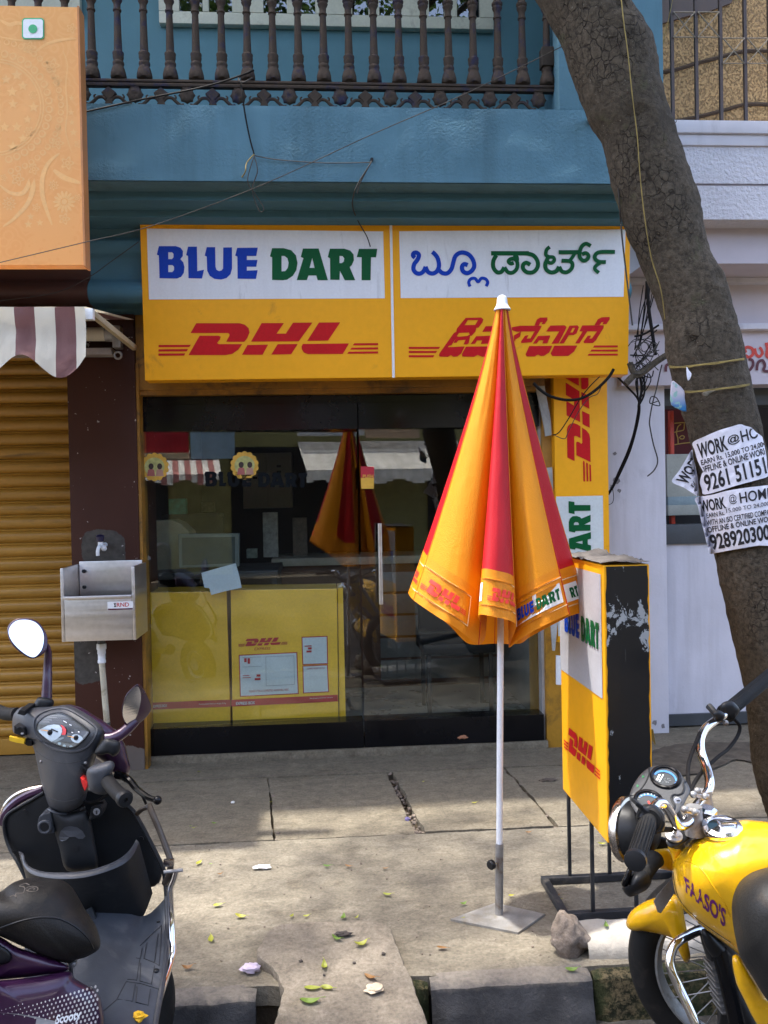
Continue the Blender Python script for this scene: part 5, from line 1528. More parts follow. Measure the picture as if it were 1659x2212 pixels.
def poster(label, outline, q, lines, wave, nsub=26, off=.006):
    """outline in zoom picture points; q = the printed quad; lines = (text, u0, u1, v0, v1, bold)"""
    t = thing('poster', label, 'poster', trunk_pt(*ZP(*q[0]), 0), 'paper bills pasted on the tree')
    f = bil(q)
    ol = crom(outline, 5, True)
    # triangulated sheet: outline plus inside grid
    from mathutils.geometry import delaunay_2d_cdt
    pts = [V(p) for p in ol]
    xs = [p[0] for p in ol]; ys = [p[1] for p in ol]
    def inside(x, y):
        c = False; j = len(ol) - 1
        for i in range(len(ol)):
            if (ol[i][1] > y) != (ol[j][1] > y) and x < (ol[j][0] - ol[i][0]) * (y - ol[i][1]) / (ol[j][1] - ol[i][1]) + ol[i][0]: c = not c
            j = i
        return c
    st = 38
    xx = min(xs)
    while xx < max(xs):
        yy = min(ys)
        while yy < max(ys):
            if inside(xx, yy): pts.append(V((xx, yy)))
            yy += st
        xx += st
    r_ = delaunay_2d_cdt(pts, [], [list(range(len(ol)))], 1, 1e-4)
    def place(x, y, o):
        w_ = .0035 * noise.noise(V((x * .011, y * .011, wave))) + .002 * noise.noise(V((x * .03, y * .03, wave + 3)))
        return trunk_pt(*ZP(x, y), off + o + w_ + .003)
    mb = MB().add([place(p[0], p[1], 0) for p in r_[0]], [tuple(q_) for q_ in r_[2]])
    mb.build('sheet', m_paper, t, angle=60)
    for body, u0, u1, v0, v1, bold in lines:
        vs_, fs_, _ = text_shape(body, bold)
        P2, fs_ = finer([f(u0 + (u1 - u0) * a, v0 + (v1 - v0) * b) for a, b in vs_], fs_, 40)
        fs2 = [fc for fc in fs_ if all(inside(*P2[i]) for i in fc)]
        MB().add([place(x, y, .0016) for x, y in P2], fs2).build('lettering', m_ink, t, smooth=False)
    return t
poster('upper white work-at-home bill on the trunk with torn corner', [(500, 400), (700, 300), (900, 215), (1080, 160), (1225, 120), (1300, 140), (1400, 170), (1480, 245), (1560, 300), (1580, 345), (1610, 480), (1635, 620), (1650, 800), (1665, 915), (1500, 975), (1200, 1055), (1000, 1120), (850, 1165), (670, 1200), (640, 1120), (610, 1010), (640, 880), (660, 850), (600, 740), (560, 640), (530, 520)],
       [(490, 390), (1585, 60), (1760, 880), (660, 1215)],
       [('WORK', .05, .46, .06, .34, .03), ('@', .47, .64, .09, .27, .015), ('HOME', .66, 1.12, .06, .28, .015), ('EARN Rs. 15,000 TO 24,000', .06, .97, .37, .48, .018), ('OFFLINE & ONLINE WORK', .03, .97, .49, .61, .018), ('9261 511511', .05, 1.0, .64, .96, .026)], 1)
poster('lower white work-at-home bill wrapped across the tree trunk', [(540, 1255), (800, 1205), (1000, 1150), (1300, 1100), (1659, 1058), (1720, 1055), (1740, 1300), (1765, 1600), (1780, 1960), (1500, 1990), (1200, 2040), (1000, 2075), (760, 2118), (735, 2050), (690, 1850), (640, 1650), (600, 1480), (575, 1370)],
       [(545, 1255), (1745, 1045), (1800, 1925), (760, 2118)],
       [('WORK', .03, .36, .06, .27, .03), ('@', .41, .51, .05, .22, .0), ('HOME', .55, .98, .04, .23, .015), ('EARN Rs.', .08, .32, .30, .38, .012), ('15,000 TO 24,000', .35, .93, .28, .36, .0), ('WITH AN ISO CERTIFIED COMPANY', .06, 1.0, .415, .515, .014), ('OFFLINE & ONLINE WORK', .05, 1.0, .535, .635, .02), ('9289203000', .05, 1.0, .67, .95, .03)], 2, off=.009)
poster('bill turned sideways that sticks out left of the trunk', [(478, 520), (500, 600), (530, 720), (560, 850), (580, 1000), (590, 1150), (575, 1225), (480, 1170), (350, 1090), (178, 1000), (300, 820)],
       [(470, 500), (960, 130), (1270, 860), (178, 1000)], [], 3, off=.0)
# its text runs up the slope
tp_ = [o for o in bpy.data.objects if o.name.startswith('poster') and o.get('label', '').startswith('bill turned')][0]
for body, q, bold in (('WORK', [(235, 975), (520, 560), (640, 640), (420, 1060)], .03), ('EARN', [(465, 1060), (600, 870), (640, 900), (510, 1095)], .02), ('WITH', [(515, 1150), (640, 980), (680, 1010), (560, 1180)], .02)):
    f = bil(q); vs_, fs_, _ = text_shape(body, bold)
    P2, fs_ = finer([f(*p) for p in vs_], fs_, 40)
    fs2 = [fc for fc in fs_ if all(P2[i][0] < 575 and P2[i][0] < 480 + (P2[i][1] - 520) * .18 for i in fc)]
    MB().add([trunk_pt(*ZP(x, y), .003 + .0022 + .0035 * noise.noise(V((x * .011, y * .011, 3))) + .002 * noise.noise(V((x * .03, y * .03, 6)))) for x, y in P2], fs2).build('lettering', m_ink, tp_, smooth=False)
# ropes round the trunk
T3r = zc(2500, 1200, 2.0115)
def rope(pts, label, fn=T3r, r_=.0022, m=m_rope, off=.004, twin=8):
    t = thing('rope', label, 'rope', trunk_pt(*fn(*pts[0]), off))
    for k in range(2 if twin else 1):
        P = crom([(x, y + k * twin) for x, y in pts], 8)
        MB().tube([trunk_pt(*fn(x, y + (2.5 * math.sin(i * .5) if k else 0)), off + .002 * k) for i, (x, y) in enumerate(P)], r_, 6).build('strand', m, t)
rope([(275, 485), (340, 492), (420, 485), (560, 468), (700, 450), (865, 425)], 'upper yellow rope tied round the tree trunk')
rope([(395, 685), (480, 685), (600, 672), (740, 655), (905, 628)], 'lower yellow rope tied round the tree trunk')
rope([(618, -40), (640, 160), (662, 320), (680, 480), (705, 720), (735, 960), (750, 1180), (780, 1480), (830, 1800), (900, 2040), (930, 2250)], 'yellow cord running down the trunk', T3, .0017, m_rope, .006, 6)
# pouch and paper scrap on the ropes
def puff_thing(name, label, cat_, pts, Y, m, fn, fr=.006):
    return tag(MB().puff([fn(x, y) for x, y in pts], Y, fr, .004, e=4, smooth=2).build(name, m, angle=60), label, cat_)
def pouchmat():
    N = NT('printed_pouch')
    sep = N.n('SeparateXYZ'); N.l(N.pos(), sep.inputs[0])
    g = N.mix(N.span(sep.outputs['Z'], 1.74, 1.79), (.03, .18, .42), (.55, .50, .55))
    cc = N.mix(N.ramp(N.noise(60, 3), .55, .62), g, (.25, .45, .40))
    N.set(col=cc, rough=.3); return N.m
puff_thing('pouch', 'small blue printed plastic pouch tied to the tree', 'pouch', [(292, 605), (330, 620), (390, 680), (395, 740), (408, 845), (350, 830), (285, 790), (280, 700)], TY - .06, pouchmat(), T3r)
puff_thing('paper_scrap', 'torn white paper scrap hanging from upper rope on the tree', 'paper', [(408, 490), (428, 520), (448, 545), (440, 580), (420, 602), (410, 560)], TY - .145, m_paper, T3r, .003)
puff_thing('cloth_knot', 'grey rag knotted into the lower rope on the trunk', 'rag', [(530, 700), (570, 685), (640, 678), (600, 700), (575, 725), (545, 728)], TY - .15, m_conc2, T3r, .008)

# ------------------------------------------------------------------ cables
def wire(pts, r_, m, name, label, fn=None, n=8):
    P = crom(pts, n)
    fn = fn or (lambda x, y: (x, y))
    mb = MB().tube([onY(*fn(x, y), Y) for x, y, Y in P], r_, 6)
    if label is None: return mb
    return tag(mb.build(name, m), label, 'cable')
wire([(-120, 596, 3.3), (0, 567, 3.35), (180, 524, 3.4), (330, 487, 3.42), (560, 402, 3.4), (800, 292, 3.3), (1000, 205, 3.2), (1215, 100, 3.02), (1300, 60, 2.95)], .0017, m_cablegrey, 'overhead_wire', 'thin grey wire slanting across the blue facade')
wire([(100, 262, 3.95), (178, 243, 3.98), (300, 216, 3.985), (430, 190, 3.985), (500, 170, 3.98), (548, 152, 4.05)], .0042, m_cable, 'overhead_wire', 'black cable slanting over the left end of the railing')
wire([(0, 650, 4.2), (120, 632, 4.3), (190, 600, 4.35), (240, 565, 4.35), (300, 522, 4.3)], .0022, m_cablegrey, 'overhead_wire', 'thin wire in front of brown beam left of sign')
cb = thing('cable_knot', 'knotted cable hanging from the railing over the blue parapet', 'cable', onY(545, 340, 3.98))
for pts, r_, m in (([(545, 150, 4.06), (516, 168, 4.03), (524, 178, 3.99), (545, 168, 4.05)], .0035, m_cablegrey), ([(520, 172, 4.03), (523, 200, 3.985), (530, 250, 3.985), (540, 300, 3.985), (549, 333, 3.98)], .0035, m_cable), ([(549, 333, 3.98), (533, 352, 3.97), (528, 375, 3.97), (505, 400, 4.1), (470, 430, 4.2)], .003, m_rope), ([(549, 336, 3.975), (556, 370, 3.97), (545, 410, 3.99), (560, 455, 4.0), (570, 450, 4.0), (552, 420, 3.99), (535, 390, 3.975), (548, 340, 3.97)], .0025, m_cablegrey), ([(550, 336, 3.98), (600, 345, 3.985), (700, 352, 3.985), (800, 351, 3.985)], .0022, m_cablegrey)):
    wire(pts, r_, m, '', None).build('strand', m, cb)
wh = thing('hanging_wire', 'wire hanging from the parapet hole in front of the sign', 'cable', onY(803, 348, 3.98))
wire([(803, 348, 3.985), (795, 362, 3.97), (776, 392, 3.975), (764, 420, 4.0), (762, 448, 4.2), (775, 480, 4.33), (792, 510, 4.36), (800, 533, 4.37)], .003, m_cablegrey, '', None).build('strand', m_cablegrey, wh)
wire([(803, 348, 3.985), (790, 372, 3.97), (776, 400, 3.985), (772, 418, 3.99)], .0026, m_cablegrey, '', None).build('strand', m_cablegrey, wh)
# tangle at the sign's right end
tg = thing('cable_tangle', 'tangle of black cables between the sign and the tree', 'cables', onY(1390, 800, 4.3))
ZT = zc(2100, 1200, 2.37)
def strand(pts, r_, m=m_cable, Y=4.30):
    MB().tube([onY(*ZT(x, y), (Y if len(p) < 3 else 0) or p[2]) for p in crom(pts, 8) for x, y in [p[:2]]], r_, 6).build('cable', m, tg)
strand([(0, 730), (60, 790), (150, 850), (280, 885), (400, 885), (500, 850), (600, 780), (700, 680), (750, 600)], .008)
strand([(180, 1215), (240, 1190), (330, 1060), (430, 890), (520, 770), (620, 670)], .003)
strand([(195, 1215), (290, 1250), (330, 1180), (420, 1000), (520, 870), (600, 830), (640, 740)], .0022, m_cablegrey)
strand([(690, 1775), (740, 1700), (800, 1560), (880, 1380), (940, 1200), (980, 1000), (985, 930), (1010, 800), (1000, 690), (980, 620)], .0075, m_cable, 4.9)
strand([(700, 1770), (750, 1690), (815, 1560), (895, 1380), (950, 1200), (990, 1000), (975, 880), (880, 770), (780, 670)], .006, m_cable, 4.88)
strand([(985, 940), (1030, 850), (1040, 740), (1010, 660)], .005)
strand([(740, 1720), (750, 1800), (735, 1850), (690, 1870)], .002, m_cable, 4.9)
strand([(1065, 1600), (1130, 1540), (1160, 1450), (1120, 1300), (1090, 1150), (1085, 1080), (1110, 930), (1150, 780), (1180, 640), (1200, 560)], .0035, m_cablegrey)
strand([(1110, 930), (1180, 940), (1150, 870), (1100, 860), (1090, 920), (1160, 900)], .0028, m_cable)
strand([(860, 740), (940, 660), (1010, 640), (1110, 560), (1180, 510), (1245, 470)], .018, m_bark, 4.28)
strand([(900, 540), (930, 620), (960, 660)], .016, m_bark, 4.28)
random.seed(21)
for k in range(14):
    x0, y0 = random.uniform(880, 960), random.uniform(300, 640)
    x1, y1 = random.uniform(1060, 1210), random.uniform(150, 620)
    mx, my = (x0 + x1) / 2 + random.uniform(-60, 60), (y0 + y1) / 2 + random.uniform(-60, 140)
    strand([(x0, y0), (mx, my), (x1, y1)], random.uniform(.0016, .0034), random.choice((m_cable, m_cable, m_cablegrey)), 4.3 + random.uniform(-.05, .05))
for k in range(9):
    cx, cy, rr = random.uniform(960, 1160), random.uniform(330, 660), random.uniform(25, 70)
    strand([(cx + rr * math.cos(t), cy + rr * 1.2 * math.sin(t) + t * 4) for t in [q * .7 for q in range(10)]], .0018, m_cablegrey, 4.28)
for k in range(7):
    x0 = random.uniform(890, 1000); x1 = x0 + random.uniform(40, 180)
    strand([(x1, -180), ((x0 + x1) / 2 + random.uniform(-20, 20), 100), (x0, random.uniform(300, 430))], random.uniform(.002, .004), m_cable, 4.32)
strand([(1060, -220), (1080, 60), (1110, 260), (1140, 470)], .009, m_cable, 4.3)
strand([(905, 470), (1000, 474), (1120, 480)], .004)
strand([(945, 295), (1040, 270), (1170, 190)], .006)
for k in range(7):
    x0 = random.uniform(920, 1040)
    strand([(x0 + random.uniform(20, 60), 640), (x0 + random.uniform(-30, 60), 720), (980 + random.uniform(-10, 10), 900)], .003, m_cable, 4.5)
# cables left of the sign edge and over the tree
rope([(600, 1330), (612, 1480), (622, 1620), (640, 1795), (700, 2300)], 'thin brown cable hanging down at the right end of the sign', T3, .003, m_cablegrey, .0, 0)
up = thing('cable_bundle', 'grey pipe and cables rising behind the trunk at the top', 'cables', onY(1400, 60, 4.2))
for x0, x1, r_, m in ((700, 720, .022, m_cablegrey), (745, 765, .006, m_cable), (790, 835, .005, m_cable), (815, 850, .006, m_cable), (835, 862, .004, m_cable)):
    MB().tube([onY(*T3(x, y), 4.35) for x, y in crom([(x0 - 12, -100), (x0, 60), (x1, 260), (x1 + 20, 480)], 6)], r_, 8).build('cable', m, up)
MB().tube([onY(*T3(x, y), 4.36) for x, y in crom([(1005, -100), (950, 160), (910, 340), (888, 500)], 5)], .002, 6).build('cable', m_rope, up)
wire([(1443, 290, 4.3), (1452, 300, 4.3), (1468, 335, 4.3), (1474, 370, 4.32), (1462, 395, 4.34)], .0025, m_cablegrey, 'overhead_wire', 'short wire curl beside the trunk on the lilac parapet')
wire([(1462, 260, 4.3), (1450, 282, 4.3), (1442, 292, 4.3)], .002, m_cablegrey, 'overhead_wire', 'wire end above the lilac cornice beside the trunk')
cnd = thing('bullet_camera', 'small white camera with dark lens on lilac parapet', 'camera', onY(1494, 384, 4.38))
MB().tube([onY(1492, 388, 4.40), onY(1490, 384, 4.30)], .014, 12).build('body', m_white, cnd)
MB().tube([onY(1490, 384, 4.30), onY(1490, 384, 4.296)], .011, 12).build('lens', m_black, cnd)

# ------------------------------------------------------------------ closed parasol
um = thing('parasol', 'closed red and yellow parasol with logo hem on a white pole', 'umbrella', (.579, 2.904, 0))
UY = 2.904
Zu = zc(1350, 1500, 1.508)
ap = (946.6, -440.0)
# seams along the panel borders and the fine pleats are in the cloth itself
# hem: zoom point, depth offset, panel that starts there
hem = [(390, 1255, .06, 'r'), (418, 1300, -.06, 'y'), (555, 1396, -.13, 'y'), (690, 1478, -.145, 'y'), (806, 1566, -.10, 'r'), (850, 1500, .03, 'r'), (802, 1392, -.20, 'r'), (905, 1402, -.245, 'r'), (1028, 1446, -.19, 'y'), (985, 1582, -.03, 'y'), (1060, 1528, -.11, 'y'), (1190, 1455, -.155, 'y'), (1345, 1384, -.10, 'r'), (1335, 1400, -.02, 'r'), (1456, 1360, .05, 'y'), (1340, 1400, .14, 'r'), (1120, 1515, .20, 'y'), (1050, 1560, .15, 'y'), (900, 1560, .2, 'r'), (745, 1560, .17, 'r'), (630, 1450, .16, 'y'), (480, 1330, .13, 'y')]
NS = 8
m_h = len(hem)
dense = []; pan = []
for i in range(m_h):
    a, b = hem[i], hem[(i + 1) % m_h]
    p0, p3 = hem[i - 1], hem[(i + 2) % m_h]
    for k in range(NS):
        t = k / NS
        c = crom([p0[:3], a[:3], b[:3], p3[:3]], NS)[NS + k]
        l = tuple(a[j] + (b[j] - a[j]) * t for j in range(3))
        dense.append(tuple(.8 * c[j] + .2 * l[j] for j in range(3))); pan.append(a[3])
tv = [0, .012, .05, .1, .17, .25, .33, .41, .49, .57, .65, .72, .79, .85, .885, .92, .955, .985, 1.0]
def canopy_pt(s, t):
    s = s % len(dense); i = int(s); f_ = s - i
    a, b = dense[i], dense[(i + 1) % len(dense)]
    p = [a[j] + (b[j] - a[j]) * f_ for j in range(3)]
    tx_ = t ** 1.16
    x = ap[0] + (p[0] - ap[0]) * (.06 + .94 * tx_); y = ap[1] + (p[1] - ap[1]) * t
    dy = p[2] * (.10 + .90 * tx_)
    wr = .0035 * noise.noise(V((s * .22, t * 9, 5))) * min(1, t * 3) + .0015 * noise.noise(V((s * .6, t * 22, 2))) * t
    wr += .004 * noise.noise(V((s * .10 + t * 5, t * 4, 9))) * min(1, t * 2)
    hemf = .010 * math.sin(s * .9) * max(0, t - .9) * 4
    return onY(*Zu(x, y), UY + dy + wr + hemf)
ND = len(dense)
i = 0
while i < ND:
    j = i
    while j < ND and pan[j] == pan[i]: j += 1
    rows = [[canopy_pt(s, t) for s in range(i, j + 1)] for t in tv if t <= .851]
    MB().grid(rows).build('canopy_panel', m_cred if pan[i] == 'r' else m_cyel, um, angle=80)
    i = j
for i in range(m_h):
    if hem[i][3] != hem[i - 1][3]:
        MB().tube([canopy_pt(i * NS, t) + V((0, -.0012, 0)) for t in tv], .0012, 5).build('seam', m_cred if hem[i][3] == 'r'  else m_corg, um)
rows = [[canopy_pt(s, t) for s in range(ND + 1)] for t in tv if t >= .849]
MB().grid(rows).build('hem_band', m_corg, um, angle=80)
def hem_print(shapes, s0, s1, t0, t1, m, off=.0045, sub=2):
    mid = canopy_pt((s0 + s1) / 2, .9)
    def f(u, v):
        p = canopy_pt(s0 + (s1 - s0) * u, t0 + (t1 - t0) * v)
        return p + (CAM - p).normalized() * off
    print_on(shapes, f, sub).build('hem_print', m, um, smooth=False)
def bar(u0, u1, v0, v1): return [[[(u0 + (u1 - u0) * k / 8, v0) for k in range(9)] + [(u0 + (u1 - u0) * k / 8, v1) for k in range(8, -1, -1)]]]
N8 = NS
hem_print(DHL_N, 1.10 * N8, 3.2 * N8, .905, .951, m_cprintr)
for v0 in (.880, .968): hem_print(bar(0, 1, 0, 1), 1.0 * N8, 3.35 * N8, v0, v0 + .0035, m_cprinto, .004, 0)
hem_print([[[(0, 0), (1, 0), (1, 1), (0, 1)]]], 3.33 * N8, 3.37 * N8, .880, .9715, m_cprinto, .004, 2)
hem_print(DHL_N, .1 * N8, .9 * N8, .915, .955, m_cprintr)
for v0 in (.885, .97): hem_print(bar(0, 1, 0, 1), 0.1 * N8, .95 * N8, v0, v0 + .0035, m_cprinto, .004, 0)
hem_print(DHL_N, 6.55 * N8, 8.25 * N8, .905, .95, m_cprintr)
hem_print(bar(0, 1, 0, 1), 6.0 * N8, 6.22 * N8, .895, .955, m_cprintw, .0025, 1)
for v0 in (.880, .965): hem_print(bar(0, 1, 0, 1), 6.0 * N8, 8.0 * N8, v0, v0 + .0035, m_cprinto, .004, 0)
hem_print(bar(0, 1, 0, 1), 9.72 * N8, 11.85 * N8, .895, .957, m_cprintw, .004, 1)
hem_print(BLUE_N, 9.80 * N8, 11.78 * N8, .907, .945, m_blue, .0062)
hem_print(DART_N, 9.80 * N8, 11.78 * N8, .907, .945, m_green, .0062)
for v0 in (.878, .967): hem_print(bar(0, 1, 0, 1), 9.2 * N8, 12.0 * N8, v0, v0 + .0035, m_cprinto, .004, 0)
hem_print(bar(0, 1, 0, 1), 13.1 * N8, 13.75 * N8, .90, .957, m_cprintw, .004, 1)
hem_print([DART_N[2], DART_N[3]], 12.2 * N8, 13.72 * N8, .912, .948, m_green, .0062)
for v0 in (.882, .968): hem_print(bar(0, 1, 0, 1), 13.05 * N8, 13.95 * N8, v0, v0 + .0035, m_cprinto, .004, 0)
pt = onY(1085, 668, UY); pb = onY(1078, 1978, UY)
def up_(t): return pb.lerp(pt, t)
zj = onY(1078, 1822, UY).z / pt.z
MB().tube([up_(zj), up_(.99)], .0112, 14).build('pole', m_white, um)
MB().tube([pb + V((0, 0, .004)), up_(zj)], .0140, 14).build('lower_pole', m_galv, um)
MB().lathe([(.028, -.004), (.029, .0), (.022, .010), (.0185, .020), (.0175, .034), (.015, .042), (.008, .047)], pt, (0, 0, 1), 18).build('tip_cap', m_white, um)
kb = onY(1072, 1865, UY - .012)
MB().tube([kb, kb + V((-.014, -.004, 0))], .005, 8).build('clamp_screw', m_chrome, um)
MB().lathe([(.013, 0), (.0165, .003), (.0165, .014), (.013, .018)], kb + V((-.012, -.004, 0)), (-1, -.75, 0), 18).build('clamp_knob', m_black, um)
pl = [onZ(x, y, .006) for x, y in ((973, 1985), (1119, 2014), (1177, 1974), (1070, 1950))]
m_plate = mat('steel_plate', (.30, .29, .27), .55, .4, var=.3, vs=12, dirt=.5, dcol=(.20, .16, .11), ds=10)
MB().prism(pl, (0, 0, -.007)).build('base_plate', m_plate, um, smooth=False)

# ------------------------------------------------------------------ standing box sign
bs_ = thing('box_sign', 'double sided yellow box sign on black iron stand at the kerb', 'sign', (.96, 2.9, 0))
BX, BY0, BY1, BZ0, BZ1 = .885, 2.662, 3.172, .335, 1.222
BXR = onY(1405, 1400, BY0).x
MB().box(BX, BXR, BY0, BY1, BZ0, BZ1).build('sign_face', m_yellow, bs_, smooth=False, bevel=.003)
def chipped():
    N = NT('chipped_black_paint')
    n1 = N.noise(22, 6, .7, (1, 1, .7), .5); n2 = N.noise(4, 4); st = N.noise(40, 4, .6, (3, 3, .15))
    sep = N.n('SeparateXYZ'); N.l(N.pos(), sep.inputs[0])
    zone = N.span(sep.outputs['Z'], .93, 1.04); zone2 = N.span(sep.outputs['Z'], 1.06, 1.16, True)
    zz = N.mix(1.0, zone, zone2, 'MULTIPLY')
    md = N.n('Math', operation='MULTIPLY_ADD'); N.l(zz, md.inputs[0]); md.inputs[1].default_value = .17; N.l(n1, md.inputs[2])
    chips = N.ramp(md.outputs[0], .645, .66)
    scr_ = N.ramp(st, .70, .76)
    cc = N.mix(N.mix(.25, (0, 0, 0), scr_), (.009, .009, .010), (.3, .3, .3))
    cc = N.mix(chips, cc, N.mix(n2, (.20, .23, .24), (.36, .36, .35)))
    N.set(col=cc, rough=N.mix(chips, (.30,) * 3, (.7,) * 3), normal=N.bump(chips, .4, .002))
    return N.m
m_chip = chipped()
rows = []
random.seed(6)
for j in range(41):
    z = BZ0 + .004 + (BZ1 - BZ0 - .008) * j / 40
    e1_, e2_ = random.uniform(0, .004), random.uniform(0, .004)
    rows.append([(BX + .005 + e1_, BY0 - .0022, z), (BX + .05, BY0 - .003, z), (BXR - .05, BY0 - .003, z), (BXR - .004 - e2_, BY0 - .0022, z)])
MB().grid(rows).build('side_panel', m_chip, bs_, smooth=False)
zwh = onX(1303, 1510, BX).z
MB().flat([[(BX - .002, BY0 + .022, zwh), (BX - .002, BY0 + .022, BZ1 - .03), (BX - .002, BY1 - .003, BZ1 - .03), (BX - .002, BY1 - .003, zwh)]]).build('white_panel', mat('box_sign_white', (.46, .45, .47), .45, var=.08), bs_, smooth=False)
b1, b2 = onX(*Z4b(175, 540), BX), onX(*Z4b(365, 635), BX); t2 = onX(*Z4b(370, 480), BX)
hgt = t2.z - b2.z
f = lambda u, v: (BX - .0045, b1.y + (b2.y - b1.y) * u, b1.z + (b2.z - b1.z) * u + hgt * (1 - v))
print_parts(BLUE_N, f, m_blue, bs_)
print_parts(DART_N, f, m_green, bs_)
c1, c2 = onX(*Z4b(170, 1165), BX), onX(*Z4b(367, 1352), BX); c3, c4 = onX(*Z4b(325, 1158), BX), onX(*Z4b(335, 1318), BX)
hg = c3.z - c4.z
f2 = lambda u, v: (BX - .0025, c1.y + (c2.y - c1.y) * u, c1.z + (c2.z - c1.z) * u + hg * (1 - v))
print_parts(DHL_N, f2, m_red, bs_)
# ragged sheet on top
rows = []
for j in range(9):
    row = []
    for i in range(25):
        x = BX - .006 + (BXR - BX + .012) * j / 8; y = BY0 - .012 + (BY1 - BY0 + .02) * i / 24
        row.append((x, y, BZ1 + .006 + .010 * abs(noise.noise(V((x * 16, y * 16, 1)))) + .006 * noise.noise(V((x * 50, y * 50, 1))) + (.02 * max(0, noise.noise(V((x * 9, y * 9, 7)))))))
    rows.append(row)
MB().grid(rows).build('cover_sheet', mat('torn_cover', (.10, .088, .078), .9, var=.35, vs=30), bs_, angle=80)
bl, fl = onZ(1178, 1915, .0), onZ(1214, 1992, .0)
lx0, lx1 = .893, 1.045
ly0, ly1 = 2.85, 3.125
s_ = .0125
def iron_bar(x0, x1, y0, y1, z0, z1, nm): MB().box(x0, x1, y0, y1, z0, z1).build(nm, m_ironblack, bs_, bevel=.002)
for x in (lx0, lx1):
    for y in (ly0, ly1):
        iron_bar(x - s_ / 2, x + s_ / 2, y - s_ / 2, y + s_ / 2, .0255, BZ0 - .0005, 'leg')
iron_bar(.785, 1.30, ly1 - .013, ly1 + .013, .0005, .0252, 'foot_rail')
iron_bar(.785, 1.30, ly0 - .013, ly0 + .013, .0005, .0252, 'foot_rail')
for x in (.785, 1.275):
    iron_bar(x, x + .025, ly0 + .0132, ly1 - .0132, .0008, .0250, 'foot_rail')
# ------------------------------------------------------------------ parked scooter, left
sc = thing('scooter', 'parked purple and grey scooter with open leg shield at left', 'scooter', (-.75, 2.1, ROADZ))
ZA = zc(0, 2350, 2.212); ZB = zc(0, 3200, 2.0737); ZC = zc(0, 2700, 3.95); ZD = zc(0, 3100, 2.304)
m_grey = mat('scooter_grey_plastic', (.040, .043, .050), .42, var=.14, vs=5, bump=.08, bs=300, dirt=.25, dcol=(.085, .082, .078), ds=7, spec=.4)
m_dgrey = mat('scooter_dark_plastic', (.011, .012, .0135), .48, var=.18, vs=5, bump=.1, bs=300, spec=.3, dirt=.15, dcol=(.035, .034, .032), ds=6)
m_purple = mat('scooter_purple_paint', (.030, .007, .032), .3, .2, var=.15, coat=.5, vs=5, dirt=.15, dcol=(.10, .05, .04), ds=5)
m_seat = mat('scooter_seat_vinyl', (.012, .011, .010), .55, var=.25, vs=5, bump=.3, bs=220, spec=.25, dirt=.3, dcol=(.034, .026, .018), ds=4)
m_silver = mat('scooter_silver_paint', (.38, .38, .40), .3, .5, var=.05)
m_floorp = mat('scooter_floor_plastic', (.045, .052, .064), .42, var=.25, vs=4, bump=.08, bs=250, dirt=.4, dcol=(.14, .14, .14), ds=5)
def pf(fn, pts): return [fn(x, y) for x, y in pts]
def pts3(fn, pts): return [onY(*fn(p[0], p[1]), p[2]) for p in pts]
def put_puff(name, fn, pts, yb, front, back, m, par=sc, c=None, e=2.0, smooth=4, K_=7, angle=55):
    mb = MB().puff(pf(fn, pts), yb, front, back, fn(*c) if c else None, e, K_, smooth)
    mb.build(name, m, par, angle=angle)
    return mb
def ytilt(fn, x0, y0, Y0, dx, dy):
    """depth plane through zoom point (x0, y0): dx, dy metres per picture unit"""
    a = fn(x0, y0)
    return lambda x, y: Y0 + (x - a[0]) * dx + (y - a[1]) * dy
def decal(bv, fn, pts, name, m, par, off=.0015, fy=2.4, holes=None):
    mb = MB().flat([[on_bvh(bv, *fn(x, y), off, fy) for x, y in pts]])
    return mb.build(name, m, par, smooth=False)
def seam(bv, fn, pts, r_, name, m, par, off=.0, fy=2.4, n=6):
    return MB().tube([on_bvh(bv, *fn(x, y), off, fy) for x, y in crom(pts, n)], r_, 6).build(name, m, par)
def ell(cx, cy, rx, ry, a=0, n=24):
    return [(cx + rx * math.cos(t) * math.cos(a) - ry * math.sin(t) * math.sin(a), cy + rx * math.cos(t) * math.sin(a) + ry * math.sin(t) * math.cos(a)) for t in [2 * math.pi * k / n for k in range(n)]]
# front shell behind the dash
put_puff('front_cowl', ZA, [(560, 945), (700, 962), (820, 1030), (930, 1100), (1020, 1175), (1085, 1280), (1115, 1400), (1135, 1500), (1100, 1560), (980, 1540), (900, 1450), (700, 1300), (560, 1100)], 2.52, .05, .12, m_purple, e=3)
# dash cowl with neck
cow = put_puff('dash_cowl', ZC, [(195, 500), (240, 405), (340, 328), (450, 338), (640, 330), (830, 322), (1000, 300), (1150, 330), (1330, 430), (1500, 550), (1590, 640), (1622, 730), (1604, 840), (1548, 960), (1510, 1060), (1470, 1180), (1420, 1300), (1385, 1480), (1360, 1640), (1320, 1780), (1220, 1890), (1050, 1968), (900, 1960), (775, 1890), (700, 1700), (640, 1500), (590, 1270), (530, 1000), (470, 880), (380, 800), (220, 740), (192, 640)], ytilt(ZC, 900, 1000, 2.44, -.0006, -.0001), .085, .06, m_grey, c=(980, 950), e=2.6, K_=10, smooth=5)
cb_ = cow.bvh()
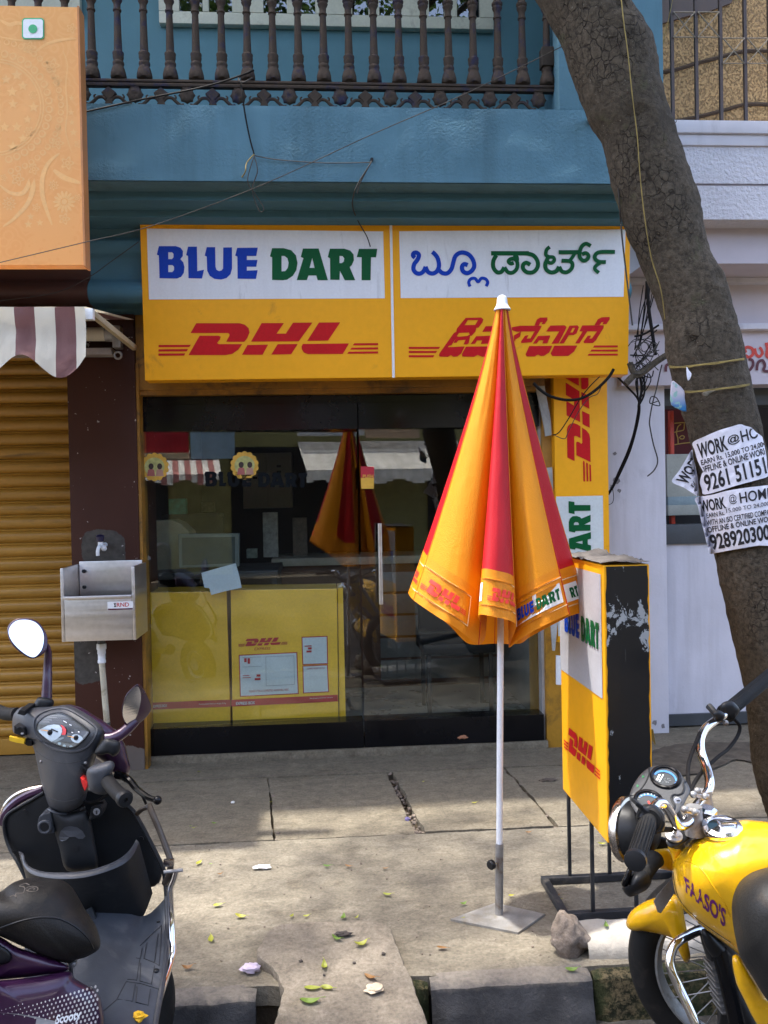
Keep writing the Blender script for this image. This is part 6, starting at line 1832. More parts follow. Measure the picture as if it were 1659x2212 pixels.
# instrument panel
pan_o = crom([(572, 650), (600, 570), (720, 470), (900, 424), (1020, 450), (1200, 560), (1368, 690), (1372, 745), (1290, 850), (1180, 940), (1100, 962), (980, 952), (820, 890), (680, 800), (595, 715)], 3, True)
decal(cb_, ZC, pan_o, 'instrument_panel', mat('panel_dark', (.085, .09, .09), .4), sc, .002)
dial = mat('dial_face', (.42, .50, .56), .4); needle = mat('needle_orange', (.75, .35, .08), .4); dred = mat('dial_red', (.65, .05, .06), .4)
decal(cb_, ZC, [(600, 690), (660, 660), (740, 618), (840, 602), (920, 612), (962, 660), (965, 720), (940, 780), (880, 830), (805, 872), (740, 830), (660, 770), (605, 715)], 'dial', dial, sc, .003)
decal(cb_, ZC, [(940, 606), (990, 630), (1028, 680), (1028, 720), (1015, 765), (958, 762), (975, 700), (965, 650)], 'dial_arc', dred, sc, .0035)
decal(cb_, ZC, ell(1195, 825, 96, 66, .25), 'dial', dial, sc, .003)
decal(cb_, ZC, [(820, 870), (900, 815), (985, 800), (1000, 815), (930, 850), (855, 885)], 'dial', mat('dial_teal', (.16, .20, .22), .4), sc, .003)
for q in ([(630, 682), (745, 692), (745, 708), (632, 690)], [(1050, 778), (1150, 796), (1148, 812), (1052, 786)]):
    decal(cb_, ZC, q, 'needle', needle, sc, .0045)
for cx, cy, r_ in ((782, 728, 46), (1186, 810, 42)):
    p = on_bvh(cb_, *ZC(cx, cy), .003, 2.3)
    MB().ball(p, r_ / 3.95 * K * pxm(2.35), 14, 8, (1, .5, 1)).build('needle_hub', m_black, sc)
for q in ([(985, 540), (1040, 570), (1036, 580), (982, 552)], [(1078, 598), (1116, 612), (1112, 622), (1076, 608)], [(1110, 718), (1138, 724), (1134, 736), (1108, 730)], [(1215, 705), (1238, 715), (1232, 730), (1212, 720)], [(800, 665), (905, 710), (895, 728), (790, 682)]):
    decal(cb_, ZC, q, 'dial_mark', m_white if q[0][0] != 800 else m_black, sc, .0045)
for cx, cy in ((925, 900), (1000, 935), (1105, 948)):
    decal(cb_, ZC, ell(cx, cy, 26, 20, .2, 14), 'indicator', mat('indicator_pale', (.32, .42, .46), .4), sc, .0035)
seam(cb_, ZC, pan_o + pan_o[:2], .0028, 'bezel', m_dgrey, sc, .002, 2.35, 2)
seam(cb_, ZC, [(528, 640), (545, 520), (640, 430), (800, 372), (960, 352), (1100, 385), (1250, 470), (1400, 570), (1500, 660), (1500, 740), (1440, 860), (1330, 970), (1180, 1020), (1000, 1018), (820, 975), (660, 880), (560, 770), (528, 640)], .0035, 'bezel', m_grey, sc, .001, 2.35, 4)
MB().flat([[on_bvh(cb_, *ZC(x, y), .007, 2.33) for x, y in pan_o]]).build('panel_glass', m_clear, sc, smooth=False)
# switches on the left
def sbox(fn, q, Y, d, name, m, par=sc, bev=.002):
    return MB().prism([onY(*fn(x, y), Y) for x, y in q], (0, d, 0)).build(name, m, par, smooth=False, bevel=bev)
sbox(ZC, [(215, 625), (375, 655), (405, 775), (340, 800), (220, 740)], 2.405, .05, 'switch_plate', m_black)
sbox(ZC, [(245, 655), (285, 650), (290, 680), (250, 690)], 2.398, .02, 'switch', m_dgrey)
sbox(ZC, [(315, 735), (360, 740), (365, 765), (320, 760)], 2.398, .02, 'switch', m_silver)
sbox(ZC, [(300, 372), (400, 380), (375, 470), (262, 440)], 2.40, .08, 'switch', m_dgrey)
sbox(ZC, [(140, 792), (250, 812), (380, 838), (372, 905), (250, 885), (145, 855)], 2.40, .012, 'choke_lever', mat('lever_yellow', (.72, .43, .02), .4))
sbox(ZC, [(372, 845), (500, 850), (500, 940), (430, 940), (368, 900)], 2.42, .06, 'switch_housing', m_black)
sbox(ZC, [(1250, 1230), (1290, 1240), (1365, 1330), (1360, 1400), (1270, 1370), (1245, 1290)], 2.325, .03, 'switch_plate', m_black)
sbox(ZC, [(1272, 1300), (1320, 1315), (1330, 1370), (1285, 1360)], 2.318, .02, 'switch', m_blackgloss)
sbox(ZC, [(1245, 1432), (1300, 1460), (1362, 1520), (1358, 1568), (1318, 1642), (1285, 1570)], 2.31, .03, 'start_switch', mat('switch_red', (.70, .035, .03), .35))
# right switch housing, grip and brake lever
rh = put_puff('switch_housing', ZA, [(790, 1480), (870, 1450), (965, 1428), (1000, 1470), (960, 1560), (930, 1640), (950, 1700), (880, 1725), (790, 1690), (760, 1600), (755, 1520)], 2.28, .05, .05, m_grey, e=3)
grip_r = pts3(ZA, [(880, 1530, 2.28), (925, 1590, 2.25), (1000, 1680, 2.19), (1075, 1750, 2.14)])
MB().tube(crom(grip_r, 6), [.021, .0215, .021, .0205, .02, .0195, .0185] + [.0175] * 12, 20).build('grip', m_rubber, sc)
ge = (grip_r[-1] - grip_r[-2]).normalized()
MB().lathe([(.0175, 0), (.0205, .002), (.021, .012), (.018, .018), (.006, .019), (.005, .012)], grip_r[-1] - ge * .002, ge, 20).build('grip_end', m_dgrey, sc)
MB().lathe([(.022, 0), (.0255, .004), (.0255, .022), (.021, .028)], grip_r[0] - (grip_r[1] - grip_r[0]).normalized() * .01, grip_r[1] - grip_r[0], 20).build('grip_collar', m_dgrey, sc)
lv_ = crom([onY(*ZA(x, y), Y) for x, y, Y in ((1010, 1550, 2.33), (1075, 1565, 2.32), (1130, 1600, 2.30), (1200, 1680, 2.28), (1290, 1745, 2.26), (1372, 1772, 2.25))], 5)
mb = MB().tube(lv_, [.011 - .004 * k / (len(lv_) - 1) for k in range(len(lv_))], 10)
mb.build('brake_lever', m_blackgloss, sc)
MB().ball(lv_[-1], .0115, 14, 9).build('lever_ball', m_blackgloss, sc)
grip_l = pts3(ZA, [(150, 1020, 2.56), (60, 1020, 2.60), (-40, 985, 2.64), (-150, 945, 2.70)])
MB().tube(crom(grip_l, 6), .019, 18).build('grip', m_rubber, sc)
# mirrors
def mirror(gl, hs, yb, back, stem, rs_, boot, yboot):
    put_puff('mirror_housing', ZA, hs, yb, .004, back, m_purple, e=3, c=None)
    mb = MB().flat([[onY(*ZA(x, y), yb(*ZA(x, y)) - .007) for x, y in crom(gl, 4, True)]])
    mb.build('mirror_glass', m_mirror, sc, smooth=False)
    P = crom([onY(*ZA(x, y), Y) for x, y, Y in stem], 6)
    MB().tube(P, [rs_[0] + (rs_[1] - rs_[0]) * k / (len(P) - 1) for k in range(len(P))], 14).build('mirror_stem', m_purple, sc)
    put_puff('mirror_boot', ZA, boot, yboot, .03, .03, m_dgrey, e=3)
gl1 = [(75, 310), (95, 250), (150, 207), (240, 201), (312, 226), (362, 282), (381, 345), (375, 420), (350, 480), (300, 524), (240, 510), (160, 450), (100, 380)]
hs1 = [(62, 300), (82, 238), (140, 192), (240, 186), (322, 212), (375, 270), (410, 345), (412, 430), (385, 490), (302, 536), (235, 524), (150, 464), (90, 395)]
mirror(gl1, hs1, ytilt(ZA, 230, 360, 2.50, .0002, -.00045), .05, [(400, 420, 2.53), (418, 480, 2.54), (415, 600, 2.54), (412, 740, 2.53), (405, 890, 2.52)], (.0085, .0155), [(255, 975), (300, 920), (345, 872), (462, 895), (458, 955), (390, 985), (300, 995)], 2.50)
gl2 = [(1068, 1010), (1078, 930), (1112, 850), (1170, 788), (1208, 790), (1228, 860), (1218, 950), (1188, 1045), (1140, 1122), (1105, 1105), (1080, 1065)]
hs2 = [(1060, 1000), (1072, 920), (1110, 838), (1180, 770), (1215, 765), (1255, 810), (1290, 880), (1318, 960), (1290, 1030), (1215, 1100), (1140, 1138), (1090, 1112)]
mirror(gl2, hs2, ytilt(ZA, 1150, 960, 2.34, .0012, .0007), .05, [(1180, 1080, 2.37), (1130, 1130, 2.36), (1060, 1190, 2.35), (985, 1230, 2.34), (930, 1240, 2.34)], (.013, .018), [(905, 1240), (975, 1238), (1045, 1270), (1040, 1350), (990, 1390), (940, 1368), (880, 1378), (820, 1358)], 2.33)
# leg shield: dark cavity, pocket wall and rim, centre column
put_puff('leg_shield', ZD, [(34, 320), (62, 250), (150, 188), (290, 110), (410, 40), (700, 20), (1000, 60), (1150, 155), (1205, 212), (1265, 310), (1335, 440), (1400, 580), (1470, 720), (1400, 900), (1000, 900), (600, 860), (260, 840), (215, 775), (150, 665), (88, 560), (50, 450)], ytilt(ZD, 700, 400, 2.50, 0, 0), .01, .06, m_dgrey, e=5, c=(700, 450))
seamY = lambda pts: [onY(*ZD(x, y), Y) for x, y, Y in crom(pts, 6)]
MB().tube(seamY([(240, 840, 2.44), (160, 680, 2.46), (90, 560, 2.48), (48, 440, 2.49), (38, 320, 2.49), (70, 248, 2.49), (160, 186, 2.49), (290, 112, 2.49), (400, 45, 2.49)]), .005, 8).build('shield_lip', m_dgrey, sc)
MB().tube(seamY([(1120, 140, 2.48), (1205, 215, 2.48), (1270, 320, 2.47), (1340, 450, 2.46), (1410, 590, 2.45), (1478, 735, 2.44), (1500, 860, 2.43), (1512, 1000, 2.41)]), .007, 8).build('shield_lip', m_dgrey, sc)
rimT = [(165, 575, 2.46), (212, 602, 2.45), (228, 660, 2.42), (275, 722, 2.38), (400, 765, 2.34), (600, 772, 2.31), (800, 752, 2.31), (1000, 690, 2.33), (1120, 622, 2.36), (1190, 548, 2.40), (1235, 470, 2.44)]
rimB = [(170, 600, 2.46), (196, 650, 2.44), (215, 710, 2.40), (275, 780, 2.36), (400, 818, 2.32), (600, 832, 2.29), (800, 812, 2.29), (1000, 752, 2.31), (1130, 690, 2.34), (1210, 610, 2.38), (1262, 500, 2.43)]
wal = [(180, 640, 2.46), (200, 700, 2.44), (225, 780, 2.42), (270, 900, 2.42), (420, 1000, 2.41), (620, 1120, 2.40), (800, 1165, 2.38), (1000, 1160, 2.385), (1170, 1185, 2.40), (1290, 1180, 2.415), (1385, 960, 2.43)]
mid1 = [(a[0] * .5 + b[0] * .5, a[1] * .5 + b[1] * .5, a[2] * .5 + b[2] * .5 - .008) for a, b in zip(rimB, wal)]
rowsp = [crom(r_, 6) for r_ in (rimB, mid1, wal)]
MB().grid([[onY(*ZD(x, y), Y + .0015) for x, y, Y in r_] for r_ in rowsp]).build('pocket_wall', m_dgrey, sc, angle=80)
ri = crom(rimT, 6); ro_ = crom(rimB, 6)
MB().grid([[onY(*ZD(x, y), Y + .04) for x, y, Y in ri], [onY(*ZD(x, y), Y) for x, y, Y in ri], [onY(*ZD((a[0] + b[0]) / 2, (a[1] + b[1]) / 2), (a[2] + b[2]) / 2 - .006) for a, b in zip(ri, ro_)], [onY(*ZD(x, y), Y) for x, y, Y in ro_]]).build('pocket_rim', m_grey, sc, angle=80)
colm = put_puff('steering_column', ZD, [(440, 185), (600, 240), (750, 195), (800, 225), (832, 330), (860, 500), (890, 720), (780, 760), (600, 750), (540, 560), (480, 350)], 2.44, .045, .04, m_dgrey, e=4)
kv = colm.bvh()
seam(kv, ZD, [(440, 200), (520, 235), (610, 242), (700, 215), (770, 180)], .004, 'column_lip', m_grey, sc, .002, 2.40)
decal(kv, ZD, [(535, 450), (550, 395), (590, 360), (640, 352), (700, 362), (750, 398), (776, 445), (750, 468), (710, 468), (680, 448), (630, 452), (600, 480), (560, 490), (540, 478)], 'badge_plate', m_grey, sc, .003, 2.39)
decal(kv, ZD, ell(683, 560, 28, 28), 'column_hole', m_black, sc, .003, 2.39)
sbox(ZD, [(335, 340), (350, 270), (400, 235), (460, 225), (490, 420), (420, 425), (360, 400)], 2.40, .06, 'horn_mount', m_grey, bev=.008)
hc = onY(*ZD(408, 360), 2.395)
MB().torus(hc, (0, -1, 0), .0155, .0045, 24, 8).build('socket_ring', m_grey, sc)
MB().lathe([(.014, 0), (.014, .002)], hc, (0, -1, 0), 20).build('socket', m_black, sc)
sbox(ZD, [(795, 312), (830, 170), (900, 150), (940, 200), (920, 260)], 2.395, .05, 'lock_mount', m_dgrey, bev=.006)
kc = onY(*ZD(880, 215), 2.388)
MB().lathe([(.017, 0), (.017, .004)], kc, (0, -1, 0), 22).build('ignition_ring', m_black, sc)
MB().lathe([(.0095, .0045), (.009, .006)], kc, (0, -1, 0), 20).build('ignition_lock', m_silver, sc)
MB().box(kc.x - .0015, kc.x + .0015, kc.y - .0075, kc.y - .0062, kc.z - .006, kc.z + .004).build('key_slot', m_black, sc, smooth=False)
for x, y in ((225, 222), (128, 592), (1282, 465)):
    p = onY(*ZD(x, y), 2.475); MB().lathe([(.007, 0), (.007, .004)], p, (0, -1, 0), 12).build('screw_hole', m_black, sc)
# floor board
g0 = [(240, 1080, 2.40), (560, 1095, 2.385), (800, 1112, 2.38), (1150, 1130, 2.40), (1330, 1160, 2.42), (1512, 990, 2.41)]
conv = lambda p: (*ZB(p[0], p[1]), p[2])
g0 = [(*ZD(x, y), Y) for x, y, Y in g0]
g1 = [conv(p) for p in ((200, 1050, 2.20), (500, 1080, 2.22), (750, 1080, 2.23), (1000, 1080, 2.28), (1150, 1050, 2.32), (1368, 950, 2.35))]
g2 = [conv(p) for p in ((200, 1400, 2.05), (500, 1400, 2.07), (720, 1400, 2.08), (900, 1400, 2.12), (1060, 1330, 2.17), (1345, 1280, 2.20))]
g3 = [conv(p) for p in ((200, 1760, 1.93), (500, 1760, 1.95), (720, 1760, 1.96), (850, 1680, 2.0), (1000, 1600, 2.04), (1262, 1760, 2.04))]
g4 = [conv(p) for p in ((200, 2000, 1.85), (500, 2000, 1.86), (720, 2000, 1.87), (850, 2000, 1.90), (1000, 2000, 1.92), (1230, 2000, 1.95))]
G5 = [g0, g1, g2, g3, g4]
colsC = list(zip(*[crom(r_, 5) for r_ in G5]))
colsD = [crom(c, 6) for c in colsC]
fl_ = MB().grid([[onY(*p) for p in c] for c in colsD])
fl_.build('floor_board', m_floorp, sc, angle=80)
fbv = fl_.bvh()
MB().tube([onY(*p) for p in colsD[-1]], .007, 8).build('floor_edge', m_grey, sc)
m_groove2 = mat('tread_groove', (.018, .020, .024), .6)
for pl_ in ([(1145, 1085), (1230, 1000), (1318, 920), (1312, 1100), (1300, 1250), (1262, 1225), (1175, 1190), (1200, 1060)], [(1290, 990), (1262, 1218)], [(1112, 1185), (1145, 1190), (1160, 1110)], [(1040, 1360), (1115, 1368), (1142, 1200)], [(1150, 1230), (1142, 1375), (1235, 1400), (1262, 1250)], [(960, 1525), (1080, 1540), (1105, 1400)], [(1118, 1420), (1110, 1548), (1210, 1572), (1228, 1440)], [(1030, 1380), (1150, 1395), (1310, 1445)], [(840, 1622), (950, 1530), (1030, 1380)]):
    MB().tube([on_bvh(fbv, *ZB(x, y), .0005, 2.2) for x, y in pl_], .0013, 6).build('tread_line', m_groove2, sc)
for x, y, r_ in ((1292, 890, .005), (1276, 1290, .008)):
    p = on_bvh(fbv, *ZB(x, y), .001, 2.3); MB().ball(p, r_, 10, 6, (1, 1, .6)).build('screw_hole', m_black, sc)
# seat
st_ = put_puff('seat', ZB, [(0, 645), (100, 575), (230, 533), (400, 537), (510, 552), (590, 612), (642, 695), (700, 800), (772, 905), (812, 1010), (820, 1080), (790, 1130), (700, 1180), (620, 1202), (550, 1228), (400, 1190), (200, 1100), (0, 1010), (-200, 940), (-260, 800), (-150, 690)], ytilt(ZB, 300, 850, 1.98, .0002, -.0004), .10, .10, m_seat, c=(250, 830), e=2.3, K_=10)
sbv = st_.bvh()
seam(sbv, ZB, [(-100, 965), (0, 940), (150, 890), (280, 860), (400, 855), (500, 872), (620, 935), (720, 1030), (762, 1112)], .0022, 'seat_seam', m_black, sc, .0, 1.9)
m_emb = mat('seat_emboss', (.075, .06, .045), .6)
for pts in ([(80, 690), (110, 675), (135, 690), (130, 660), (190, 655), (200, 610), (160, 600), (205, 580), (240, 590)], [(205, 625), (240, 605), (290, 605), (312, 620), (295, 640), (245, 645), (215, 632)], [(230, 628), (260, 615), (285, 622), (270, 632)]):
    seam(sbv, ZB, pts, .0013, 'seat_emboss', m_emb, sc, .0, 1.9, 4)
# cables at the steering head and panel gaps
for pts in ([(700, 1690, 2.37), (690, 1740, 2.37), (760, 1790, 2.38), (880, 1760, 2.38), (960, 1700, 2.37)], [(660, 1670, 2.38), (700, 1760, 2.39), (800, 1800, 2.40), (900, 1790, 2.40)], [(1070, 1590, 2.33), (1160, 1640, 2.36), (1230, 1720, 2.40), (1270, 1800, 2.44)]):
    MB().tube(crom([onY(*ZA(x, y), Y) for x, y, Y in pts], 6), .0038, 7).build('cable', m_cable, sc)
seam(cb_, ZC, [(560, 1010), (700, 1120), (900, 1190), (1100, 1200), (1300, 1150), (1440, 1060)], .0009, 'panel_gap', m_black, sc, .0, 2.36)
seam(cb_, ZC, [(690, 1690), (800, 1760), (1000, 1800), (1200, 1760), (1330, 1680)], .0009, 'panel_gap', m_black, sc, .0, 2.36)
for x, y in ((640, 1180), (1330, 1200)):
    p = on_bvh(cb_, *ZC(x, y), .001, 2.36); MB().ball(p, .0045, 10, 6).build('screw', m_galv, sc)
# rear body panels
put_puff('body_panel', ZB, [(-150, 980), (0, 1012), (150, 1100), (400, 1180), (545, 1245), (565, 1275), (500, 1300), (250, 1340), (0, 1365), (-150, 1370)], 1.93, .035, .06, m_purple, e=2.5, c=(150, 1240))
put_puff('grab_hollow', ZB, [(-60, 1075), (20, 1090), (75, 1130), (95, 1180), (70, 1225), (0, 1242), (-60, 1245)], 1.895, .012, .02, m_black, e=3)
lowb = put_puff('body_panel', ZB, [(-200, 1370), (0, 1368), (300, 1338), (555, 1292), (610, 1350), (700, 1405), (775, 1450), (820, 1520), (845, 1640), (850, 1760), (840, 2000), (-200, 2000)], ytilt(ZB, 300, 1550, 1.90, .0003, -.0002), .05, .08, m_purple, e=4, c=(330, 1680), K_=8)
lbv = lowb.bvh()
put_puff('seat_bracket', ZB, [(550, 1225), (630, 1205), (620, 1250), (600, 1270), (600, 1350), (560, 1290)], 1.97, .02, .03, m_galv, e=3, smooth=2)
decal(lbv, ZB, [(-120, 1632), (0, 1634), (150, 1642), (300, 1666), (450, 1702), (480, 1760), (470, 1850), (-120, 1850)], 'silver_panel', m_silver, sc, .0015, 1.86)
decal(lbv, ZB, [(780, 1760), (800, 1650), (818, 1530), (836, 1600), (850, 1760), (845, 1850), (770, 1850)], 'silver_panel', m_silver, sc, .0015, 1.9)
dots = MB()
m_dot = mat('panel_dots', (.55, .52, .50), .4)
for row in range(12):
    for k in range(26):
        x = -20 + 34 * k + (17 if row % 2 else 0); y = 1618 - (x) * .30 + row * 36
        lim = 1600 - x * .27
        if x > 806 or y < lim + 12 or y < 1400 or y > 1790 or (x < 500 and y > 1650 + x * .12): continue
        rx = 3 + 5.5 * max(0, min(1, (x + (y - 1500) * .3 - 100) / 600)); 
        dots.add([on_bvh(lbv, *ZB(a, b), .0018, 1.88) for a, b in ell(x, y, rx, rx * 1.6, .25, 8)], [tuple(range(8))])
dots.build('dot_print', m_dot, sc, smooth=False)
f = bil([(452, 1655), (662, 1605), (668, 1700), (448, 1752)])
vs_, fs_, _ = text_shape('Scooty', .03, .25)
MB().add([on_bvh(lbv, *ZB(*f(*p)), .003, 1.88) for p in vs_], fs_).build('lettering', m_white, sc, smooth=False)
# crash guard
m_gbrown = mat('guard_dull', (.085, .066, .050), .4, .4, var=.25, vs=25)
MB().tube(crom([onY(*ZB(x, y), Y) for x, y, Y in ((1215, -60, 2.42), (1245, 10, 2.40), (1300, 140, 2.39), (1365, 310, 2.37), (1392, 400, 2.36), (1382, 500, 2.36), (1345, 575, 2.38))], 6), .0088, 10).build('crash_guard', m_gbrown, sc)
MB().tube(crom([onY(*ZD(x, y), Y) for x, y, Y in ((1245, 240, 2.46), (1290, 200, 2.43), (1345, 175, 2.41))], 5), .007, 8).build('crash_guard', m_gbrown, sc)
MB().tube(crom([onY(*ZB(x, y), Y) for x, y, Y in ((1438, 475, 2.34), (1420, 540, 2.34), (1392, 620, 2.34), (1392, 760, 2.34), (1400, 900, 2.33), (1408, 1040, 2.31), (1414, 1130, 2.29), (1392, 1230, 2.26), (1335, 1400, 2.20), (1290, 1560, 2.14), (1255, 1760, 2.06), (1240, 1950, 2.0))], 6), .0092, 12).build('crash_guard', m_chrome, sc)
cbn = MB().box(*[c for c in (0, 0, 0, 0, 0, 0)]) if False else None
p = onY(*ZB(1425, 480), 2.335)
MB().tube([p + V((-.028, 0, 0)), p + V((.022, 0, .003))], .005, 8).build('guard_bolt', m_galv, sc)
MB().box(p.x - .03, p.x - .002, 2.338, 2.352, p.z + .012, p.z + .03).build('guard_clamp', m_chromeworn, sc, bevel=.002)
MB().tube(seamY([(22, 290, 2.56), (45, 190, 2.55), (110, 105, 2.55), (200, 50, 2.55), (300, 18, 2.55), (420, 0, 2.55)]), .0095, 10).build('crash_guard', m_chromeworn, sc)
MB().tube(seamY([(30, 330, 2.55), (50, 240, 2.54), (130, 150, 2.54), (240, 80, 2.54), (390, 20, 2.54)]), .012, 8).build('shield_edge', m_purple, sc)
# wheels
wd = V((.55, .83, 0)).normalized(); wax = V((wd.y, -wd.x, .12)).normalized()
wc = V((-.585, 2.30, ROADZ + .215))
MB().torus(wc, wax, .165, .05, 48, 14, 1.0).build('tyre', m_rubber, sc, angle=80)
MB().torus(wc, wax, .118, .018, 40, 8, 1.6).build('rim', mat('rim_grey', (.30, .31, .33), .4, .5), sc)
MB().lathe([(.06, -.03), (.115, -.008), (.115, .008), (.06, .03)], wc, wax, 24).build('hub', m_dgrey, sc)
MB().lathe([(.05, -.04), (.05, .04)], wc, wax, 16).build('axle', m_galv, sc)
MB().tube([wc + wax * .06, (-.66, 2.36, .35)], .018, 10).build('fork', m_dgrey, sc)
rc_ = V((-1.0, 1.25, ROADZ + .215))
MB().torus(rc_, V((.9, -.42, .12)), .165, .05, 40, 12).build('tyre', m_rubber, sc)
MB().lathe([(.06, -.03), (.115, -.008), (.115, .008), (.06, .03)], rc_, V((.9, -.42, .12)), 20).build('hub', m_dgrey, sc)
put_ = MB().tube([(-.80, 1.75, .12), (-.98, 1.27, .08)], .05, 10); put_.build('swing_arm', m_dgrey, sc)
MB().tube([(-.95, 1.95, .1), (-1.05, 1.9, ROADZ)], .012, 8).build('side_stand', m_ironblack, sc)
# ------------------------------------------------------------------ motorcycle, right
mo_ = thing('motorcycle', 'yellow delivery motorcycle with chrome handlebar at lower right', 'motorcycle', (1.2, 2.0, ROADZ))
ZE = zc(2350, 2600, 2.461); ZF = zc(2350, 3300, 2.461); ZG = zc(2400, 2950, 4.1475)
m_my = mat('motorcycle_yellow_paint', (.80, .42, .006), .28, 0, var=.06, coat=.5, vs=4, dirt=.2, dcol=(.55, .30, .05), ds=5)
m_mseat = mat('motorcycle_seat_vinyl', (.012, .0115, .011), .5, var=.25, bump=.25, bs=200, spec=.3, dirt=.3, dcol=(.06, .036, .015), ds=4)
m_fork = mat('fork_grey', (.10, .10, .105), .45, .3, var=.15, dirt=.3, dcol=(.08, .065, .05))
m_eng = mat('engine_dark', (.030, .028, .026), .6, .2, var=.3, vs=12)
def mp(name, fn, pts, yb, front, back, m, **k):
    return put_puff(name, fn, pts, yb, front, back, m, par=mo_, **k)
def t3(fn, pts, n=6): return [V(p) for p in crom([onY(*fn(x, y), Y) for x, y, Y in pts], n)]
# front wheel
hd_ = V((-.94, .342, 0)).normalized(); lean = R(7)
lft = V((-.342, -.94, 0)).normalized()      # to the rider's left
wax2 = (lft * math.cos(lean) - V((0, 0, 1)) * math.sin(lean)).normalized()
wcen = V((1.11, 2.22, ROADZ + .302))
MB().torus(wcen, wax2, .262, .040, 72, 14, 1.0).build('tyre', m_rubber, mo_, angle=80)
m_rim = mat('rim_alloy', (.30, .30, .29), .42, .5, var=.12, dirt=.35, dcol=(.14, .12, .10), ds=14)
MB().lathe([(.232, -.028), (.226, -.03), (.214, -.012), (.212, 0), (.214, .012), (.226, .03), (.232, .028), (.222, 0)], wcen, wax2, 72, cap=False).build('rim', m_rim, mo_)
MB().lathe([(.02, -.07), (.062, -.055), (.066, -.03), (.030, -.02), (.030, .03), (.05, .04), (.02, .06)], wcen, wax2, 32).build('hub', m_galv, mo_)
e1_ = wax2.orthogonal().normalized(); e2_ = wax2.cross(e1_)
for k in range(36):
    a = 2 * math.pi * k / 36; b = a + (.35 if k % 2 else -.35)
    s = 1 if (k // 2) % 2 else -1
    MB().tube([wcen + (e1_ * math.cos(a) + e2_ * math.sin(a)) * .215, wcen + (e1_ * math.cos(b) + e2_ * math.sin(b)) * .048 + wax2 * .03 * s], .0017, 5).build('spoke', m_galv, mo_)
# forks: near one along the picture, far one parallel
fa, fb_ = onY(*ZE(745, 1720), 1.965), wcen + wax2 * .085
ff = [fa, onY(*ZF(870, 760), 2.07), onY(*ZF(935, 1010), 2.10), fb_]
dirf = (fb_ - fa).normalized()
MB().tube([fa, fa.lerp(fb_, .52)], .0165, 14).build('fork_tube', m_fork, mo_)
MB().tube([fa.lerp(fb_, .50), fa.lerp(fb_, .60)], .027, 16).build('fork_boot', m_rubber, mo_)
MB().tube([fa.lerp(fb_, .60), fa.lerp(fb_, 1.03)], .0235, 16).build('fork_leg', m_fork, mo_)
off2 = -wax2 * .17
MB().tube([fa + off2, fa.lerp(fb_, .52) + off2], .0165, 14).build('fork_tube', m_fork, mo_)
MB().tube([fa.lerp(fb_, .55) + off2, fa.lerp(fb_, 1.03) + off2], .0235, 16).build('fork_leg', m_fork, mo_)
# mudguard: a curved blade over the wheel
rows = []
for i in range(25):
    a = R(-38 + 150 * i / 24)                    # angle from straight up, forward positive
    fr_ = i / 24
    half = .058 * (math.sin(math.pi * min(1, .12 + .95 * fr_)) ** .5) + .01
    row = []
    for k in range(11):
        q = (k / 10 - .5) * 2
        up_w = (V((0, 0, 1)) - wax2 * wax2.z).normalized()
        rad = .325 - .028 * q * q
        dvec = up_w * math.cos(a) + hd_ * math.sin(a)
        row.append(wcen + dvec * (rad + .02) + wax2 * half * q)
    rows.append(row)
# photo shows a pointed front ending high over the tyre
fend = mp('front_mudguard', ZF, [(285, 850), (298, 765), (350, 690), (450, 622), (560, 578), (650, 556), (770, 545), (825, 640), (868, 860), (885, 1000), (908, 1150), (872, 1212), (828, 1165), (790, 1010), (720, 965), (600, 930), (450, 902), (345, 898)], ytilt(ZF, 600, 800, 2.22, -.0005, 0), .05, .10, m_my, c=(640, 770), e=2.4, smooth=3)
# headlight
hc_ = onY(*ZE(305, 1640), 2.08)
hax = V((-.68, .73, -.12)).normalized()
MB().lathe([(.02, -.075), (.036, -.07), (.056, -.052), (.068, -.03), (.072, -.010)], hc_, hax, 32).build('headlight_shell', m_black, mo_)
MB().lathe([(.072, -.010), (.079, -.008), (.081, .003), (.078, .012), (.073, .015), (.070, .010)], hc_, hax, 36, cap=False).build('headlight_rim', m_chromeworn, mo_)
MB().lathe([(.071, .010), (.058, .018), (.03, .023), (.005, .024)], hc_, hax, 32).build('headlight_lens', m_chrome, mo_)
# instrument pod
gy = ytilt(ZG, 750, 650, 1.985, -.0004, -.0013)
pod = mp('instrument_pod', ZG, [(328, 760), (345, 680), (420, 530), (520, 400), (640, 305), (760, 272), (900, 258), (1040, 298), (1145, 372), (1205, 470), (1250, 520), (1322, 680), (1255, 820), (1185, 960), (1092, 1062), (1000, 1040), (860, 1090), (700, 1140), (480, 1085), (385, 965), (335, 860)], gy, .012, .09, m_grey_pod if False else mat('pod_grey', (.032, .033, .036), .45, var=.12, bump=.06, bs=300), c=(780, 680), e=5, K_=9)
pbv = pod.bvh()
def gauge(cx, cy, rx, ry, a, kind):
    decal(pbv, ZG, ell(cx, cy, rx, ry, a, 32), 'gauge_face', mat('gauge_dark', (.035, .038, .042), .4), mo_, .002, 1.95)
    P = [on_bvh(pbv, *ZG(x, y), .004, 1.95) for x, y in ell(cx, cy, rx, ry, a, 32)]
    MB().tube(P + P[:2], .0045, 8).build('gauge_ring', m_blackgloss, mo_)
    MB().flat([[on_bvh(pbv, *ZG(x, y), .008, 1.95) for x, y in ell(cx, cy, rx, ry, a, 32)]]).build('gauge_glass', m_clear, mo_, smooth=False)
m_gb = mat('gauge_blue', (.05, .20, .55), .4)
gauge(915, 455, 232, 165, .22, 0)
ib, ob_ = ell(908, 488, 170, 112, .3, 40), ell(908, 482, 196, 134, .3, 40)
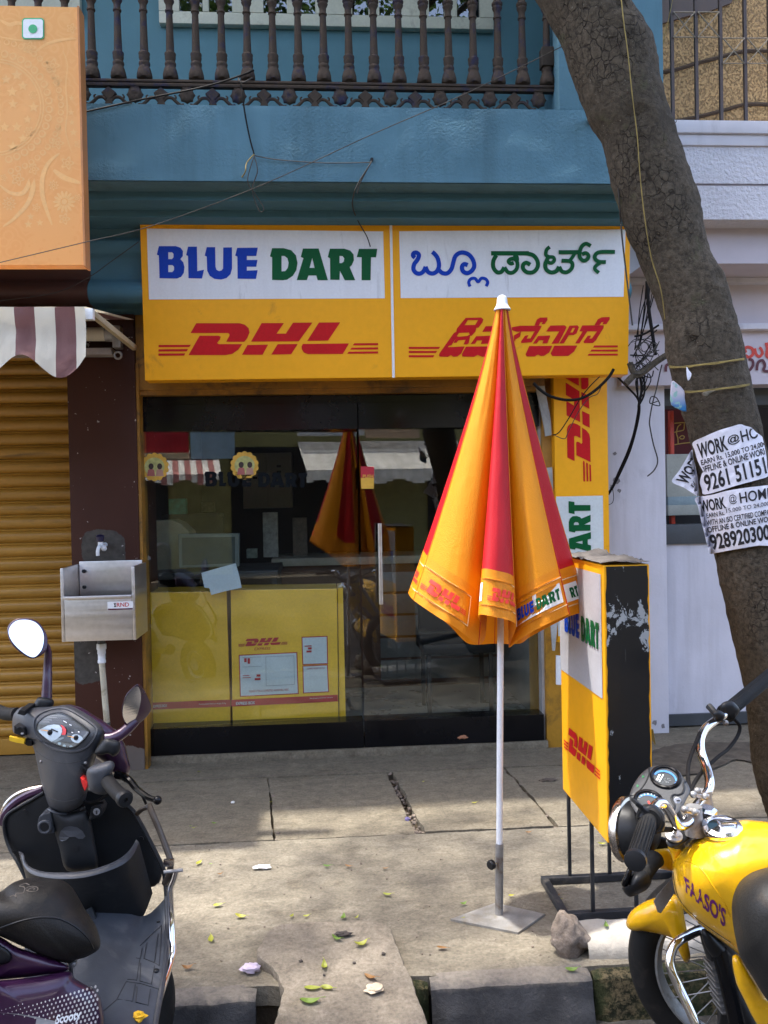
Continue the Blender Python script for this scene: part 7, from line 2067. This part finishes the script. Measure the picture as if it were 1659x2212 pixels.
MB().add([on_bvh(pbv, *ZG(x, y), .003, 1.95) for x, y in ob_ + ib], [(i, i + 1, 40 + i + 1, 40 + i) for i in range(0, 39) if not (13 < i < 21)]).build('gauge_arc', m_gb, mo_, smooth=False)
for q in ([(805, 405), (835, 415), (790, 510), (760, 500)], [(870, 410), (888, 418), (822, 535), (804, 525)], [(765, 478), (780, 482), (772, 505), (756, 500)]):
    decal(pbv, ZG, q, 'gauge_mark', m_white, mo_, .0035, 1.95)
random.seed(3)
for k in range(22):
    x, y = 930 + random.uniform(-60, 70), 510 + random.uniform(-40, 40)
    decal(pbv, ZG, ell(x, y, 7, 5, 0, 6), 'gauge_mark', mat('gauge_dots', (.25, .26, .27), .5) if k == 0 else bpy.data.materials['gauge_dots'], mo_, .0035, 1.95)
gauge(640, 840, 225, 152, .25, 1)
ib, ob_ = ell(640, 850, 150, 92, .25, 40), ell(640, 845, 175, 112, .25, 40)
MB().add([on_bvh(pbv, *ZG(x, y), .003, 1.95) for x, y in ob_ + ib], [(i, i + 1, 40 + i + 1, 40 + i) for i in range(22, 34)]).build('gauge_arc', m_gb, mo_, smooth=False)
for k in range(9):
    a = R(190 + k * 19)
    x0, y0 = 640 + 190 * math.cos(a), 840 + 122 * math.sin(a); x1, y1 = 640 + 160 * math.cos(a), 840 + 98 * math.sin(a)
    decal(pbv, ZG, [(x0 - 5, y0), (x0 + 5, y0), (x1 + 5, y1), (x1 - 5, y1)], 'gauge_mark', m_white, mo_, .0035, 1.95)
decal(pbv, ZG, [(622, 845), (645, 842), (665, 890), (720, 850), (725, 862), (668, 912), (632, 900)], 'gauge_needle', mat('needle_red', (.7, .04, .03), .4), mo_, .0045, 1.95)
seam(pbv, ZG, [(1245, 530), (1212, 560), (1218, 640), (1190, 720), (1120, 752), (1050, 748), (1012, 790), (1030, 860), (1062, 920), (1050, 990), (1005, 1040)], .003, 'pod_groove', m_black, mo_, .0, 1.93, 5)
seam(pbv, ZG, [(650, 305), (645, 400), (600, 520), (520, 640), (420, 730), (330, 760)], .0022, 'pod_groove', m_black, mo_, .0, 1.95, 5)
for q in ((548, 445), (458, 598)):
    decal(pbv, ZG, star(q[0], q[1], 24, 3, .6, 0), 'turn_lamp', mat('turn_green', (.01, .16, .05), .4), mo_, .002, 1.95)
kp = on_bvh(pbv, *ZG(1110, 842), .002, 1.92)
MB().lathe([(.0082, 0), (.0082, .003), (.007, .004)], kp, (CAM - kp), 20).build('ignition_lock', m_silver, mo_)
MB().box(kp.x - .004, kp.x + .004, kp.y - .006, kp.y - .0035, kp.z + .001, kp.z + .003).build('key_slot', m_black, mo_, smooth=False)
# handlebar
hb = t3(ZG, [(1330, 1120, 1.88), (1285, 1200, 1.865), (1200, 1245, 1.85), (1110, 1225, 1.84), (1030, 1110, 1.83), (950, 980, 1.825), (870, 890, 1.82), (790, 890, 1.81), (720, 980, 1.79), (665, 1090, 1.77)])
MB().tube(hb, .0112, 16).build('handlebar', m_chrome, mo_)
MB().tube(t3(ZE, [(885, 1545, 1.88), (930, 1480, 1.90), (980, 1400, 1.94), (1030, 1330, 1.97), (1080, 1270, 1.99), (1096, 1190, 2.01), (1078, 1090, 2.05), (1040, 980, 2.09), (1008, 880, 2.12), (1008, 770, 2.16), (1050, 670, 2.20), (1130, 600, 2.23), (1230, 530, 2.26), (1300, 475, 2.29)]), .0118, 16).build('handlebar', m_chrome, mo_)
gl_ = t3(ZG, [(655, 1120, 1.765), (590, 1300, 1.725), (500, 1560, 1.67), (428, 1790, 1.615)])
MB().tube(gl_, [.0205] * 2 + [.0175] * (len(gl_) - 2), 20).build('grip', m_rubber, mo_)
gd = (gl_[-1] - gl_[-2]).normalized()
MB().lathe([(.0195, -.004), (.0215, 0), (.021, .010), (.012, .013)], gl_[-1], gd, 20).build('grip_end', m_black, mo_)
MB().lathe([(.024, 0), (.028, .004), (.0265, .012), (.028, .018), (.024, .024)], gl_[0] - gd * .01, gd, 20).build('grip_collar', m_rubber, mo_)
mp('switch_block', ZG, [(455, 870), (560, 930), (640, 905), (760, 915), (850, 1000), (900, 1090), (912, 1220), (880, 1340), (800, 1270), (740, 1180), (620, 1130), (520, 1120), (450, 1120), (500, 1030)], 1.77, .02, .03, m_black, e=3, smooth=2)
for q in ([(800, 1200), (850, 1150), (905, 1180), (900, 1260), (860, 1330), (800, 1290)], [(440, 860), (560, 930), (540, 1000), (430, 920)]):
    sbox(ZG, q, 1.75, .03, 'switch', m_dgrey, mo_)
gr_ = t3(ZE, [(1250, 515, 2.27), (1330, 440, 2.31), (1480, 315, 2.40), (1640, 180, 2.49), (1720, 115, 2.53)])
MB().tube(gr_, [.026, .0255, .025, .024, .022] + [.0195] * (len(gr_) - 5), 20).build('grip', m_rubber, mo_)
mp('switch_block', ZE, [(1195, 440), (1240, 400), (1310, 395), (1360, 440), (1385, 490), (1340, 560), (1280, 570), (1210, 520)], 2.27, .02, .035, m_black, e=3, smooth=3)
mp('lever_mount', ZE, [(1120, 500), (1180, 480), (1240, 520), (1230, 570), (1170, 600), (1130, 560)], 2.23, .02, .03, m_black, e=3, smooth=3)
MB().tube(t3(ZE, [(1150, 520, 2.22), (1110, 470, 2.24), (1080, 440, 2.25)], 4), .009, 8).build('mirror_socket', m_black, mo_)
pz = onY(*ZE(1248, 606), 2.235); MB().ball(pz, .008, 10, 6).build('bolt', m_galv, mo_)
# clamps, yoke and stem nut
for q, Yc in (((945, 1560), 1.885), ((1040, 1400), 1.985)):
    p = onY(*ZE(*q), Yc)
    MB().lathe([(.024, -.03), (.022, -.005), (.0175, .02), (.0175, .035)], p, (0, 0, 1), 20).build('clamp_post', m_galv, mo_)
for q, Yc in ((((822, 1450), (850, 1425), (880, 1440), (940, 1452), (980, 1445), (1000, 1470), (960, 1500), (900, 1490), (840, 1480)), 1.862), (((912, 1300), (940, 1272), (980, 1290), (1040, 1300), (1078, 1320), (1080, 1345), (1030, 1345), (960, 1330)), 1.955)):
    mp('clamp', ZE, list(q), Yc, .012, .02, m_chromeworn if False else m_steel, e=4, smooth=2)
for q, Yc in (((850, 1445), 1.845), ((952, 1468), 1.845), ((935, 1300), 1.94), ((1050, 1318), 1.94), ((975, 1265), 1.95)):
    MB().ball(onY(*ZE(*q), Yc), .0085, 12, 8).build('bolt', m_galv, mo_)
mp('top_yoke', ZE, [(668, 1760), (690, 1695), (770, 1655), (880, 1640), (1000, 1600), (1100, 1560), (1165, 1535), (1172, 1570), (1080, 1630), (960, 1690), (860, 1760), (780, 1810), (710, 1815)], ytilt(ZE, 900, 1660, 1.90, .0002, -.0008), .012, .03, m_black, e=4, smooth=3, c=(900, 1670))
p = onY(*ZE(745, 1706), 1.872)
MB().lathe([(.0195, 0), (.0195, .004), (.013, .005), (.013, .010), (.006, .011), (.006, .016), (.003, .018)], p, (-.05, -.35, .93), 20).build('fork_bolt', m_steel, mo_)
p = onY(*ZE(1065, 1530), 1.905)
MB().lathe([(.027, -.01), (.029, .0), (.026, .006)], p, (0, -.2, 1), 24).build('stem_washer', m_chrome, mo_)
MB().lathe([(.022, .006), (.022, .022), (.014, .028)], p, (0, -.2, 1), 6).build('stem_nut', m_chrome, mo_, smooth=False)
# headlight bracket and fork shroud
mp('fork_shroud', ZF, [(478, 110), (590, 105), (690, 100), (730, 160), (742, 240), (735, 315), (660, 305), (600, 290), (520, 240), (475, 190)], 2.04, .02, .03, m_my, e=4, smooth=3)
mp('fork_shroud', ZF, [(685, 75), (760, 90), (835, 72), (830, 150), (780, 230), (745, 250), (720, 160)], 1.985, .03, .03, m_my, e=3, smooth=3)
mp('inner_void', ZE, [(470, 1700), (680, 1720), (720, 1790), (690, 1830), (500, 1845), (470, 1780)], 2.06, .01, .03, m_black, e=3, smooth=3)
# turn signal
mp('turn_signal', ZF, [(300, 490), (318, 400), (360, 335), (420, 312), (490, 315), (530, 362), (524, 445), (470, 510), (390, 548), (320, 570), (270, 535), (243, 480)], 1.98, .045, .04, m_black, e=2.2, smooth=3)
mp('turn_lens', ZF, [(235, 440), (270, 360), (300, 285), (345, 300), (330, 380), (300, 470), (262, 480)], 1.965, .02, .03, m_blackgloss, e=2.5, smooth=3)
MB().tube(t3(ZF, [(450, 350, 1.975), (505, 290, 1.98), (550, 215, 1.985), (565, 190, 1.99)], 4), [.020, .020, .0195, .0185, .018, .018, .019, .021, .0225, .0235, .0235, .022, .021], 16).build('signal_stalk', m_rubber, mo_)
mp('bracket_plate', ZF, [(550, 610), (575, 562), (650, 475), (722, 392), (746, 540), (700, 612), (622, 728), (588, 718)], 2.10, .003, .004, m_galv, e=5, smooth=1)
# tank
tk = mp('fuel_tank', ZF, [(733, 340), (742, 235), (790, 160), (850, 92), (920, 18), (1030, -46), (1200, -100), (1400, -172), (1540, -168), (1680, -150), (1900, -80), (2080, 150), (2100, 500), (1950, 900), (1700, 1130), (1480, 1170), (1392, 1142), (1330, 1092), (1180, 975), (1000, 842), (850, 700), (785, 600), (745, 480)], ytilt(ZF, 1100, 500, 1.93, -.0003, -.0001), .17, .12, m_my, c=(1330, 360), e=2.2, K_=12, smooth=4)
tbv = tk.bvh()
f = bil([(842, 362), (1252, 690), (1242, 872), (862, 525)])
vs_, fs_, _ = text_shape("FAASO'S", .028)
MB().add([on_bvh(tbv, *ZF(*f(*p)), .002, 1.8) for p in vs_], fs_).build('lettering', mat('purple_print', (.13, .008, .12), .4), mo_, smooth=False)
cpt = on_bvh(tbv, *ZF(1220, -95), .0, 1.86)
capn = V((-.1, -.25, 1)).normalized()
cpt = onY(*ZE(1215, 1605), 1.84)
MB().lathe([(.038, -.02), (.043, -.006), (.042, .0), (.032, .004), (.031, .001), (.015, .003), (.003, .004)], cpt, (-.12, -.22, .97), 32).build('tank_cap', m_chrome, mo_)
MB().box(cpt.x - .008, cpt.x + .03, cpt.y - .008, cpt.y + .008, cpt.z + .004, cpt.z + .012).build('cap_latch', m_chrome, mo_, bevel=.003)
# seat and side panel
mp('seat', ZF, [(1330, 900), (1308, 700), (1322, 560), (1380, 430), (1480, 345), (1600, 298), (1750, 270), (1950, 290), (2120, 500), (2150, 900), (2100, 1300), (1900, 1700), (1750, 1680), (1620, 1530), (1500, 1330), (1390, 1145)], ytilt(ZF, 1600, 800, 1.72, -.0004, -.0001), .12, .1, m_mseat, c=(1720, 820), e=2.2, K_=10)
mp('side_panel', ZF, [(1310, 1190), (1328, 1132), (1385, 1150), (1500, 1320), (1660, 1550), (1800, 1700), (1850, 1950), (1640, 1900), (1525, 1760), (1430, 1570), (1350, 1400)], 1.80, .03, .05, m_my, e=3)
# engine and frame
mp('engine', ZF, [(1000, 900), (1200, 980), (1320, 1100), (1330, 1350), (1430, 1570), (1540, 1800), (1560, 2000), (1180, 2000), (1170, 1700), (1120, 1300), (1060, 1150)], 2.12, .03, .1, m_eng, e=3)
for k in range(8):
    y = 1260 + k * 62
    MB().prism([onY(*ZF(x, y_), 2.06) for x, y_ in ((1120 + k * 14, y), (1250 + k * 20, y + 8), (1250 + k * 20, y + 26), (1120 + k * 14, y + 18))], (0, .06, 0)).build('engine_fin', m_galv, mo_, smooth=False)
MB().tube(t3(ZF, [(1180, 1080, 2.05), (1240, 1300, 2.04), (1300, 1550, 2.03), (1380, 1900, 2.02)]), .020, 12).build('frame_tube', m_blackgloss, mo_)
mp('horn', ZF, [(1010, 900), (1060, 880), (1150, 960), (1260, 1080), (1310, 1150), (1300, 1230), (1250, 1260), (1150, 1190), (1050, 1050)], 2.06, .03, .04, m_black, e=2.5)
# crash guard
MB().tube(t3(ZF, [(1040, 872, 2.12), (960, 905, 2.10), (880, 945, 2.08), (800, 990, 2.06), (735, 1070, 2.05), (708, 1180, 2.04), (728, 1290, 2.03), (790, 1430, 2.02), (870, 1600, 2.0), (960, 1802, 1.98), (1040, 2000, 1.97)]), .0118, 14).build('crash_guard', m_chrome, mo_)
# control cables
for pts, r_ in (([(1330, 570, 2.28), (1385, 640, 2.29), (1360, 740, 2.28), (1270, 860, 2.22), (1180, 930, 2.16), (1060, 1040, 2.10), (960, 1160, 2.04), (910, 1270, 1.99)], .0048), ([(1000, 700, 2.16), (960, 800, 2.14), (900, 960, 2.10), (882, 1080, 2.06), (890, 1200, 2.02), (905, 1280, 1.99)], .0052), ([(1030, 1050, 2.10), (1000, 1110, 2.07), (940, 1200, 2.03)], .0045), ([(790, 1530, 1.83), (760, 1500, 1.83), (740, 1560, 1.84), (760, 1650, 1.87), (780, 1700, 1.9)], .004), ([(560, 1660, 1.80), (640, 1640, 1.82), (720, 1640, 1.86)], .006)):
    MB().tube(t3(ZE, pts), r_, 8).build('control_cable', m_cable, mo_)
# tank seam, knee line and grip ribs
seam(tbv, ZF, [(742, 330), (760, 470), (820, 620), (960, 770), (1120, 890), (1300, 1010)], .0012, 'tank_seam', m_black, mo_, -.0004, 1.9)
seam(tbv, ZF, [(800, 250), (870, 225), (960, 255), (1040, 330), (1130, 470), (1230, 620), (1290, 760)], .0016, 'tank_crease', m_my, mo_, .0, 1.9)
for q, rr in ((gl_[4:], .0178), (gr_[5:], .0198)):
    ax_ = (q[-1] - q[0]).normalized(); e_ = ax_.orthogonal().normalized(); g_ = ax_.cross(e_)
    for k in range(18):
        a = 2 * math.pi * k / 18; o_ = (e_ * math.cos(a) + g_ * math.sin(a)) * rr
        MB().tube([q[0] + o_, q[-1] + o_], .0011, 4).build('grip_rib', m_rubber, mo_)
# rear of the machine, out of the picture
rwc = V((2.2, 1.72, ROADZ + .302))
MB().torus(rwc, wax2, .255, .048, 48, 12).build('tyre', m_rubber, mo_)
MB().lathe([(.03, -.06), (.2, -.01), (.2, .01), (.03, .06)], rwc, wax2, 24).build('hub', m_galv, mo_)
MB().tube([(1.1, 1.95, .05), (2.2, 1.70, .16)], .025, 10).build('swing_arm', m_black, mo_)
MB().tube([(1.15, 1.8, .1), (1.02, 1.62, ROADZ)], .012, 8).build('side_stand', m_ironblack, mo_)
MB().box(1.05, 1.35, 1.72, 2.0, -.02, .22).build('crankcase', m_eng, mo_, bevel=.03)
# ------------------------------------------------------------------ fallen leaves and litter
def leaf_mesh(seed, L_, W_, curl):
    random.seed(seed)
    rows = []
    n = 7
    for i in range(n + 1):
        t = i / n
        w_ = W_ * (math.sin(math.pi * t ** .85) ** .8 + .02)
        zc_ = curl * (t - .5) ** 2 * 4
        bend = .1 * L_ * math.sin(t * 2 + seed)
        rows.append([(t * L_ - L_ / 2, -w_ + bend, zc_ + .35 * w_), (t * L_ - L_ / 2, bend, zc_), (t * L_ - L_ / 2, w_ + bend, zc_ + .45 * w_)])
    mb = MB().grid(rows)
    mb.tube([(L_ / 2, rows[-1][1][1], curl), (L_ / 2 + .25 * L_, rows[-1][1][1] + .06 * L_, curl * .8)], .0009, 5)
    return mb
protos = {}
def leaf(px, py, size, kind, rz, label, Z=0.002, pl=None):
    m = {'y': m_leafy, 'g': m_leafg, 'b': m_leafb}[kind]
    v = int(rz * 10) % 3
    key = (kind, v)
    p = onP(px, py, *pl) if pl else onZ(px, py, Z)
    if key not in protos:
        o = leaf_mesh(v + 1, .05, .0115, (.006, .011, .016)[v]).build('fallen_leaf', m)
        protos[key] = o
    else:
        o = protos[key].copy(); col.objects.link(o)
    o.location = p + V((0, 0, .003)); o.rotation_euler = (random.uniform(-.15, .15), random.uniform(-.15, .15), rz); o.scale = (size * .8,) * 3
    tag(o, label, 'leaf', 'fallen leaves on the footpath')
random.seed(77)
slab = (p_r, n_r)
for px, py, s, k, rz, lab_ in (
    (430, 1668, 0.5, 'y', 0.3, 'tiny yellow leaf near the shop threshold right of the scooter'),
    (431, 1866, 0.9, 'y', 1.2, 'upright yellow leaf in the sun beside the scooter guard bolt'),
    (418, 1790, 0.5, 'y', 0.2, 'yellow leaf lying on the front joint of the left slab'),
    (475, 1890, 0.6, 'b', 0.5, 'dark brown leaf left of the white paper scrap'),
    (462, 1780, 0.6, 'g', 0.1, 'green leaf low on the left paving slab'),
    (412, 1786, 0.4, 'g', 0.9, 'smallest green leaf beside the brake lever end'),
    (471, 1958, 0.9, 'y', 0.3, 'flat yellow leaf on the bright patch right of the scooter'),
    (519, 1982, 1.0, 'y', 0.1, 'long yellow leaf left of the top of the stone slab'),
    (458, 2030, 1.0, 'y', 1.8, 'forked yellow leaf between the scooter and the stone slab'),
    (630, 1981, 0.6, 'y', 1.3, 'yellow leaf just behind the left top corner of the slab'),
    (662, 1981, 0.6, 'y', 0.4, 'curled yellow leaf just behind the middle of the slab'),
    (706, 1873, 0.8, 'g', 0.1, 'green leaf on open concrete right of the paper scrap'),
    (752, 1873, 0.7, 'b', 0.1, 'brown leaf on open concrete right of a green leaf'),
    (740, 1985, 0.9, 'g', 1.4, 'green leaf standing by the dark bark chip'),
    (915, 1690, 0.5, 'y', 0.9, 'small yellow leaf at the back of the middle slab'),
    (1025, 1736, 0.7, 'y', 0.1, 'yellow leaf on the slab left of the white pole'),
    (832, 1878, 0.6, 'b', 0.4, 'small brown leaf midway between paper scrap and pole'),
    (837, 1935, 0.9, 'y', -0.2, 'yellow leaf midway between stone slab and pole foot'),
    (1000, 1954, 0.7, 'g', 0.5, 'green leaf beside the left tip of the base plate'),
    (1105, 1937, 0.6, 'y', 0.3, 'yellow leaf behind the parasol base plate'),
    (1142, 1800, 0.7, 'b', 0.1, 'brown leaf on the joint between pole and box sign'),
    (1206, 1945, 0.6, 'y', 0.1, 'yellow leaf inside the left end of the sign stand'),
    (1300, 1825, 0.9, 'y', 0.1, 'yellow leaf behind the legs of the box sign'),
    (1203, 1937, 0.6, 'b', 0.2, 'brown leaf against the rear foot rail of the stand'),
    (1218, 1980, 0.6, 'g', 0.1, 'green leaf inside the stand near the rock'),
    (955, 2051, 0.9, 'b', 0.0, 'orange-brown leaf on bright concrete before the base plate'),
    (1235, 2098, 1.0, 'g', 0.1, 'bright green leaf on the kerb below the rock'),
    (585, 1734, 0.4, 'y', 0.2, 'tiny yellow leaf beside the left paving crack'),
    (455, 1868, 0.35, 'g', 0.4, 'tiny green leaf next to the upright yellow leaf'),
    (770, 1984, 0.5, 'y', 0.8, 'small yellow leaf behind the right top of the slab'),
    (405, 2092, 0.9, 'b', 0.2, 'brown leaf by the scooter tyre on the kerb'),
    (1000, 1985, 0.35, 'y', 0.5, 'tiny yellow leaf left of the base plate front edge'),
    ):
    leaf(px, py, s, k, rz, lab_)
for px, py, s, k, rz, lab_ in ((778, 2042, 1.2, 'y', .5, 'curved yellow leaf on the sloping stone slab'), (727, 2030, .9, 'g', -.4, 'thin green leaf with stalk on the sloping slab'), (698, 2090, 1.0, 'y', 1.7, 'round yellow-green leaf in the middle of the slab'), (675, 2140, 1.3, 'y', .0, 'left leaf of a pair joined on the slab'), (706, 2138, 1.0, 'y', -.3, 'right leaf of a pair joined on the slab'), (670, 2168, 1.5, 'g', .1, 'long bright green leaf low on the stone slab'), (800, 2115, 1.1, 'b', -.5, 'narrow brown leaf beside the crumpled leaf on slab')):
    leaf(px, py, s, k, rz, lab_, 0, slab)
gl_p = onZ(1308, 2003, .052)
leaf(1308, 2003, .8, 'g', 1.4, 'green leaf standing on the whitewashed kerb block', .055)
def crumple(p, r_, m, name, label, cat_, sq=(1, .8, .5), seed=1):
    mb = MB().ball((0, 0, 0), 1, 14, 9)
    for i, q in enumerate(mb.v):
        s = 1 + .55 * noise.noise(q * 2.2 + V((seed, 0, 0))) + .3 * noise.noise(q * 5 + V((0, seed, 0)))
        mb.v[i] = V(p) + V((q.x * sq[0], q.y * sq[1], max(q.z, -.7) * sq[2])) * r_ * s
    tag(mb.build(name, m, angle=25), label, cat_)
crumple(onZ(540, 2092, .012), .022, mat('lilac_tissue', (.50, .42, .52), .9), 'tissue', 'crumpled lilac tissue lying on kerb left of the slab', 'tissue', (1.3, .9, .6), 3)
crumple(onP(808, 2140, *slab) + V((0, 0, .008)), .022, mat('dry_leaf_pale', (.52, .42, .30), .8), 'dry_leaf', 'pale crumpled dry leaf on the stone slab', 'leaf', (1.2, 1, .35), 6)
crumple(onP(742, 2022, *slab) + V((0, 0, .008)), .018, mat('dark_bark_bit', (.05, .04, .035), .9), 'bark_chip', 'dark bark chip at the top of the stone slab', 'chip', (1.6, .6, .35), 8)
crumple(onZ(565, 1873, .008), .02, mat('white_scrap', (.75, .74, .72), .7), 'paper_scrap', 'curved white paper scrap on the sunny footpath', 'paper', (1.7, .5, .35), 2)
crumple(onZ(503, 1693 + 40, .006), .008, bpy.data.materials['white_scrap'], 'paper_scrap', 'tiny white paper bit on the slab near the scooter', 'paper', (1, 1, .6), 4)
crumple(onZ(880, 1770, .0), .012, mat('violet_wrapper', (.12, .10, .22), .4), 'wrapper', 'violet wrapper stuck in the open paving joint', 'wrapper', (1, 1, .7), 5)
crumple(onY(1000, 1597, 4.80) + V((0, 0, .012)), .022, mat('brick_bit', (.34, .15, .08), .9), 'brick_chip', 'orange brick chip on the shop threshold', 'chip', (1.3, .6, .6), 9)
crumple(onZ(1183, 1685, .004), .03, mat('leaf_litter', (.08, .06, .045), .9), 'dry_leaf', 'dark curled leaf near the pillar foot', 'leaf', (1.4, .6, .25), 7)
crumple(on_bvh(fbv, *ZB(1135, 1665), .006, 2.0), .014, mat('yellow_petal', (.75, .42, .01), .6), 'flower', 'yellow flower lying on the scooter floor board', 'flower', (1.1, 1, .7), 5)
for px, py, r_, sd, wh_ in ((650, 2078, .006, 1, 'left of centre on the stone slab'), (700, 2108, .004, 2, 'just below the round leaf on the slab'), (765, 2082, .005, 3, 'right of the round leaf on the slab'), (652, 2160, .005, 4, 'left of the leaf pair on the slab'), (828, 2062, .006, 5, 'near the right edge of the slab')):
    crumple(onP(px, py, *slab) + V((0, 0, .003)), r_, bpy.data.materials['dark_bark_bit'], 'pebble', 'small dark pebble ' + wh_, 'pebble', (1, 1, .6), sd)
for o in bpy.data.objects:
    if o.get('category') == 'pebble': o['group'] = 'pebbles on the stone slab'
# damp dark patch of litter behind the box sign
rg = thing('straw_wisp', 'pale straw wisp hanging at the back of the box sign', 'straw', onY(1410, 1590, 3.1))
for k in range(4):
    MB().tube([onY(1407 + k, 1575, 3.14), onY(1409 + 2 * k, 1600 + 3 * k, 3.14)], .002, 5).build('straw', m_rope, rg)
